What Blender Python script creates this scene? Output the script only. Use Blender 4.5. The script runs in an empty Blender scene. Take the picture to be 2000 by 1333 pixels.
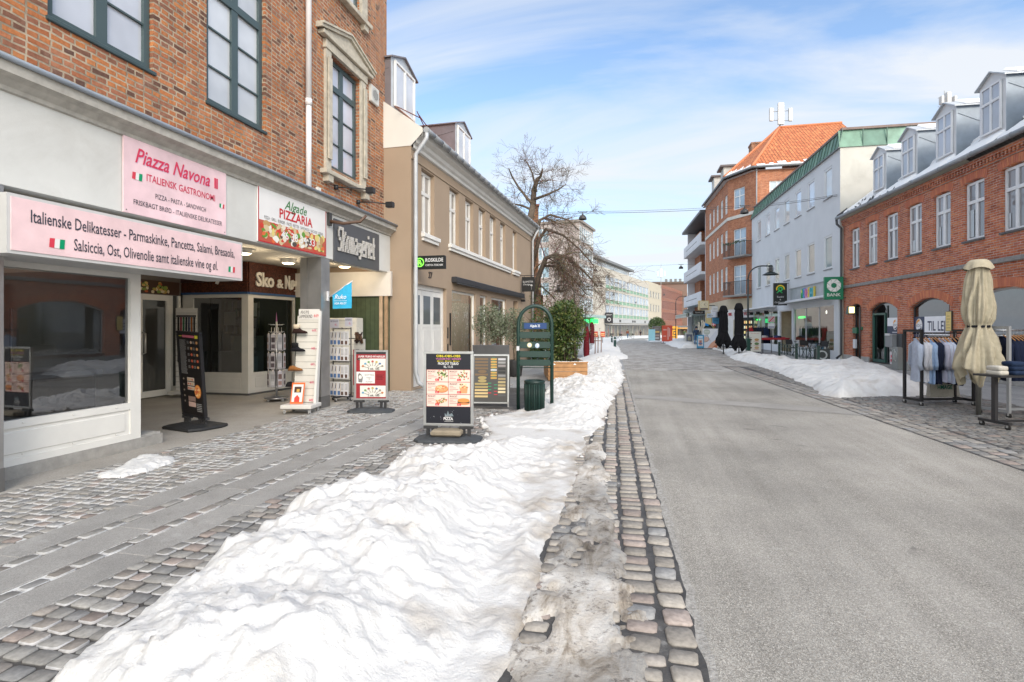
import bpy, bmesh, math, random
import numpy as np
from mathutils import Vector, Matrix
R = math.radians
sc = bpy.context.scene
# ------------------------------------------------------------------ camera, sky, sun, exposure
F = 1050.0; HZ = 640.0; H = 1.5
TH = math.atan(233 / F); CS, SN = math.cos(TH), math.sin(TH)
cam_d = bpy.data.cameras.new('camera'); cam = bpy.data.objects.new('camera', cam_d)
sc.collection.objects.link(cam); sc.camera = cam
cam_d.sensor_width = 36; cam_d.lens = F / 2000 * 36; cam_d.shift_y = -26.5 / 2000
cam_d.clip_start = 0.05; cam_d.clip_end = 3000
cam.location = (0, 0, H); cam.rotation_euler = (R(90), 0, TH)
SUN_EL, SUN_AZ = 32, 150          # compass degrees, 0 = +Y, clockwise; the sun stands behind the camera
w = bpy.data.worlds.new('World'); sc.world = w; w.use_nodes = True
nt = w.node_tree; nt.nodes.clear()
def N(t, ty, **k):
    n = t.nodes.new(ty)
    for a, b in k.items(): setattr(n, a, b)
    return n
sky = N(nt, 'ShaderNodeTexSky', sky_type='NISHITA', sun_disc=False, sun_elevation=R(SUN_EL), sun_rotation=R(SUN_AZ), altitude=0, air_density=1.0, dust_density=0.6, ozone_density=1.5)
geo = N(nt, 'ShaderNodeTexCoord')
sep = N(nt, 'ShaderNodeSeparateXYZ'); nt.links.new(geo.outputs['Generated'], sep.inputs[0])
# cloud layer: project the direction on a high plane so that streaks foreshorten to the horizon
mz = N(nt, 'ShaderNodeMath', operation='MAXIMUM'); mz.inputs[1].default_value = 0.0; nt.links.new(sep.outputs[2], mz.inputs[0])
ma = N(nt, 'ShaderNodeMath', operation='ADD'); ma.inputs[1].default_value = 0.16; nt.links.new(mz.outputs[0], ma.inputs[0])
cmb = N(nt, 'ShaderNodeCombineXYZ')
for i in (0, 1):
    dv = N(nt, 'ShaderNodeMath', operation='DIVIDE'); nt.links.new(sep.outputs[i], dv.inputs[0]); nt.links.new(ma.outputs[0], dv.inputs[1]); nt.links.new(dv.outputs[0], cmb.inputs[i])
mp = N(nt, 'ShaderNodeMapping'); mp.inputs['Rotation'].default_value = (0, 0, R(-38)); mp.inputs['Scale'].default_value = (0.55, 1.5, 1); mp.inputs['Location'].default_value = (3.1, 1.7, 0)
nt.links.new(cmb.outputs[0], mp.inputs[0])
n1 = N(nt, 'ShaderNodeTexNoise'); n1.inputs['Scale'].default_value = 0.9; n1.inputs['Detail'].default_value = 10; n1.inputs['Roughness'].default_value = 0.55; n1.inputs['Distortion'].default_value = 0.9
nt.links.new(mp.outputs[0], n1.inputs['Vector'])
cr = N(nt, 'ShaderNodeValToRGB'); cr.color_ramp.elements[0].position = 0.39; cr.color_ramp.elements[0].color = (.06, .06, .06, 1); cr.color_ramp.elements[1].position = 0.60; cr.color_ramp.elements[1].color = (.93, .93, .93, 1)
nt.links.new(n1.outputs['Fac'], cr.inputs[0])
# pale veil near the horizon
hz = N(nt, 'ShaderNodeMapRange'); hz.inputs['From Min'].default_value = 0.0; hz.inputs['From Max'].default_value = 0.36; hz.inputs['To Min'].default_value = 0.96; hz.inputs['To Max'].default_value = 0.0
nt.links.new(sep.outputs[2], hz.inputs['Value'])
hs = N(nt, 'ShaderNodeHueSaturation'); hs.inputs['Saturation'].default_value = 1.06; hs.inputs['Value'].default_value = 2.35; nt.links.new(sky.outputs[0], hs.inputs['Color'])
mx = N(nt, 'ShaderNodeMix', data_type='RGBA'); nt.links.new(cr.outputs[0], mx.inputs[0])
mh = N(nt, 'ShaderNodeMix', data_type='RGBA'); nt.links.new(hz.outputs[0], mh.inputs[0]); nt.links.new(hs.outputs[0], mh.inputs[6]); mh.inputs[7].default_value = (5.6, 6.5, 7.8, 1); nt.links.new(mh.outputs[2], mx.inputs[6]); mx.inputs[7].default_value = (7.7, 8.0, 8.4, 1)
# added glow round the sun and overhead, out of view, to brighten surfaces
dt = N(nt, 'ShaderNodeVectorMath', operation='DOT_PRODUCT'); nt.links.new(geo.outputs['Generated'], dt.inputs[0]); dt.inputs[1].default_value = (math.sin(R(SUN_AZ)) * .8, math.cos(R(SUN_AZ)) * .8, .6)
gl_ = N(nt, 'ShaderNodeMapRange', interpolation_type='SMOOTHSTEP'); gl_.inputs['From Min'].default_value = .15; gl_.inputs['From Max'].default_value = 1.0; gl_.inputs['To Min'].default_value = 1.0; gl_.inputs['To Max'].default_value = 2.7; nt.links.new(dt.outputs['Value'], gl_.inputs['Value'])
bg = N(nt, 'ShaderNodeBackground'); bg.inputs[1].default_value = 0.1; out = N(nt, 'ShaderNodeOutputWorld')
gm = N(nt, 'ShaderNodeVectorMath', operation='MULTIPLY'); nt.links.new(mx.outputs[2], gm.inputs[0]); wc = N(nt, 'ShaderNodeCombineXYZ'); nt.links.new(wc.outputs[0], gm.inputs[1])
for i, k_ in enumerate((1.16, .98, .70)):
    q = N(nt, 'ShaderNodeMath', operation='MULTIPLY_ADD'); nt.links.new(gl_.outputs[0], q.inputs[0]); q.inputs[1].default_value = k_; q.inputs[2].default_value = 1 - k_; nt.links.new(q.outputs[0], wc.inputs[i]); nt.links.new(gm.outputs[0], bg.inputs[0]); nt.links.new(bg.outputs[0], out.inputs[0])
sd = bpy.data.lights.new('sun', 'SUN'); sd.energy = 1.45; sd.angle = R(20); sd.color = (1, .91, .80)
so = bpy.data.objects.new('sun', sd); sc.collection.objects.link(so)
so.rotation_euler = (R(90 - SUN_EL), 0, R(180 - SUN_AZ) )
sc.view_settings.view_transform = 'Standard'; sc.view_settings.look = 'None'; sc.view_settings.gamma = 1; sc.view_settings.exposure = 0.23
sc.cycles.max_bounces = 6; sc.cycles.diffuse_bounces = 3; sc.cycles.glossy_bounces = 3; sc.cycles.transparent_max_bounces = 10; sc.cycles.transmission_bounces = 4
# ------------------------------------------------------------------ helpers: survey
def gz(Y): return -.009 * max(0.0, Y - 35)
def ray(px):
    a = (px - 1000) / F
    return a * CS - SN, a * SN + CS
def G(px, py, up=0.0):
    z = 0
    for _ in range(30):
        d = (H - z - up) * F / (py - HZ); rx, ry = ray(px); z = gz(d * ry)
    return d * rx, d * ry
def D(px, py, d):                          # a point at depth d
    rx, ry = ray(px); return (d * rx, d * ry, H + (HZ - py) / F * d)
class Fr:                                  # u = to the viewer's right along the face, w = towards the viewer, z = up
    def __init__(s, x, y, comp, z=0.0): s.x, s.y, s.c, s.z = x, y, comp, z
    @property
    def U(s): return math.sin(R(s.c)), math.cos(R(s.c))
    @property
    def W(s): return -math.cos(R(s.c)) * -1, -math.sin(R(s.c))   # (cos, -sin): to the right of u
    def pt(s, u, w=0.0): U, W = s.U, s.W; return s.x + U[0] * u + W[0] * w, s.y + U[1] * u + W[1] * w
    def at(s, px, py, w=0.0):              # u, z where the sight line meets the plane w
        ox, oy = s.pt(0, w); ux, uy = s.U; rx, ry = ray(px)
        det = rx * -uy + ry * ux
        d = (ox * -uy + oy * ux) / det
        X, Y = d * rx, d * ry
        return (X - ox) * ux + (Y - oy) * uy, H + (HZ - py) / F * d - s.z
    def sub(s, u, w=0.0, z=0.0, turn=0.0):
        x, y = s.pt(u, w); return Fr(x, y, s.c + turn, s.z + z)
CAMF = 90 - math.degrees(TH)               # compass of a face square to the camera
def frg(px, py, turn=0.0, up=0.0):
    x, y = G(px, py, up); return Fr(x, y, CAMF + turn, gz(y))
# ------------------------------------------------------------------ helpers: text
_tc = {}
def text_geo(s, bold=0.0, shear=0.0, spacing=1.0):
    k = (s, bold, shear, spacing)
    if k not in _tc:
        cu = bpy.data.curves.new('t', 'FONT'); cu.body = s; cu.offset = bold; cu.shear = shear; cu.space_character = spacing; cu.resolution_u = 2
        o = bpy.data.objects.new('t', cu); sc.collection.objects.link(o)
        dg = bpy.context.evaluated_depsgraph_get(); me = o.evaluated_get(dg).to_mesh()
        vs = [(v.co.x, v.co.y) for v in me.vertices]; fs = [tuple(p.vertices) for p in me.polygons]
        o.evaluated_get(dg).to_mesh_clear(); bpy.data.objects.remove(o); bpy.data.curves.remove(cu)
        if not vs: vs = [(0, 0)]
        x0 = min(v[0] for v in vs); x1 = max(v[0] for v in vs)
        _tc[k] = ([(x - x0, y) for x, y in vs], fs, x1 - x0)
    return _tc[k]
# ------------------------------------------------------------------ helpers: mesh builder
class MB:
    def frame4(s, a, b, c, e, w0, w1, t, tz=None, col=None):
        tz = tz or t; s.box(a, a + t, w0, w1, c, e, col); s.box(b - t, b, w0, w1, c, e); s.box(a + t, b - t, w0, w1, c, c + tz); s.box(a + t, b - t, w0, w1, e - tz, e)
    def __init__(s): s.v = []; s.f = []; s.c = []; s.m = []; s.sm = []; s.col = (.5, .5, .5); s.mi = 0; s.smooth = False
    def face(s, idx): s.f.append(tuple(idx)); s.c.append(s.col); s.m.append(s.mi); s.sm.append(s.smooth)
    def poly(s, pts, col=None):
        if col is not None: s.col = col
        b = len(s.v); s.v += [tuple(p) for p in pts]; s.face(range(b, b + len(pts)))
    def box(s, u0, u1, w0, w1, z0, z1, col=None, bev=0.0):
        if col is not None: s.col = col
        if u0 > u1: u0, u1 = u1, u0
        if w0 > w1: w0, w1 = w1, w0
        if z0 > z1: z0, z1 = z1, z0
        b = len(s.v)
        if bev > 0:
            e = bev
            for z, k in ((z0, e), (z0 + e, 0), (z1 - e, 0), (z1, e)):
                s.v += [(u0 + k, w0 + k, z), (u1 - k, w0 + k, z), (u1 - k, w1 - k, z), (u0 + k, w1 - k, z)]
            s.face((b + 3, b + 2, b + 1, b))
            for l in range(3):
                q = b + 4 * l
                for i in range(4): j = (i + 1) % 4; s.face((q + i, q + j, q + 4 + j, q + 4 + i))
            s.face((b + 12, b + 13, b + 14, b + 15)); return
        s.v += [(u0, w0, z0), (u1, w0, z0), (u1, w1, z0), (u0, w1, z0), (u0, w0, z1), (u1, w0, z1), (u1, w1, z1), (u0, w1, z1)]
        for q in ((3, 2, 1, 0), (4, 5, 6, 7), (0, 1, 5, 4), (1, 2, 6, 5), (2, 3, 7, 6), (3, 0, 4, 7)): s.face([b + i for i in q])
    def hexa(s, p, col=None):              # 8 corners: bottom ring, top ring
        if col is not None: s.col = col
        b = len(s.v); s.v += [tuple(q) for q in p]
        for q in ((3, 2, 1, 0), (4, 5, 6, 7), (0, 1, 5, 4), (1, 2, 6, 5), (2, 3, 7, 6), (3, 0, 4, 7)): s.face([b + i for i in q])
    def tube(s, path, r, n=8, col=None, cap=True, smooth=True):
        if col is not None: s.col = col
        P = [Vector(p) for p in path]; rs = r if isinstance(r, (list, tuple)) else [r] * len(P)
        b = len(s.v); up = Vector((0, 0, 1)); prev = None; osm = s.smooth; s.smooth = smooth
        for i, p in enumerate(P):
            t = (P[min(i + 1, len(P) - 1)] - P[max(i - 1, 0)])
            if t.length < 1e-9: t = Vector((0, 0, 1))
            t.normalize()
            if prev is None:
                a = t.cross(up)
                if a.length < .05: a = t.cross(Vector((1, 0, 0)))
            else: a = prev - t * prev.dot(t)
            if a.length < 1e-6: a = t.orthogonal()
            a.normalize(); prev = a; c = t.cross(a)
            for k in range(n):
                q = 2 * math.pi * k / n; s.v.append(tuple(p + (a * math.cos(q) + c * math.sin(q)) * rs[i]))
        for i in range(len(P) - 1):
            for k in range(n): j = (k + 1) % n; s.face((b + i * n + k, b + i * n + j, b + (i + 1) * n + j, b + (i + 1) * n + k))
        s.smooth = False
        if cap: s.face([b + k for k in range(n)][::-1]); s.face([b + (len(P) - 1) * n + k for k in range(n)])
        s.smooth = osm
    def lathe(s, prof, cu=0, cw=0, n=16, col=None, smooth=True, su=1, sw=1):
        if col is not None: s.col = col
        b = len(s.v); osm = s.smooth; s.smooth = smooth
        for r, z in prof:
            for k in range(n): q = 2 * math.pi * k / n; s.v.append((cu + r * su * math.cos(q), cw + r * sw * math.sin(q), z))
        for i in range(len(prof) - 1):
            for k in range(n): j = (k + 1) % n; s.face((b + i * n + k, b + i * n + j, b + (i + 1) * n + j, b + (i + 1) * n + k))
        s.smooth = osm
    def disc(s, u, z, w, ru, rz=None, n=16, col=None, a0=0, tilt=0.0):
        if col is not None: s.col = col
        rz = ru if rz is None else rz; ct, st = math.cos(tilt), math.sin(tilt); pts = []
        for k in range(n):
            q = -2 * math.pi * k / n; x, y = ru * math.cos(q), rz * math.sin(q)
            pts.append((u + x * ct - y * st, w, z + x * st + y * ct))
        s.poly(pts)
    def ring(s, u, z, w, r0, r1, n=28, a0=0, a1=360, col=None, f=1.0):
        if col is not None: s.col = col
        b = len(s.v)
        for k in range(n + 1):
            q = R(a0 + (a1 - a0) * k / n)
            for r in (r0, r1): s.v.append((u + r * math.cos(q) * f, w, z + r * math.sin(q)))
        for k in range(n): s.face((b + 2 * k, b + 2 * k + 1, b + 2 * k + 3, b + 2 * k + 2))
    def rect(s, u0, u1, z0, z1, w, col=None): s.poly([(u0, w, z0), (u0, w, z1), (u1, w, z1), (u1, w, z0)], col)
    def text(s, t, u, z, w, h, col=None, width=None, al='C', bold=0.0, shear=0.0, th=0.0, slope=0.0):
        if col is not None: s.col = col
        vs, fs, L = text_geo(t, bold, shear); k = h / 0.70; kx = k if width is None else width / max(L, 1e-6)
        u0 = u - (L * kx * (.5 if al == 'C' else (1 if al == 'R' else 0))); b = len(s.v)
        s.v += [(u0 + x * kx, w, z + y * k + slope * x * kx) for x, y in vs]
        for f in fs: s.face([b + i for i in f])
        if th:                             # raised letters: sides from the boundary edges
            ed = {}
            for f in fs:
                for i in range(len(f)):
                    a, c = f[i], f[(i + 1) % len(f)]
                    if (c, a) in ed: del ed[(c, a)]
                    else: ed[(a, c)] = 1
            b2 = len(s.v); s.v += [(x, y - th, zz) for x, y, zz in s.v[b:b + len(vs)]]
            for a, c in ed: s.face((b + a, b2 + a, b2 + c, b + c))
    def wall(s, u0, u1, z0, z1, holes=(), w=0.0, d=.12, col=None, thick=0.0):
        if col is not None: s.col = col
        us = sorted({u0, u1} | {h[0] for h in holes if u0 < h[0] < u1} | {h[1] for h in holes if u0 < h[1] < u1})
        zs = sorted({z0, z1} | {h[2] for h in holes if z0 < h[2] < z1} | {h[3] for h in holes if z0 < h[3] < z1})
        ins = lambda u, z: any(h[0] < u < h[1] and h[2] < z < h[3] for h in holes)
        for j in range(len(zs) - 1):
            run = None
            for i in range(len(us) - 1):
                solid = not ins((us[i] + us[i + 1]) / 2, (zs[j] + zs[j + 1]) / 2)
                if solid: run = us[i] if run is None else run
                if run is not None and (not solid or i == len(us) - 2):
                    s.rect(run, us[i + 1] if solid else us[i], zs[j], zs[j + 1], w); run = None
        for h in holes:
            a, b, c, e = h[:4]; ar = h[4] if len(h) > 4 else 0
            s.poly([(a, w, c), (a, w - d, c), (a, w - d, e - ar), (a, w, e - ar)]); s.poly([(b, w, c), (b, w, e - ar), (b, w - d, e - ar), (b, w - d, c)])
            s.poly([(a, w, c), (b, w, c), (b, w - d, c), (a, w - d, c)])
            if not ar: s.poly([(a, w, e), (a, w - d, e), (b, w - d, e), (b, w, e)])
            else:
                n = 12; pr = None
                for k in range(n + 1):
                    t = k / n; u = a + (b - a) * t; z = e - ar + ar * (1 - (2 * t - 1) ** 2)
                    if pr:
                        pu, pz = pr; s.poly([(pu, w, pz), (u, w, z), (u, w, e), (pu, w, e)]); s.poly([(pu, w, pz), (pu, w - d, pz), (u, w - d, z), (u, w, z)])
                    pr = (u, z)
    def build(s, name, mat, parent=None, fr=None):
        me = bpy.data.meshes.new(name)
        me.from_pydata([(u, -w, z) for u, w, z in s.v], [], [f[::-1] for f in s.f])
        mats = mat if isinstance(mat, (list, tuple)) else [mat]
        for k in mats: me.materials.append(MAT(k))
        me.polygons.foreach_set('material_index', s.m); me.polygons.foreach_set('use_smooth', s.sm)
        at = me.color_attributes.new('Col', 'FLOAT_COLOR', 'CORNER')
        arr = np.repeat(np.array([(c[0], c[1], c[2], 1.0) for c in s.c], dtype=np.float32).reshape(-1, 4), np.array([len(f) for f in s.f], dtype=np.int64), axis=0)
        at.data.foreach_set('color', arr.ravel()); me.update()
        o = bpy.data.objects.new(name, me); sc.collection.objects.link(o)
        if parent is not None: o.parent = parent
        elif fr is not None: o.location = (fr.x, fr.y, fr.z); o.rotation_euler = (0, 0, R(90 - fr.c))
        return o
def tag(o, label=None, cat=None, group=None, kind=None):
    if label: o['label'] = label
    if cat: o['category'] = cat
    if group: o['group'] = group
    if kind: o['kind'] = kind
    return o
def thing(name, label, cat, fr, group=None):
    o = bpy.data.objects.new(name, None); sc.collection.objects.link(o); o.empty_display_size = .2
    o.location = (fr.x, fr.y, fr.z); o.rotation_euler = (0, 0, R(90 - fr.c)); return tag(o, label, cat, group)
def copy_tree(o, parent=None):
    c = o.copy(); sc.collection.objects.link(c); c.parent = parent
    for ch in list(o.children): copy_tree(ch, c)
    return c
def move(o, fr): o.location = (fr.x, fr.y, fr.z); o.rotation_euler = (0, 0, R(90 - fr.c)); return o
# ------------------------------------------------------------------ materials
_m = {}
def MAT(k):
    if not isinstance(k, str): return k
    return _m[k]
def newmat(k):
    m = bpy.data.materials.new(k); m.use_nodes = True; t = m.node_tree; t.nodes.clear()
    o = N(t, 'ShaderNodeOutputMaterial'); p = N(t, 'ShaderNodeBsdfPrincipled'); t.links.new(p.outputs[0], o.inputs[0]); _m[k] = m
    return m, t, p, o
def noise(t, scale, detail=4, rough=.55, vec=None, dist=0):
    n = N(t, 'ShaderNodeTexNoise'); n.inputs['Scale'].default_value = scale; n.inputs['Detail'].default_value = detail; n.inputs['Roughness'].default_value = rough; n.inputs['Distortion'].default_value = dist
    if vec is None: vec = N(t, 'ShaderNodeTexCoord').outputs['Object']
    t.links.new(vec, n.inputs['Vector']); return n.outputs['Fac']
def ramp(t, fac, stops):
    r = N(t, 'ShaderNodeValToRGB'); e = r.color_ramp.elements
    while len(e) > 1: e.remove(e[-1])
    for i, (p, c) in enumerate(stops):
        q = e[0] if i == 0 else e.new(p)
        q.position = p; q.color = (c[0], c[1], c[2], 1) if isinstance(c, (tuple, list)) else (c, c, c, 1)
    t.links.new(fac, r.inputs[0]); return r.outputs[0]
def mixc(t, fac, a, b, mode='MIX'):
    m = N(t, 'ShaderNodeMix', data_type='RGBA', blend_type=mode)
    for s_, v in ((0, fac), (6, a), (7, b)):
        if hasattr(v, 'links'): t.links.new(v, m.inputs[s_])
        elif s_ == 0: m.inputs[0].default_value = v
        else: m.inputs[s_].default_value = (v[0], v[1], v[2], 1) if isinstance(v, (tuple, list)) else (v, v, v, 1)
    return m.outputs[2]
def bump(t, p, h, strength, dist=.01):
    b = N(t, 'ShaderNodeBump'); b.inputs['Strength'].default_value = strength; b.inputs['Distance'].default_value = dist
    t.links.new(h, b.inputs['Height']); t.links.new(b.outputs[0], p.inputs['Normal'])
def attr(t): return N(t, 'ShaderNodeAttribute', attribute_name='Col').outputs['Color']
def attmat(k, rough, metal=0.0, var=.12, vs=3.0, bs=0.0, bsc=60, spec=.5, grime=0.0):
    m, t, p, o = newmat(k); c = attr(t)
    f = ramp(t, noise(t, vs, 5), [(.3, 1 - var), (.7, 1 + var * .6)]); c = mixc(t, 1.0, c, f, 'MULTIPLY')
    if grime:
        g = ramp(t, noise(t, 1.1, 9, .7, dist=.6), [(.5, 0), (.72, grime)]); c = mixc(t, g, c, (.2, .17, .13))
    t.links.new(c, p.inputs['Base Color']); p.inputs['Roughness'].default_value = rough; p.inputs['Metallic'].default_value = metal; p.inputs['Specular IOR Level'].default_value = spec
    if bs: bump(t, p, noise(t, bsc, 3), bs, .004)
    return m
attmat('paint', .42, var=.07); attmat('print', .35, var=.04, spec=.4); attmat('matte', .8, var=.1, vs=6, bs=.25)
attmat('stone', .85, var=.22, vs=9, bs=.5, bsc=45, grime=.28); attmat('render', .85, var=.09, vs=1.3, bs=.3, bsc=90, grime=.2); attmat('stucco', .9, var=.06, vs=1.0, bs=.35, bsc=120)
attmat('metal', .34, metal=.85, var=.15, vs=4); attmat('zinc', .5, metal=.2, var=.16, vs=3); attmat('steel', .34, metal=.75, var=.22, vs=2.5); attmat('copper', .6, var=.3, vs=2.2, metal=.1)
attmat('cloth', .95, var=.12, vs=14, bs=.4, bsc=25, spec=.2); attmat('rubber', .7, var=.3, vs=12, bs=.4); attmat('wood', .6, var=.25, vs=7, bs=.3); attmat('bark', .95, var=.35, vs=10, bs=.8)
attmat('pinksign', .4, var=.2, vs=2.2); attmat('carpet', .95, var=.2, vs=5)
m, t, p, o = newmat('leaf'); c = attr(t); t.links.new(c, p.inputs['Base Color']); p.inputs['Roughness'].default_value = .4
tr = N(t, 'ShaderNodeBsdfTranslucent'); t.links.new(c, tr.inputs[0]); ms = N(t, 'ShaderNodeMixShader'); ms.inputs[0].default_value = .25
t.links.new(p.outputs[0], ms.inputs[1]); t.links.new(tr.outputs[0], ms.inputs[2]); t.links.new(ms.outputs[0], o.inputs[0])
m, t, p, o = newmat('glow'); c = attr(t); t.links.new(c, p.inputs['Base Color']); t.links.new(c, p.inputs['Emission Color']); p.inputs['Emission Strength'].default_value = 2.2
m, t, p, o = newmat('glowsoft'); c = attr(t); t.links.new(c, p.inputs['Base Color']); t.links.new(c, p.inputs['Emission Color']); p.inputs['Emission Strength'].default_value = .35
# clear shop glass: reflection over transparency
def glassmat(k, tint, ior, add=0.0):
    m, t, p, o = newmat(k); t.nodes.remove(p)
    g = N(t, 'ShaderNodeBsdfGlossy'); g.inputs['Roughness'].default_value = .015; g.inputs[0].default_value = (.95, .97, 1, 1)
    tp = N(t, 'ShaderNodeBsdfTransparent'); tp.inputs[0].default_value = (*tint, 1)
    fr = N(t, 'ShaderNodeFresnel'); fr.inputs[0].default_value = ior
    ad = N(t, 'ShaderNodeMath', operation='ADD', use_clamp=True); ad.inputs[1].default_value = add; t.links.new(fr.outputs[0], ad.inputs[0])
    nb = N(t, 'ShaderNodeBump'); nb.inputs['Strength'].default_value = .03; nb.inputs['Distance'].default_value = .02; t.links.new(noise(t, 1.3, 2), nb.inputs['Height']); t.links.new(nb.outputs[0], g.inputs['Normal'])
    ms = N(t, 'ShaderNodeMixShader'); t.links.new(ad.outputs[0], ms.inputs[0]); t.links.new(tp.outputs[0], ms.inputs[1]); t.links.new(g.outputs[0], ms.inputs[2]); t.links.new(ms.outputs[0], o.inputs[0])
glassmat('glass', (.85, .88, .87), 1.6, .13)
glassmat('glassmirror', (.9, .93, .92), 1.6, .25); glassmat('glassdark', (.5, .53, .55), 1.6, .10)
# pane seen with a blind behind it (kept opaque: nothing of the room shows)
m, t, p, o = newmat('pane'); c = mixc(t, 1.0, attr(t), ramp(t, noise(t, .9, 3), [(.35, .78), (.65, 1.08)]), 'MULTIPLY'); t.links.new(c, p.inputs['Base Color']); p.inputs['Roughness'].default_value = .5
p.inputs['Coat Weight'].default_value = 1; p.inputs['Coat Roughness'].default_value = .02; p.inputs['Coat IOR'].default_value = 1.75
b = N(t, 'ShaderNodeBump'); b.inputs['Strength'].default_value = .05; b.inputs['Distance'].default_value = .03; t.links.new(noise(t, 1.6, 2), b.inputs['Height']); t.links.new(b.outputs[0], p.inputs['Coat Normal'])
def brickmat(k, bw, rh, stops, mortar, ms=.012, squash=1.0, rough=.85, weather=None, bstr=.6, off=.5, wob=.012):
    m, t, p, o = newmat(k); tc = N(t, 'ShaderNodeTexCoord'); sp = N(t, 'ShaderNodeSeparateXYZ'); t.links.new(tc.outputs['Object'], sp.inputs[0])
    ad = N(t, 'ShaderNodeMath', operation='ADD'); t.links.new(sp.outputs[0], ad.inputs[0]); t.links.new(sp.outputs[1], ad.inputs[1])
    cb = N(t, 'ShaderNodeCombineXYZ'); t.links.new(ad.outputs[0], cb.inputs[0]); t.links.new(sp.outputs[2], cb.inputs[1])
    wn = N(t, 'ShaderNodeTexNoise'); wn.inputs['Scale'].default_value = 5; t.links.new(cb.outputs[0], wn.inputs['Vector'])
    wv = N(t, 'ShaderNodeVectorMath', operation='SCALE'); wv.inputs['Scale'].default_value = wob; sb = N(t, 'ShaderNodeVectorMath', operation='SUBTRACT'); t.links.new(wn.outputs['Color'], sb.inputs[0]); sb.inputs[1].default_value = (.5, .5, .5)
    t.links.new(sb.outputs[0], wv.inputs[0]); wn.inputs['Detail'].default_value = 5; av = N(t, 'ShaderNodeVectorMath', operation='ADD'); t.links.new(cb.outputs[0], av.inputs[0]); t.links.new(wv.outputs[0], av.inputs[1])
    b = N(t, 'ShaderNodeTexBrick', offset=off, offset_frequency=2, squash=squash, squash_frequency=2)
    b.inputs['Color1'].default_value = (0, 0, 0, 1); b.inputs['Color2'].default_value = (1, 1, 1, 1); b.inputs['Mortar'].default_value = (.5, .5, .5, 1)
    b.inputs['Scale'].default_value = 1; b.inputs['Mortar Size'].default_value = ms; b.inputs['Mortar Smooth'].default_value = .35; b.inputs['Brick Width'].default_value = bw; b.inputs['Row Height'].default_value = rh
    t.links.new(av.outputs[0], b.inputs['Vector'])
    c = ramp(t, b.outputs['Color'], stops)
    c = mixc(t, 1.0, c, ramp(t, noise(t, 22, 6, .7), [(.25, .62), (.75, 1.3)]), 'MULTIPLY')
    c = mixc(t, 1.0, c, ramp(t, noise(t, .8, 5, .6), [(.3, .8), (.7, 1.15)]), 'MULTIPLY')
    mc = mixc(t, ramp(t, noise(t, 3.5, 6, .7), [(.42, 0), (.58, 1)]), mortar, tuple(x * .55 for x in mortar))
    c = mixc(t, b.outputs['Fac'], c, mc)
    if weather: c = mixc(t, ramp(t, noise(t, 1.7, 8, .65, dist=.4), [(.56, 0), (.74, .5)]), c, weather)
    t.links.new(c, p.inputs['Base Color']); p.inputs['Roughness'].default_value = rough; p.inputs['Specular IOR Level'].default_value = .25
    iv = N(t, 'ShaderNodeMath', operation='SUBTRACT'); iv.inputs[0].default_value = 1; t.links.new(b.outputs['Fac'], iv.inputs[1])
    ah = N(t, 'ShaderNodeMath', operation='MULTIPLY_ADD'); t.links.new(noise(t, 50, 4), ah.inputs[0]); ah.inputs[1].default_value = .5; t.links.new(iv.outputs[0], ah.inputs[2])
    bump(t, p, ah.outputs[0], bstr, .008)
brickmat('brick_old', .215, .068, [(.0, (.11, .06, .045)), (.12, (.24, .11, .07)), (.3, (.32, .13, .075)), (.5, (.37, .13, .055)), (.72, (.46, .175, .065)), (.88, (.35, .14, .08)), (1, (.50, .20, .075))], (.43, .345, .25), .012, squash=.55, wob=.03, weather=(.45, .29, .22))
brickmat('brick_red', .245, .067, [(.0, (.36, .10, .05)), (.3, (.47, .14, .07)), (.6, (.54, .17, .085)), (.85, (.60, .22, .10)), (1, (.44, .14, .10))], (.55, .46, .40), .008, bstr=.4)
brickmat('brick_orange', .25, .07, [(.0, (.38, .13, .065)), (.5, (.48, .18, .09)), (1, (.54, .22, .11))], (.38, .27, .2), .010, bstr=.3)
brickmat('brick_brown', .25, .07, [(.0, (.26, .10, .065)), (.5, (.33, .13, .085)), (1, (.38, .16, .11))], (.33, .24, .19), .010, bstr=.2)
brickmat('mosaic', .024, .024, [(.0, (.03, .008, .005)), (.5, (.075, .018, .01)), (1, (.14, .04, .02))], (.09, .05, .04), .002, off=0, rough=.3, bstr=.2, wob=0)
# roof tiles
def tilemat(k, c1, c2):
    m, t, p, o = newmat(k); tc = N(t, 'ShaderNodeTexCoord')
    uv = N(t, 'ShaderNodeUVMap'); b = N(t, 'ShaderNodeTexBrick', offset=0.0); t.links.new(uv.outputs[0], b.inputs['Vector'])
    b.inputs['Color1'].default_value = (0, 0, 0, 1); b.inputs['Color2'].default_value = (1, 1, 1, 1); b.inputs['Scale'].default_value = 1; b.inputs['Mortar Size'].default_value = .02; b.inputs['Mortar Smooth'].default_value = .5; b.inputs['Brick Width'].default_value = .23; b.inputs['Row Height'].default_value = .34
    c = mixc(t, b.outputs['Color'], c1, c2); c = mixc(t, 1.0, c, ramp(t, noise(t, 2.5, 6), [(.3, .75), (.7, 1.2)]), 'MULTIPLY')
    c = mixc(t, b.outputs['Fac'], c, tuple(x * .35 for x in c1)); t.links.new(c, p.inputs['Base Color']); p.inputs['Roughness'].default_value = .7
    iv = N(t, 'ShaderNodeMath', operation='SUBTRACT'); iv.inputs[0].default_value = 1; t.links.new(b.outputs['Fac'], iv.inputs[1]); bump(t, p, iv.outputs[0], 1.0, .05)
tilemat('tile', (.47, .13, .045), (.62, .22, .08)); tilemat('slate', (.07, .075, .085), (.11, .115, .125))
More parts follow.
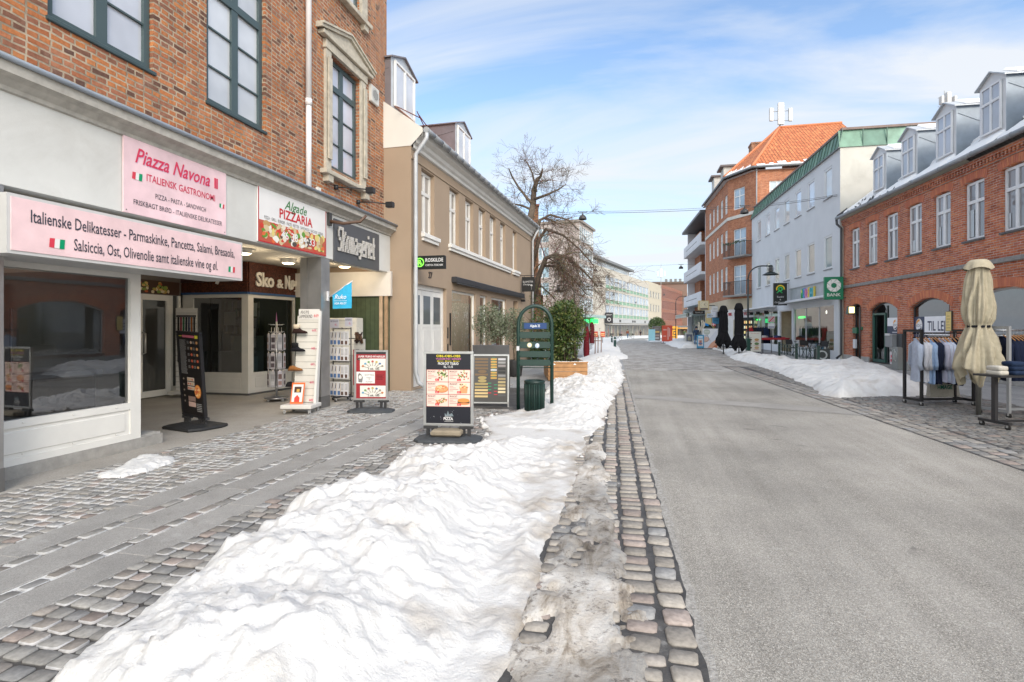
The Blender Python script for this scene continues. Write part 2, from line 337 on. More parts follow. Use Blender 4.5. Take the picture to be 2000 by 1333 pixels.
# ground materials
m, t, p, o = newmat('asphalt'); tc = N(t, 'ShaderNodeTexCoord').outputs['Object']
v = N(t, 'ShaderNodeTexVoronoi'); v.inputs['Scale'].default_value = 190; t.links.new(tc, v.inputs['Vector'])
c = ramp(t, v.outputs['Color'], [(.0, (.13, .12, .105)), (.35, (.25, .234, .207)), (.7, (.37, .348, .31)), (1, (.62, .59, .535))])
c = mixc(t, 1.0, c, ramp(t, noise(t, .55, 7, .6), [(.3, .80), (.7, 1.12)]), 'MULTIPLY')
mpn = N(t, 'ShaderNodeMapping'); mpn.inputs['Scale'].default_value = (2.4, .12, 1); t.links.new(tc, mpn.inputs[0])
c = mixc(t, ramp(t, noise(t, 1.6, 6, .6, vec=mpn.outputs[0]), [(.40, 0), (.75, .35)]), c, (.52, .495, .455))
mp2 = N(t, 'ShaderNodeMapping'); mp2.inputs['Scale'].default_value = (3, 9, 1); mp2.inputs['Rotation'].default_value = (0, 0, R(-12)); t.links.new(tc, mp2.inputs[0])
c = mixc(t, ramp(t, noise(t, 1.1, 5, .75, vec=mp2.outputs[0]), [(.62, 0), (.74, .5)]), c, (.62, .60, .57))
c = mixc(t, ramp(t, noise(t, .9, 4, .5, dist=1.5), [(.26, .7), (.31, 0)]), c, (.12, .11, .10)); c = mixc(t, 1.0, c, ramp(t, noise(t, .35, 6, .6), [(.35, .78), (.65, 1.1)]), 'MULTIPLY')
t.links.new(c, p.inputs['Base Color']); p.inputs['Roughness'].default_value = .8; bump(t, p, v.outputs['Distance'], .5, .006)
def pavemat(k, bw, rh, cols, joint, ms, frost=0.0, rot=0.0, off=.5, jf=.5):
    m, t, p, o = newmat(k); tc = N(t, 'ShaderNodeTexCoord').outputs['Object']
    mp = N(t, 'ShaderNodeMapping'); mp.inputs['Rotation'].default_value = (0, 0, R(rot)); t.links.new(tc, mp.inputs[0])
    wn = N(t, 'ShaderNodeTexNoise'); wn.inputs['Scale'].default_value = 3.5 / bw * .3; wn.inputs['Detail'].default_value = 3; t.links.new(tc, wn.inputs['Vector'])
    sb = N(t, 'ShaderNodeVectorMath', operation='SUBTRACT'); t.links.new(wn.outputs['Color'], sb.inputs[0]); sb.inputs[1].default_value = (.5, .5, .5)
    wv = N(t, 'ShaderNodeVectorMath', operation='SCALE'); wv.inputs['Scale'].default_value = bw * .35; t.links.new(sb.outputs[0], wv.inputs[0])
    av = N(t, 'ShaderNodeVectorMath', operation='ADD'); t.links.new(mp.outputs[0], av.inputs[0]); t.links.new(wv.outputs[0], av.inputs[1])
    b = N(t, 'ShaderNodeTexBrick', offset=off); b.inputs['Color1'].default_value = (0, 0, 0, 1); b.inputs['Color2'].default_value = (1, 1, 1, 1); b.inputs['Scale'].default_value = 1; b.inputs['Mortar Size'].default_value = ms; b.inputs['Mortar Smooth'].default_value = .6; b.inputs['Brick Width'].default_value = bw; b.inputs['Row Height'].default_value = rh
    t.links.new(av.outputs[0], b.inputs['Vector'])
    c = ramp(t, b.outputs['Color'], cols); c = mixc(t, 1.0, c, ramp(t, noise(t, 30, 5, .7), [(.3, .75), (.7, 1.25)]), 'MULTIPLY'); c = mixc(t, 1.0, c, ramp(t, noise(t, .7, 5, .6), [(.3, .8), (.7, 1.15)]), 'MULTIPLY')
    j = mixc(t, ramp(t, noise(t, 1.4, 6, .7), [(.5 - .1 * frost, 0), (.62 - .1 * frost, frost)]), joint, (.7, .7, .69)); c = mixc(t, b.outputs['Fac'], c, j)
    t.links.new(c, p.inputs['Base Color']); p.inputs['Roughness'].default_value = .75
    iv = N(t, 'ShaderNodeMath', operation='SUBTRACT'); iv.inputs[0].default_value = 1; t.links.new(b.outputs['Fac'], iv.inputs[1]); bump(t, p, iv.outputs[0], .7, .012)
ST = [(.0, (.20, .185, .165)), (.3, (.30, .28, .25)), (.6, (.37, .34, .305)), (.8, (.33, .28, .24)), (1, (.43, .40, .36))]
pavemat('sett_tex', .14, .105, ST, (.10, .09, .08), .014, .5)
pavemat('road_sett', .17, .12, [(.0, (.20, .185, .165)), (.5, (.29, .27, .245)), (1, (.38, .355, .325))], (.14, .13, .12), .014, .7)
pavemat('slab_tex', 1.0, .5, [(.0, (.26, .26, .26)), (1, (.33, .33, .33))], (.3, .3, .29), .006, .6, rot=90)
m, t, p, o = newmat('crust'); c = ramp(t, noise(t, 40, 6, .8), [(.38, (.22, .21, .19)), (.7, (.50, .48, .45))]); t.links.new(c, p.inputs['Base Color']); p.inputs['Roughness'].default_value = .9; bump(t, p, noise(t, 90, 4), .8)
attmat('sett', .72, var=.25, vs=38, bs=.5, bsc=70)
m, t, p, o = newmat('joint'); c = ramp(t, noise(t, 6, 8, .75), [(.36, (.06, .05, .04)), (.47, (.16, .14, .12)), (.55, (.62, .62, .61))]); t.links.new(c, p.inputs['Base Color']); p.inputs['Roughness'].default_value = .95; bump(t, p, noise(t, 60, 4), .6)
m, t, p, o = newmat('joint_wet'); c = ramp(t, noise(t, 3, 8, .7), [(.40, (.035, .033, .032)), (.6, (.09, .085, .08)), (.72, (.4, .39, .37))]); t.links.new(c, p.inputs['Base Color']); p.inputs['Roughness'].default_value = .6; bump(t, p, noise(t, 80, 4), .6)
m, t, p, o = newmat('granite'); v = N(t, 'ShaderNodeTexVoronoi'); v.inputs['Scale'].default_value = 220; t.links.new(N(t, 'ShaderNodeTexCoord').outputs['Object'], v.inputs['Vector'])
c = mixc(t, 1.0, attr(t), ramp(t, v.outputs['Color'], [(0, .72), (1, 1.25)]), 'MULTIPLY'); c = mixc(t, 1.0, c, ramp(t, noise(t, 2, 7, .65), [(.3, .82), (.7, 1.12)]), 'MULTIPLY')
c = mixc(t, ramp(t, noise(t, 3.3, 6, .7, dist=1.0), [(.62, 0), (.7, .5)]), c, (.14, .13, .115)); c = mixc(t, ramp(t, noise(t, 2.1, 6, .7), [(.60, 0), (.75, .35)]), c, (.62, .62, .61))
t.links.new(c, p.inputs['Base Color']); p.inputs['Roughness'].default_value = .7; bump(t, p, noise(t, 90, 3), .25)
m, t, p, o = newmat('concrete'); c = ramp(t, noise(t, 1.2, 8, .65), [(.3, (.27, .25, .22)), (.7, (.38, .355, .32))]); c = mixc(t, 1.0, c, ramp(t, noise(t, 60, 4), [(.3, .85), (.7, 1.15)]), 'MULTIPLY'); t.links.new(c, p.inputs['Base Color']); p.inputs['Roughness'].default_value = .8; bump(t, p, noise(t, 70, 4), .3)
# snow: white body with faint thaw stains, attribute carries real grime laid on it
m, t, p, o = newmat('snow'); c = mixc(t, ramp(t, noise(t, 4.5, 8, .72, dist=.5), [(.56, 0), (.74, .55)]), (.655, .648, .635), (.47, .43, .375)); c = mixc(t, ramp(t, noise(t, 28, 4, .6), [(.66, 0), (.72, .5)]), c, (.42, .37, .31)); c = mixc(t, 1.0, c, attr(t), 'MULTIPLY')
t.links.new(c, p.inputs['Base Color']); p.inputs['Roughness'].default_value = .6; p.inputs['Specular IOR Level'].default_value = .3
p.inputs['Subsurface Weight'].default_value = 0.0
h1 = noise(t, 70, 5, .7); h2 = noise(t, 16, 6, .6); ah = N(t, 'ShaderNodeMath', operation='MULTIPLY_ADD'); t.links.new(h1, ah.inputs[0]); ah.inputs[1].default_value = .3; t.links.new(h2, ah.inputs[2]); bump(t, p, ah.outputs[0], .65, .028)
m, t, p, o = newmat('snow_clean'); p.inputs['Base Color'].default_value = (.86, .865, .87, 1); p.inputs['Roughness'].default_value = .6; bump(t, p, noise(t, 14, 5), .4, .03)
m, t, p, o = newmat('ice'); mp = N(t, 'ShaderNodeMapping'); mp.inputs['Scale'].default_value = (2.2, .75, 1); t.links.new(N(t, 'ShaderNodeTexCoord').outputs['Object'], mp.inputs[0])
f1 = noise(t, 2.6, 9, .7, vec=mp.outputs[0], dist=.7); c = ramp(t, f1, [(.32, (.20, .16, .125)), (.40, (.40, .35, .29)), (.48, (.60, .56, .51)), (.60, (.72, .705, .68))])
c = mixc(t, ramp(t, noise(t, 14, 8, .78), [(.54, 0), (.62, .75)]), c, (.13, .105, .085)); c = mixc(t, 1.0, c, attr(t), 'MULTIPLY'); t.links.new(c, p.inputs['Base Color']); p.inputs['Roughness'].default_value = .6; bump(t, p, noise(t, 24, 8, .7), .8, .025)
# ------------------------------------------------------------------ value noise for modelling
_rs = np.random.RandomState(7); _tab = _rs.rand(256, 256)
def vn(x, y):
    xi = np.floor(x).astype(int); yi = np.floor(y).astype(int); fx = x - xi; fy = y - yi
    fx = fx * fx * (3 - 2 * fx); fy = fy * fy * (3 - 2 * fy)
    g = lambda a, b: _tab[a & 255, b & 255]
    return (g(xi, yi) * (1 - fx) + g(xi + 1, yi) * fx) * (1 - fy) + (g(xi, yi + 1) * (1 - fx) + g(xi + 1, yi + 1) * fx) * fy
def fbm(x, y, o=5, s=1.0):
    a = 0; k = .5; t = 0
    for i in range(o):
        c_, s_ = math.cos(i * 2.4 + .5), math.sin(i * 2.4 + .5); a = a + k * vn((x * c_ - y * s_) * s + 13.7 * i, (x * s_ + y * c_) * s + 7.1 * i); t += k; k *= .5; s *= 2.03
    return a / t
def pdist(poly, x, y):                     # signed distance, inside positive
    P = np.array(poly); n = len(P); d = np.full(x.shape, 1e9); ins = np.zeros(x.shape, bool)
    for i in range(n):
        ax, ay = P[i]; bx, by = P[(i + 1) % n]; ex, ey = bx - ax, by - ay; L = ex * ex + ey * ey + 1e-12
        t = np.clip(((x - ax) * ex + (y - ay) * ey) / L, 0, 1); d = np.minimum(d, np.hypot(x - ax - t * ex, y - ay - t * ey))
        c = ((ay > y) != (by > y)) & (x < (bx - ax) * (y - ay) / (by - ay + 1e-12) + ax); ins ^= c
    return np.where(ins, d, -d)
Fw = Fr(0, 0, 90)                          # world frame: u = X, w = -Y
def W3(x, y, z): return (x, -y, z)
def heightfield(name, poly, cell, hfun, mat, kind='structure', colf=None, edge=.02, jag=.12, jf=2.0):
    P = np.array(poly); x0, y0 = P.min(0) - .3; x1, y1 = P.max(0) + .3
    nx = int((x1 - x0) / cell) + 1; ny = int((y1 - y0) / cell) + 1
    X, Y = np.meshgrid(np.linspace(x0, x1, nx), np.linspace(y0, y1, ny))
    d = pdist(poly, X, Y) + (fbm(X, Y, 4, jf) - .5) * jag * 2 + (fbm(X + 9, Y, 3, jf * 4) - .5) * jag * .8
    gzv = -.009 * np.maximum(0, Y - 35)
    Z = np.where(d > 0, hfun(X, Y, d), 0) * np.clip(d / edge, 0, 1) + gzv - .012 * (d < cell)
    keep = d > -cell * 1.2; cellk = (keep[:-1, :-1] & keep[1:, :-1] & keep[:-1, 1:] & keep[1:, 1:]) & ((d[:-1, :-1] > 0) | (d[1:, 1:] > 0) | (d[1:, :-1] > 0) | (d[:-1, 1:] > 0))
    idx = np.arange(nx * ny).reshape(ny, nx); a = idx[:-1, :-1][cellk]; b = idx[:-1, 1:][cellk]; c = idx[1:, 1:][cellk]; e = idx[1:, :-1][cellk]
    used = np.zeros(nx * ny, bool); F_ = np.stack([a, b, c, e], 1); used[F_.ravel()] = True; rm = -np.ones(nx * ny, int); rm[used] = np.arange(used.sum())
    V = np.stack([X.ravel(), Y.ravel(), Z.ravel()], 1)[used]; F_ = rm[F_]
    me = bpy.data.meshes.new(name); me.from_pydata(V.tolist(), [], F_.tolist()); me.materials.append(MAT(mat)); me.polygons.foreach_set('use_smooth', [True] * len(F_))
    at = me.color_attributes.new('Col', 'FLOAT_COLOR', 'POINT'); col = np.ones((len(V), 4), np.float32)
    if colf is not None: col[:, :3] = colf(V[:, 0], V[:, 1], d.ravel()[used], V[:, 2] - gzv.ravel()[used])
    at.data.foreach_set('color', col.ravel()); me.update()
    o = bpy.data.objects.new(name, me); sc.collection.objects.link(o)
    if kind: o['kind'] = kind
    return o
def sheet(name, pts, mat, z, kind='structure', nY=1):
    m = MB(); m.col = (.4, .4, .4)
    m.poly([W3(x, y, z + gz(y)) for x, y in pts]); return tag(m.build(name, mat, fr=Fw), kind=kind)
def strip(name, xl, xr, ys, mat, z):       # left and right edge functions of Y
    m = MB(); m.col = (.4, .4, .4)
    for a, b in zip(ys[:-1], ys[1:]): m.poly([W3(xl(a), a, z + gz(a)), W3(xr(a), a, z + gz(a)), W3(xr(b), b, z + gz(b)), W3(xl(b), b, z + gz(b))])
    return tag(m.build(name, mat, fr=Fw), kind='structure')
rel = lambda y: .335 - .032 * (y - 2.4)    # left edge of the asphalt
rer = lambda y: 4.15 - .038 * (y - 2.4)    # right edge
YS = [-12, 0, 19.3, 35, 60, 90, 140, 260, 700]
strip('ground', lambda y: -400 if y > 0 else -60, lambda y: 400 if y > 0 else 60, YS, 'concrete', -.05)
strip('road', rel, rer, [-12, 19.3], 'asphalt', .0)
YE = [1.2 + i * .06 for i in range(301)]; _e = lambda y, k: float(fbm(np.array([y * 3.0 + k]), np.array([k * 2.0]), 4, 2.2)[0] - .5)
strip('road_edge_crust', lambda y: rel(y) - .02 + _e(y, 3) * .05, lambda y: rel(y) + .035 + _e(y, 9) * .08, YE, 'crust', .009)
strip('cobbled_road', lambda y: rel(y) if y < 60 else rel(60) - .12 * (y - 60) * .0, lambda y: rer(y) if y < 60 else rer(60) + (y - 60) * .12, [19.3, 35, 60, 90, 140, 230], 'road_sett', .0)
m = MB(); m.col = (.30, .285, .262)  # darker band laid over the asphalt, across the carriageway
m.poly([W3(rel(11.7), 11.7, .004), W3(rer(10.2), 10.2, .004), W3(rer(11), 11.0, .004), W3(rel(12.3), 12.3, .004)]); tag(m.build('road_dark_band', 'granite', fr=Fw), kind='structure')
strip('left_pavement', lambda y: -30, lambda y: rel(y) - .0, [13, 35, 60, 90, 140, 230], 'slab_tex', -.006)
strip('left_sidewalk', lambda y: -5.5, lambda y: -3.03, [-12, 13], 'joint', .005)
strip('left_sidewalk_edge', lambda y: -3.03, rel, [-12, 13], 'joint_wet', .004)
strip('left_walk_setts', lambda y: -5.5, lambda y: -4.15, [13, 24, 60, 100], 'sett_tex', .0)
strip('right_gutter', rer, lambda y: 4.6, [-12, 22], 'joint_wet', .003)
strip('right_cobbles', lambda y: 4.6, lambda y: 7.2, [-12, 22], 'joint_wet', .0045)
strip('right_cobbles_far', rer, lambda y: 7.2, [22, 35, 60, 90, 140], 'sett_tex', -.004)
strip('right_sidewalk', lambda y: 7.2, lambda y: 10.5 if y < 45 else 26, [-12, 22, 35, 60, 90, 140], 'slab_tex', -.004)
strip('arcade_floor', lambda y: -10.2, lambda y: -5.5, [-3, 11.8], 'concrete', .004)
strip('left_gutter', lambda y: rel(y) - 1.2, rel, [-12, 19.3], 'joint_wet', .0085)
# stones: rounded irregular setts laid as one paving sheet per field
def setts(name, stones, mat='sett', hh=.014):
    m = MB(); m.smooth = True; rnd = random.Random(3)
    for (x, y, a, b, rot, col, g) in stones:
        c, s = math.cos(rot), math.sin(rot); base = len(m.v); j = lambda: rnd.uniform(-.07, .07)
        cor = [(-1 + j(), -1 + j()), (1 + j(), -1 + j()), (1 + j(), 1 + j()), (-1 + j(), 1 + j())]
        pts = []                            # 8-sided outline with softened corners
        for i in range(4):
            p0 = cor[i]; pn = cor[(i + 1) % 4]; pts.append((p0[0] * .88 + pn[0] * .12, p0[1] * .88 + pn[1] * .12)); pts.append((p0[0] * .12 + pn[0] * .88, p0[1] * .12 + pn[1] * .88))
        tz = rnd.uniform(-.004, .004); tx, ty = rnd.uniform(-.02, .02), rnd.uniform(-.02, .02)
        for k, z in ((1.0, -.03), (.99, hh * .6), (.91, hh)):
            for (px, py) in pts:
                lx, ly = px * a * .5 * k, py * b * .5 * k
                m.v.append((x + lx * c - ly * s, -(y + lx * s + ly * c), z + g + tz + (lx * tx + ly * ty if z > 0 else 0)))
        m.v.append((x, -y, hh * 1.02 + g + tz)); m.col = col
        frost = x < -1 and rnd.random() < (.75 if x < -3.2 else .4)
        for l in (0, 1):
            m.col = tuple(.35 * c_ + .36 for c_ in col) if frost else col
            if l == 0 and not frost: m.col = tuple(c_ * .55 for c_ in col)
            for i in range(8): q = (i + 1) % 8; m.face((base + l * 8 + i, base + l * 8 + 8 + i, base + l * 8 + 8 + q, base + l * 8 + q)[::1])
        m.col = col
        for i in range(8): m.face((base + 16 + i, base + 24, base + 16 + (i + 1) % 8))
    return tag(m.build(name, mat, fr=Fw), kind='structure')
rnd = random.Random(11)
def scol(k=1.0, warm=.0):
    t = rnd.random(); b = rnd.uniform(.18, .29) * k
    if t < .09: return (b * 1.08, b * .90, b * .80)
    if t < .24: return (b * 1.04, b * .94, b * .84)
    if t < .40: return (b * .93, b * .92, b * .9)
    return (b * (1.02 + warm), b * .985, b * (.92 - warm))
def field(x0, x1, y0, y1, sx, sy, keep=None, k=1.0, gap=.012, rowaxis='x', g=0, warm=0, skew=None):
    L = []; y = y0; r = 0
    while y < y1:
        x = x0 + rnd.uniform(-.5, 0) * sx; wob = rnd.uniform(-.004, .004)
        while x < x1:
            w_ = sx * rnd.uniform(.78, 1.22)
            cx, cy = x + w_ / 2, y + sy / 2 + wob + .012 * math.sin(x * 2.1 + y)
            if x0 - .02 < cx < x1 and (keep is None or keep(cx, cy)): L.append((cx + (skew(cy) if skew else 0), cy, w_ - gap, sy - gap, rnd.uniform(-.06, .06), scol(k, warm), g))
            x += w_
        y += sy; r += 1
    return L
inview = lambda x, y: y > 1.6 and abs(((x * CS + y * SN) / max(.1, (-x * SN + y * CS)))) < 1.3
st = field(-5.47, -4.16, 1.5, 13, .105, .098, inview, k=1.18, warm=.02)
for xc in (-3.80, -3.385):                 # single rows between the slabs
    y = 1.2
    while y < 13: l = rnd.uniform(.13, .2); st.append((xc, y + l / 2, .085, l - .014, rnd.uniform(-.05, .05), scol(1.05), 0)); y += l
st += field(-3.02, -1.0, 1.2, 9.5, .118, .108, inview, k=1.1)
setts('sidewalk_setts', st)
# granite slabs with joints
m = MB()
for x0, x1, o in ((-4.14, -3.86, .3), (-3.74, -3.45, .72), (-3.32, -3.04, .1)):
    y = 1.0 - o
    while y < 13:
        b = rnd.uniform(.28, .315); m.box(x0, x1, -(y + .995), -y, -.03, .0145, (b * 1.02, b * .99, b * .94), bev=.004); y += 1.0
tag(m.build('paving_slabs', 'granite', fr=Fw), kind='structure')
# setts along the carriageway: edge row and rows beside it, left and right
st = []
for i, wd in enumerate((.155, .185, .15, .16, .15, .14)):
    xo = -.10 - i * .172; y = 1.5
    while y < 19.2:
        l = rnd.uniform(.09, .17) if i else rnd.uniform(.11, .19)
        if i < 5 or y > 5: st.append((rel(y) + xo + rnd.uniform(-.008, .008), y + l / 2, wd * rnd.uniform(.76, .93), l - .03, rnd.uniform(-.09, .09), scol(1.25, .06), -.004))
        y += l
setts('left_gutter_setts', st, hh=.024)
st = []
for i, wd in enumerate((.15, .17, .15)):
    y = 1.0
    while y < 21.5: l = rnd.uniform(.12, .22); st.append((rer(y) + .1 + i * .18, y + l / 2, wd, l - .018, rnd.uniform(-.05, .05), scol(1.1, .03), -.004)); y += l
st += [s_ for s_ in field(4.25, 7.2, 2.6, 22, .13, .115, lambda x, y: 1, k=.8) if s_[0] > rer(s_[1]) + .56]
setts('right_setts', st)
# ------------------------------------------------------------------ snow
def gp(L): return [G(*p) for p in L]
leftpoly = gp([(60, 1420), (140, 1340), (225, 1290), (330, 1190), (450, 1104), (522, 1067), (548, 1036), (595, 1008), (653, 985), (700, 972), (733, 950), (768, 930), (772, 904), (797, 888), (830, 894), (900, 891), (942, 872), (952, 850), (940, 820), (1000, 808), (1055, 780), (1078, 745), (1130, 730), (1140, 712), (1156, 696), (1172, 690), (1210, 700), (1216, 726), (1220, 740), (1214, 758), (1203, 772), (1196, 787), (1187, 806), (1181, 832), (1152, 858), (1140, 885), (1118, 960), (1070, 1075), (1015, 1220), (975, 1340), (950, 1500), (300, 1700)])
def hl(X, Y, d):
    rs_ = np.clip((X + .06 * Y + 1.5) / .6, 0, 1); base = .30 * (1 - np.exp(-d / (.15 + .22 * rs_))) * np.clip(.55 + .9 * fbm(X, Y, 2, .55), .3, 1.3)
    gx, gy = G(1010, 822); low = np.exp(-((X - gx) / 1.0) ** 2 - ((Y - gy) / 1.7) ** 2)
    gx2, gy2 = G(925, 868); low2 = np.exp(-((X - gx2) / .45) ** 2 - ((Y - gy2) / .5) ** 2)
    hx, hy = G(1145, 790); hig = np.exp(-((X - hx) / .7) ** 2 - ((Y - hy - 1.0) / 2.6) ** 2)
    base = base * np.clip(1 - .86 * low - .6 * low2, .08, 1) * (.95 + .75 * hig) * np.clip(1.15 - .06 * Y, .55, 1.1); att = np.clip(1 - .75 * low - .4 * low2, .2, 1)
    sx_ = np.clip((X + .06 * Y + 1.25) / .5, 0, 1); sx_ = sx_ * sx_ * (3 - 2 * sx_) * np.clip((8.5 - Y) / 1.5, 0, 1); base = base * (1 - .68 * sx_); att = att * (1 - .45 * sx_)
    # sledge and wheel furrows in the right half
    t = X + .06 * Y; fur = np.exp(-((t + .62) / .09) ** 2) * .11 + np.exp(-((t + .98) / .07) ** 2) * .07
    fur = .35 * fur * np.clip((7.0 - Y) / 2, 0, 1) * (.6 + .8 * fbm(X, Y, 2, 2))
    bil = np.abs(fbm(X, Y, 4, 2.2) - .5) * 2; bil2 = np.abs(fbm(X + 5, Y + 3, 4, 5.5) - .5) * 2
    n = (fbm(X, Y, 5, 1.5) - .5) * .12 + (fbm(X + 2, Y, 4, 4.2) - .5) * .07 + (fbm(X, Y, 4, 11) - .5) * .03 + (fbm(X, Y, 3, 24) - .5) * .016 + np.clip((fbm(X + 7, Y + 3, 2, 16) - .6) * 8, 0, 1) * .018
    flat = np.exp(-(((X - G(1050, 850)[0]) / 1.0) ** 2 + ((Y - G(1050, 850)[1]) / .25) ** 2)) * .16
    ck = np.clip((fbm(X + 3, Y + 8, 3, 3.4) - .52) * 5, 0, 1) * .05 + np.clip((fbm(X + 31, Y + 2, 3, 8.0) - .55) * 7, 0, 1) * .03
    return np.maximum(base + (n * 1.1 + ck) * att * np.clip(d / .16, 0, 1) - fur - flat, .03)
def snowcol(X, Y, d, z):
    g = np.clip((fbm(X, Y, 6, 3.0) - .60) * 5, 0, 1) * .5 + np.clip(1 - d / .12, 0, 1) * np.clip((fbm(X, Y, 4, 6) - .45) * 4, 0, 1) * .5
    t = X + .06 * Y; g = g + np.clip((t + .75) / .5, 0, 1) * np.clip((7.5 - Y) / 2, 0, 1) * .75 * np.clip((fbm(X, Y, 6, 5) - .40) * 5, 0, 1)
    return np.stack([1 - g * .45, 1 - g * .52, 1 - g * .60], 1)
heightfield('snowbank_left', leftpoly, .022, hl, 'snow', colf=snowcol, jag=.09)
icepoly = gp([(975, 1400), (1010, 1230), (1068, 1078), (1112, 968), (1142, 880), (1160, 858), (1178, 880), (1190, 940), (1212, 1000), (1222, 1060), (1240, 1110), (1262, 1190), (1290, 1260), (1300, 1400), (1310, 1500), (1000, 1500)])
def hi(X, Y, d): return .026 + .03 * fbm(X, Y, 5, 3) * np.clip(d / .1, 0, 1) + .028 * np.clip(-(X + .06 * Y + .35), 0, 1) * 2 - .05 * np.clip((fbm(X, Y, 4, 5) - .58) * 6, 0, 1) * (d < .22)
def icecol(X, Y, d, z): g = np.clip(fbm(X, Y, 5, 2) * 1.3, .5, 1); return np.stack([g, g * .985, g * .96], 1)
heightfield('gutter_ice', icepoly, .022, hi, 'ice', colf=icecol, jag=.10, edge=.05)
far_l = gp([(1120, 715), (1150, 690), (1165, 668), (1183, 661), (1215, 659), (1200, 672), (1208, 680), (1214, 690), (1226, 698), (1222, 702), (1190, 704), (1180, 712)])
heightfield('snowbank_left_far', far_l, .14, lambda X, Y, d: .28 * (1 - np.exp(-d / .5)) + (fbm(X, Y, 5, 1.2) - .5) * .28 * np.clip(d, 0, 1), 'snow', jag=.25, jf=.8)
rp1 = gp([(1330, 673), (1400, 682), (1416, 690), (1432, 702), (1470, 712), (1510, 727), (1540, 742), (1580, 757), (1598, 770), (1640, 778), (1700, 777), (1790, 776), (1830, 770), (1790, 742), (1745, 728), (1690, 713), (1640, 712), (1625, 718), (1600, 719), (1560, 710), (1500, 702), (1470, 690), (1400, 684), (1370, 678)])
def hr(X, Y, d): return np.maximum(.34 * (1 - np.exp(-d / .45)) * (.6 + .8 * fbm(X, Y, 2, .35)) + (fbm(X, Y, 5, 1.3) - .5) * .26 * np.clip(d / .4, 0, 1) + (fbm(X, Y, 4, 5) - .5) * .13 * np.clip(d / .3, 0, 1), .01)
heightfield('snowbank_right', rp1, .06, hr, 'snow', jag=.16, jf=1.2, colf=lambda X, Y, d, z: snowcol(X, Y + 40, d, z))
rp2 = gp([(1292, 668), (1310, 665), (1345, 668), (1362, 674), (1362, 680), (1330, 681), (1310, 676)])
heightfield('snowbank_right_far', rp2, .15, hr, 'snow', jag=.25, jf=.7)
heightfield('snow_strip_far', gp([(1155, 664), (1180, 660), (1230, 657), (1290, 656.5), (1350, 657), (1350, 660), (1290, 660), (1235, 661.5), (1190, 667)]), .35, lambda X, Y, d: .3 * (1 - np.exp(-d / .8)), 'snow', jag=.5, jf=.3)
heightfield('snow_by_signs_far', gp([(1262, 664), (1290, 663), (1296, 667), (1270, 668)]), .2, lambda X, Y, d: .15 * (1 - np.exp(-d / .6)), 'snow', jag=.4, jf=.4)
heightfield('snow_patch', gp([(190, 936), (225, 915), (262, 900), (310, 893), (348, 897), (330, 910), (290, 925), (240, 938)]), .014, lambda X, Y, d: .055 * (1 - np.exp(-d / .06)) + .06 * (fbm(X, Y, 4, 9) - .4) * np.clip(d / .05, 0, 1), 'snow', jag=.08, jf=6)
m = MB(); m.smooth = True; m.col = (1, 1, 1); rnd = random.Random(88)
for k in range(360):
    i = rnd.randrange(2, 20) if k % 3 else rnd.randrange(22, 36); a_, b_ = leftpoly[i], leftpoly[i + 1]; t_ = rnd.random(); off = abs(rnd.gauss(0, .07)) - .05; x = a_[0] + (b_[0] - a_[0]) * t_ + (-off if i < 21 else off); y = a_[1] + (b_[1] - a_[1]) * t_ + rnd.gauss(0, .03)
    s_ = abs(rnd.gauss(0, .018)) + .006
    if k % 3 == 0: s_ *= .6
    if y > 9: continue
    n0 = len(m.v); m.lathe([(s_ * .9, -.01), (s_ * 1.1, s_ * .4), (s_ * .7, s_ * 1.0), (0.001, s_ * 1.2)], x, -y, 7)
    m.v[n0:] = [(u_ + rnd.gauss(0, s_ * .18), w_ + rnd.gauss(0, s_ * .18), z_ + rnd.gauss(0, s_ * .12) + .006) for u_, w_, z_ in m.v[n0:]]
tag(m.build('snow_clumps', 'snow', fr=Fw), 'loose little clumps of snow along the edges of the left snowbank', 'snow', kind='stuff')
heightfield('snow_crumbs', gp([(350, 912), (368, 905), (372, 908), (360, 914)]), .012, lambda X, Y, d: .015 + 0 * X, 'snow', jag=.03, jf=12)
# ------------------------------------------------------------------ building parts
def window(T, u0, u1, z0, z1, w=-.1, vs=((.5, .09),), hs=((.66, .08),), fc=(.8, .8, .79), pc=(.35, .38, .42), t=.055, dep=.055, pane='pane', name='window', sill=None, fm='paint', glazing=()):
    m = MB(); m.col = fc
    m.box(u0, u0 + t, w - dep, w, z0, z1); m.box(u1 - t, u1, w - dep, w, z0, z1); m.box(u0 + t, u1 - t, w - dep, w, z0, z0 + t); m.box(u0 + t, u1 - t, w - dep, w, z1 - t, z1)
    for f, k in vs: c = u0 + (u1 - u0) * f; m.box(c - k / 2, c + k / 2, w - dep, w - .004, z0 + t, z1 - t)
    for f, k in hs: c = z0 + (z1 - z0) * f; m.box(u0 + t, u1 - t, w - dep, w + .004, c - k / 2, c + k / 2)
    for a, b, f, k in glazing: c = z0 + (z1 - z0) * f; m.box(u0 + (u1 - u0) * a, u0 + (u1 - u0) * b, w - dep + .01, w - .012, c - k / 2, c + k / 2)
    o = m.build(name, fm, T)
    g = MB(); g.rect(u0 + t * .5, u1 - t * .5, z0 + t * .5, z1 - t * .5, w - dep * .6, pc); g.build('pane', pane, o)
    if sill: s_ = MB(); s_.box(u0 - sill[0], u1 + sill[0], w - dep, sill[1], z0 - sill[2], z0 - .002, sill[3], bev=.008); s_.build('window_sill', sill[4] if len(sill) > 4 else 'stone', T)
    return o
def part(T, name, mat, *boxes, label=None):
    m = MB()
    for b in boxes: m.box(*b[:6], col=b[6], bev=b[7] if len(b) > 7 else 0)
    o = m.build(name, mat, T)
    if label: o['label'] = label
    return o
def roofpoly(m, pts, u=None):              # world-true tile scale through a UV map built after
    m.poly(pts)
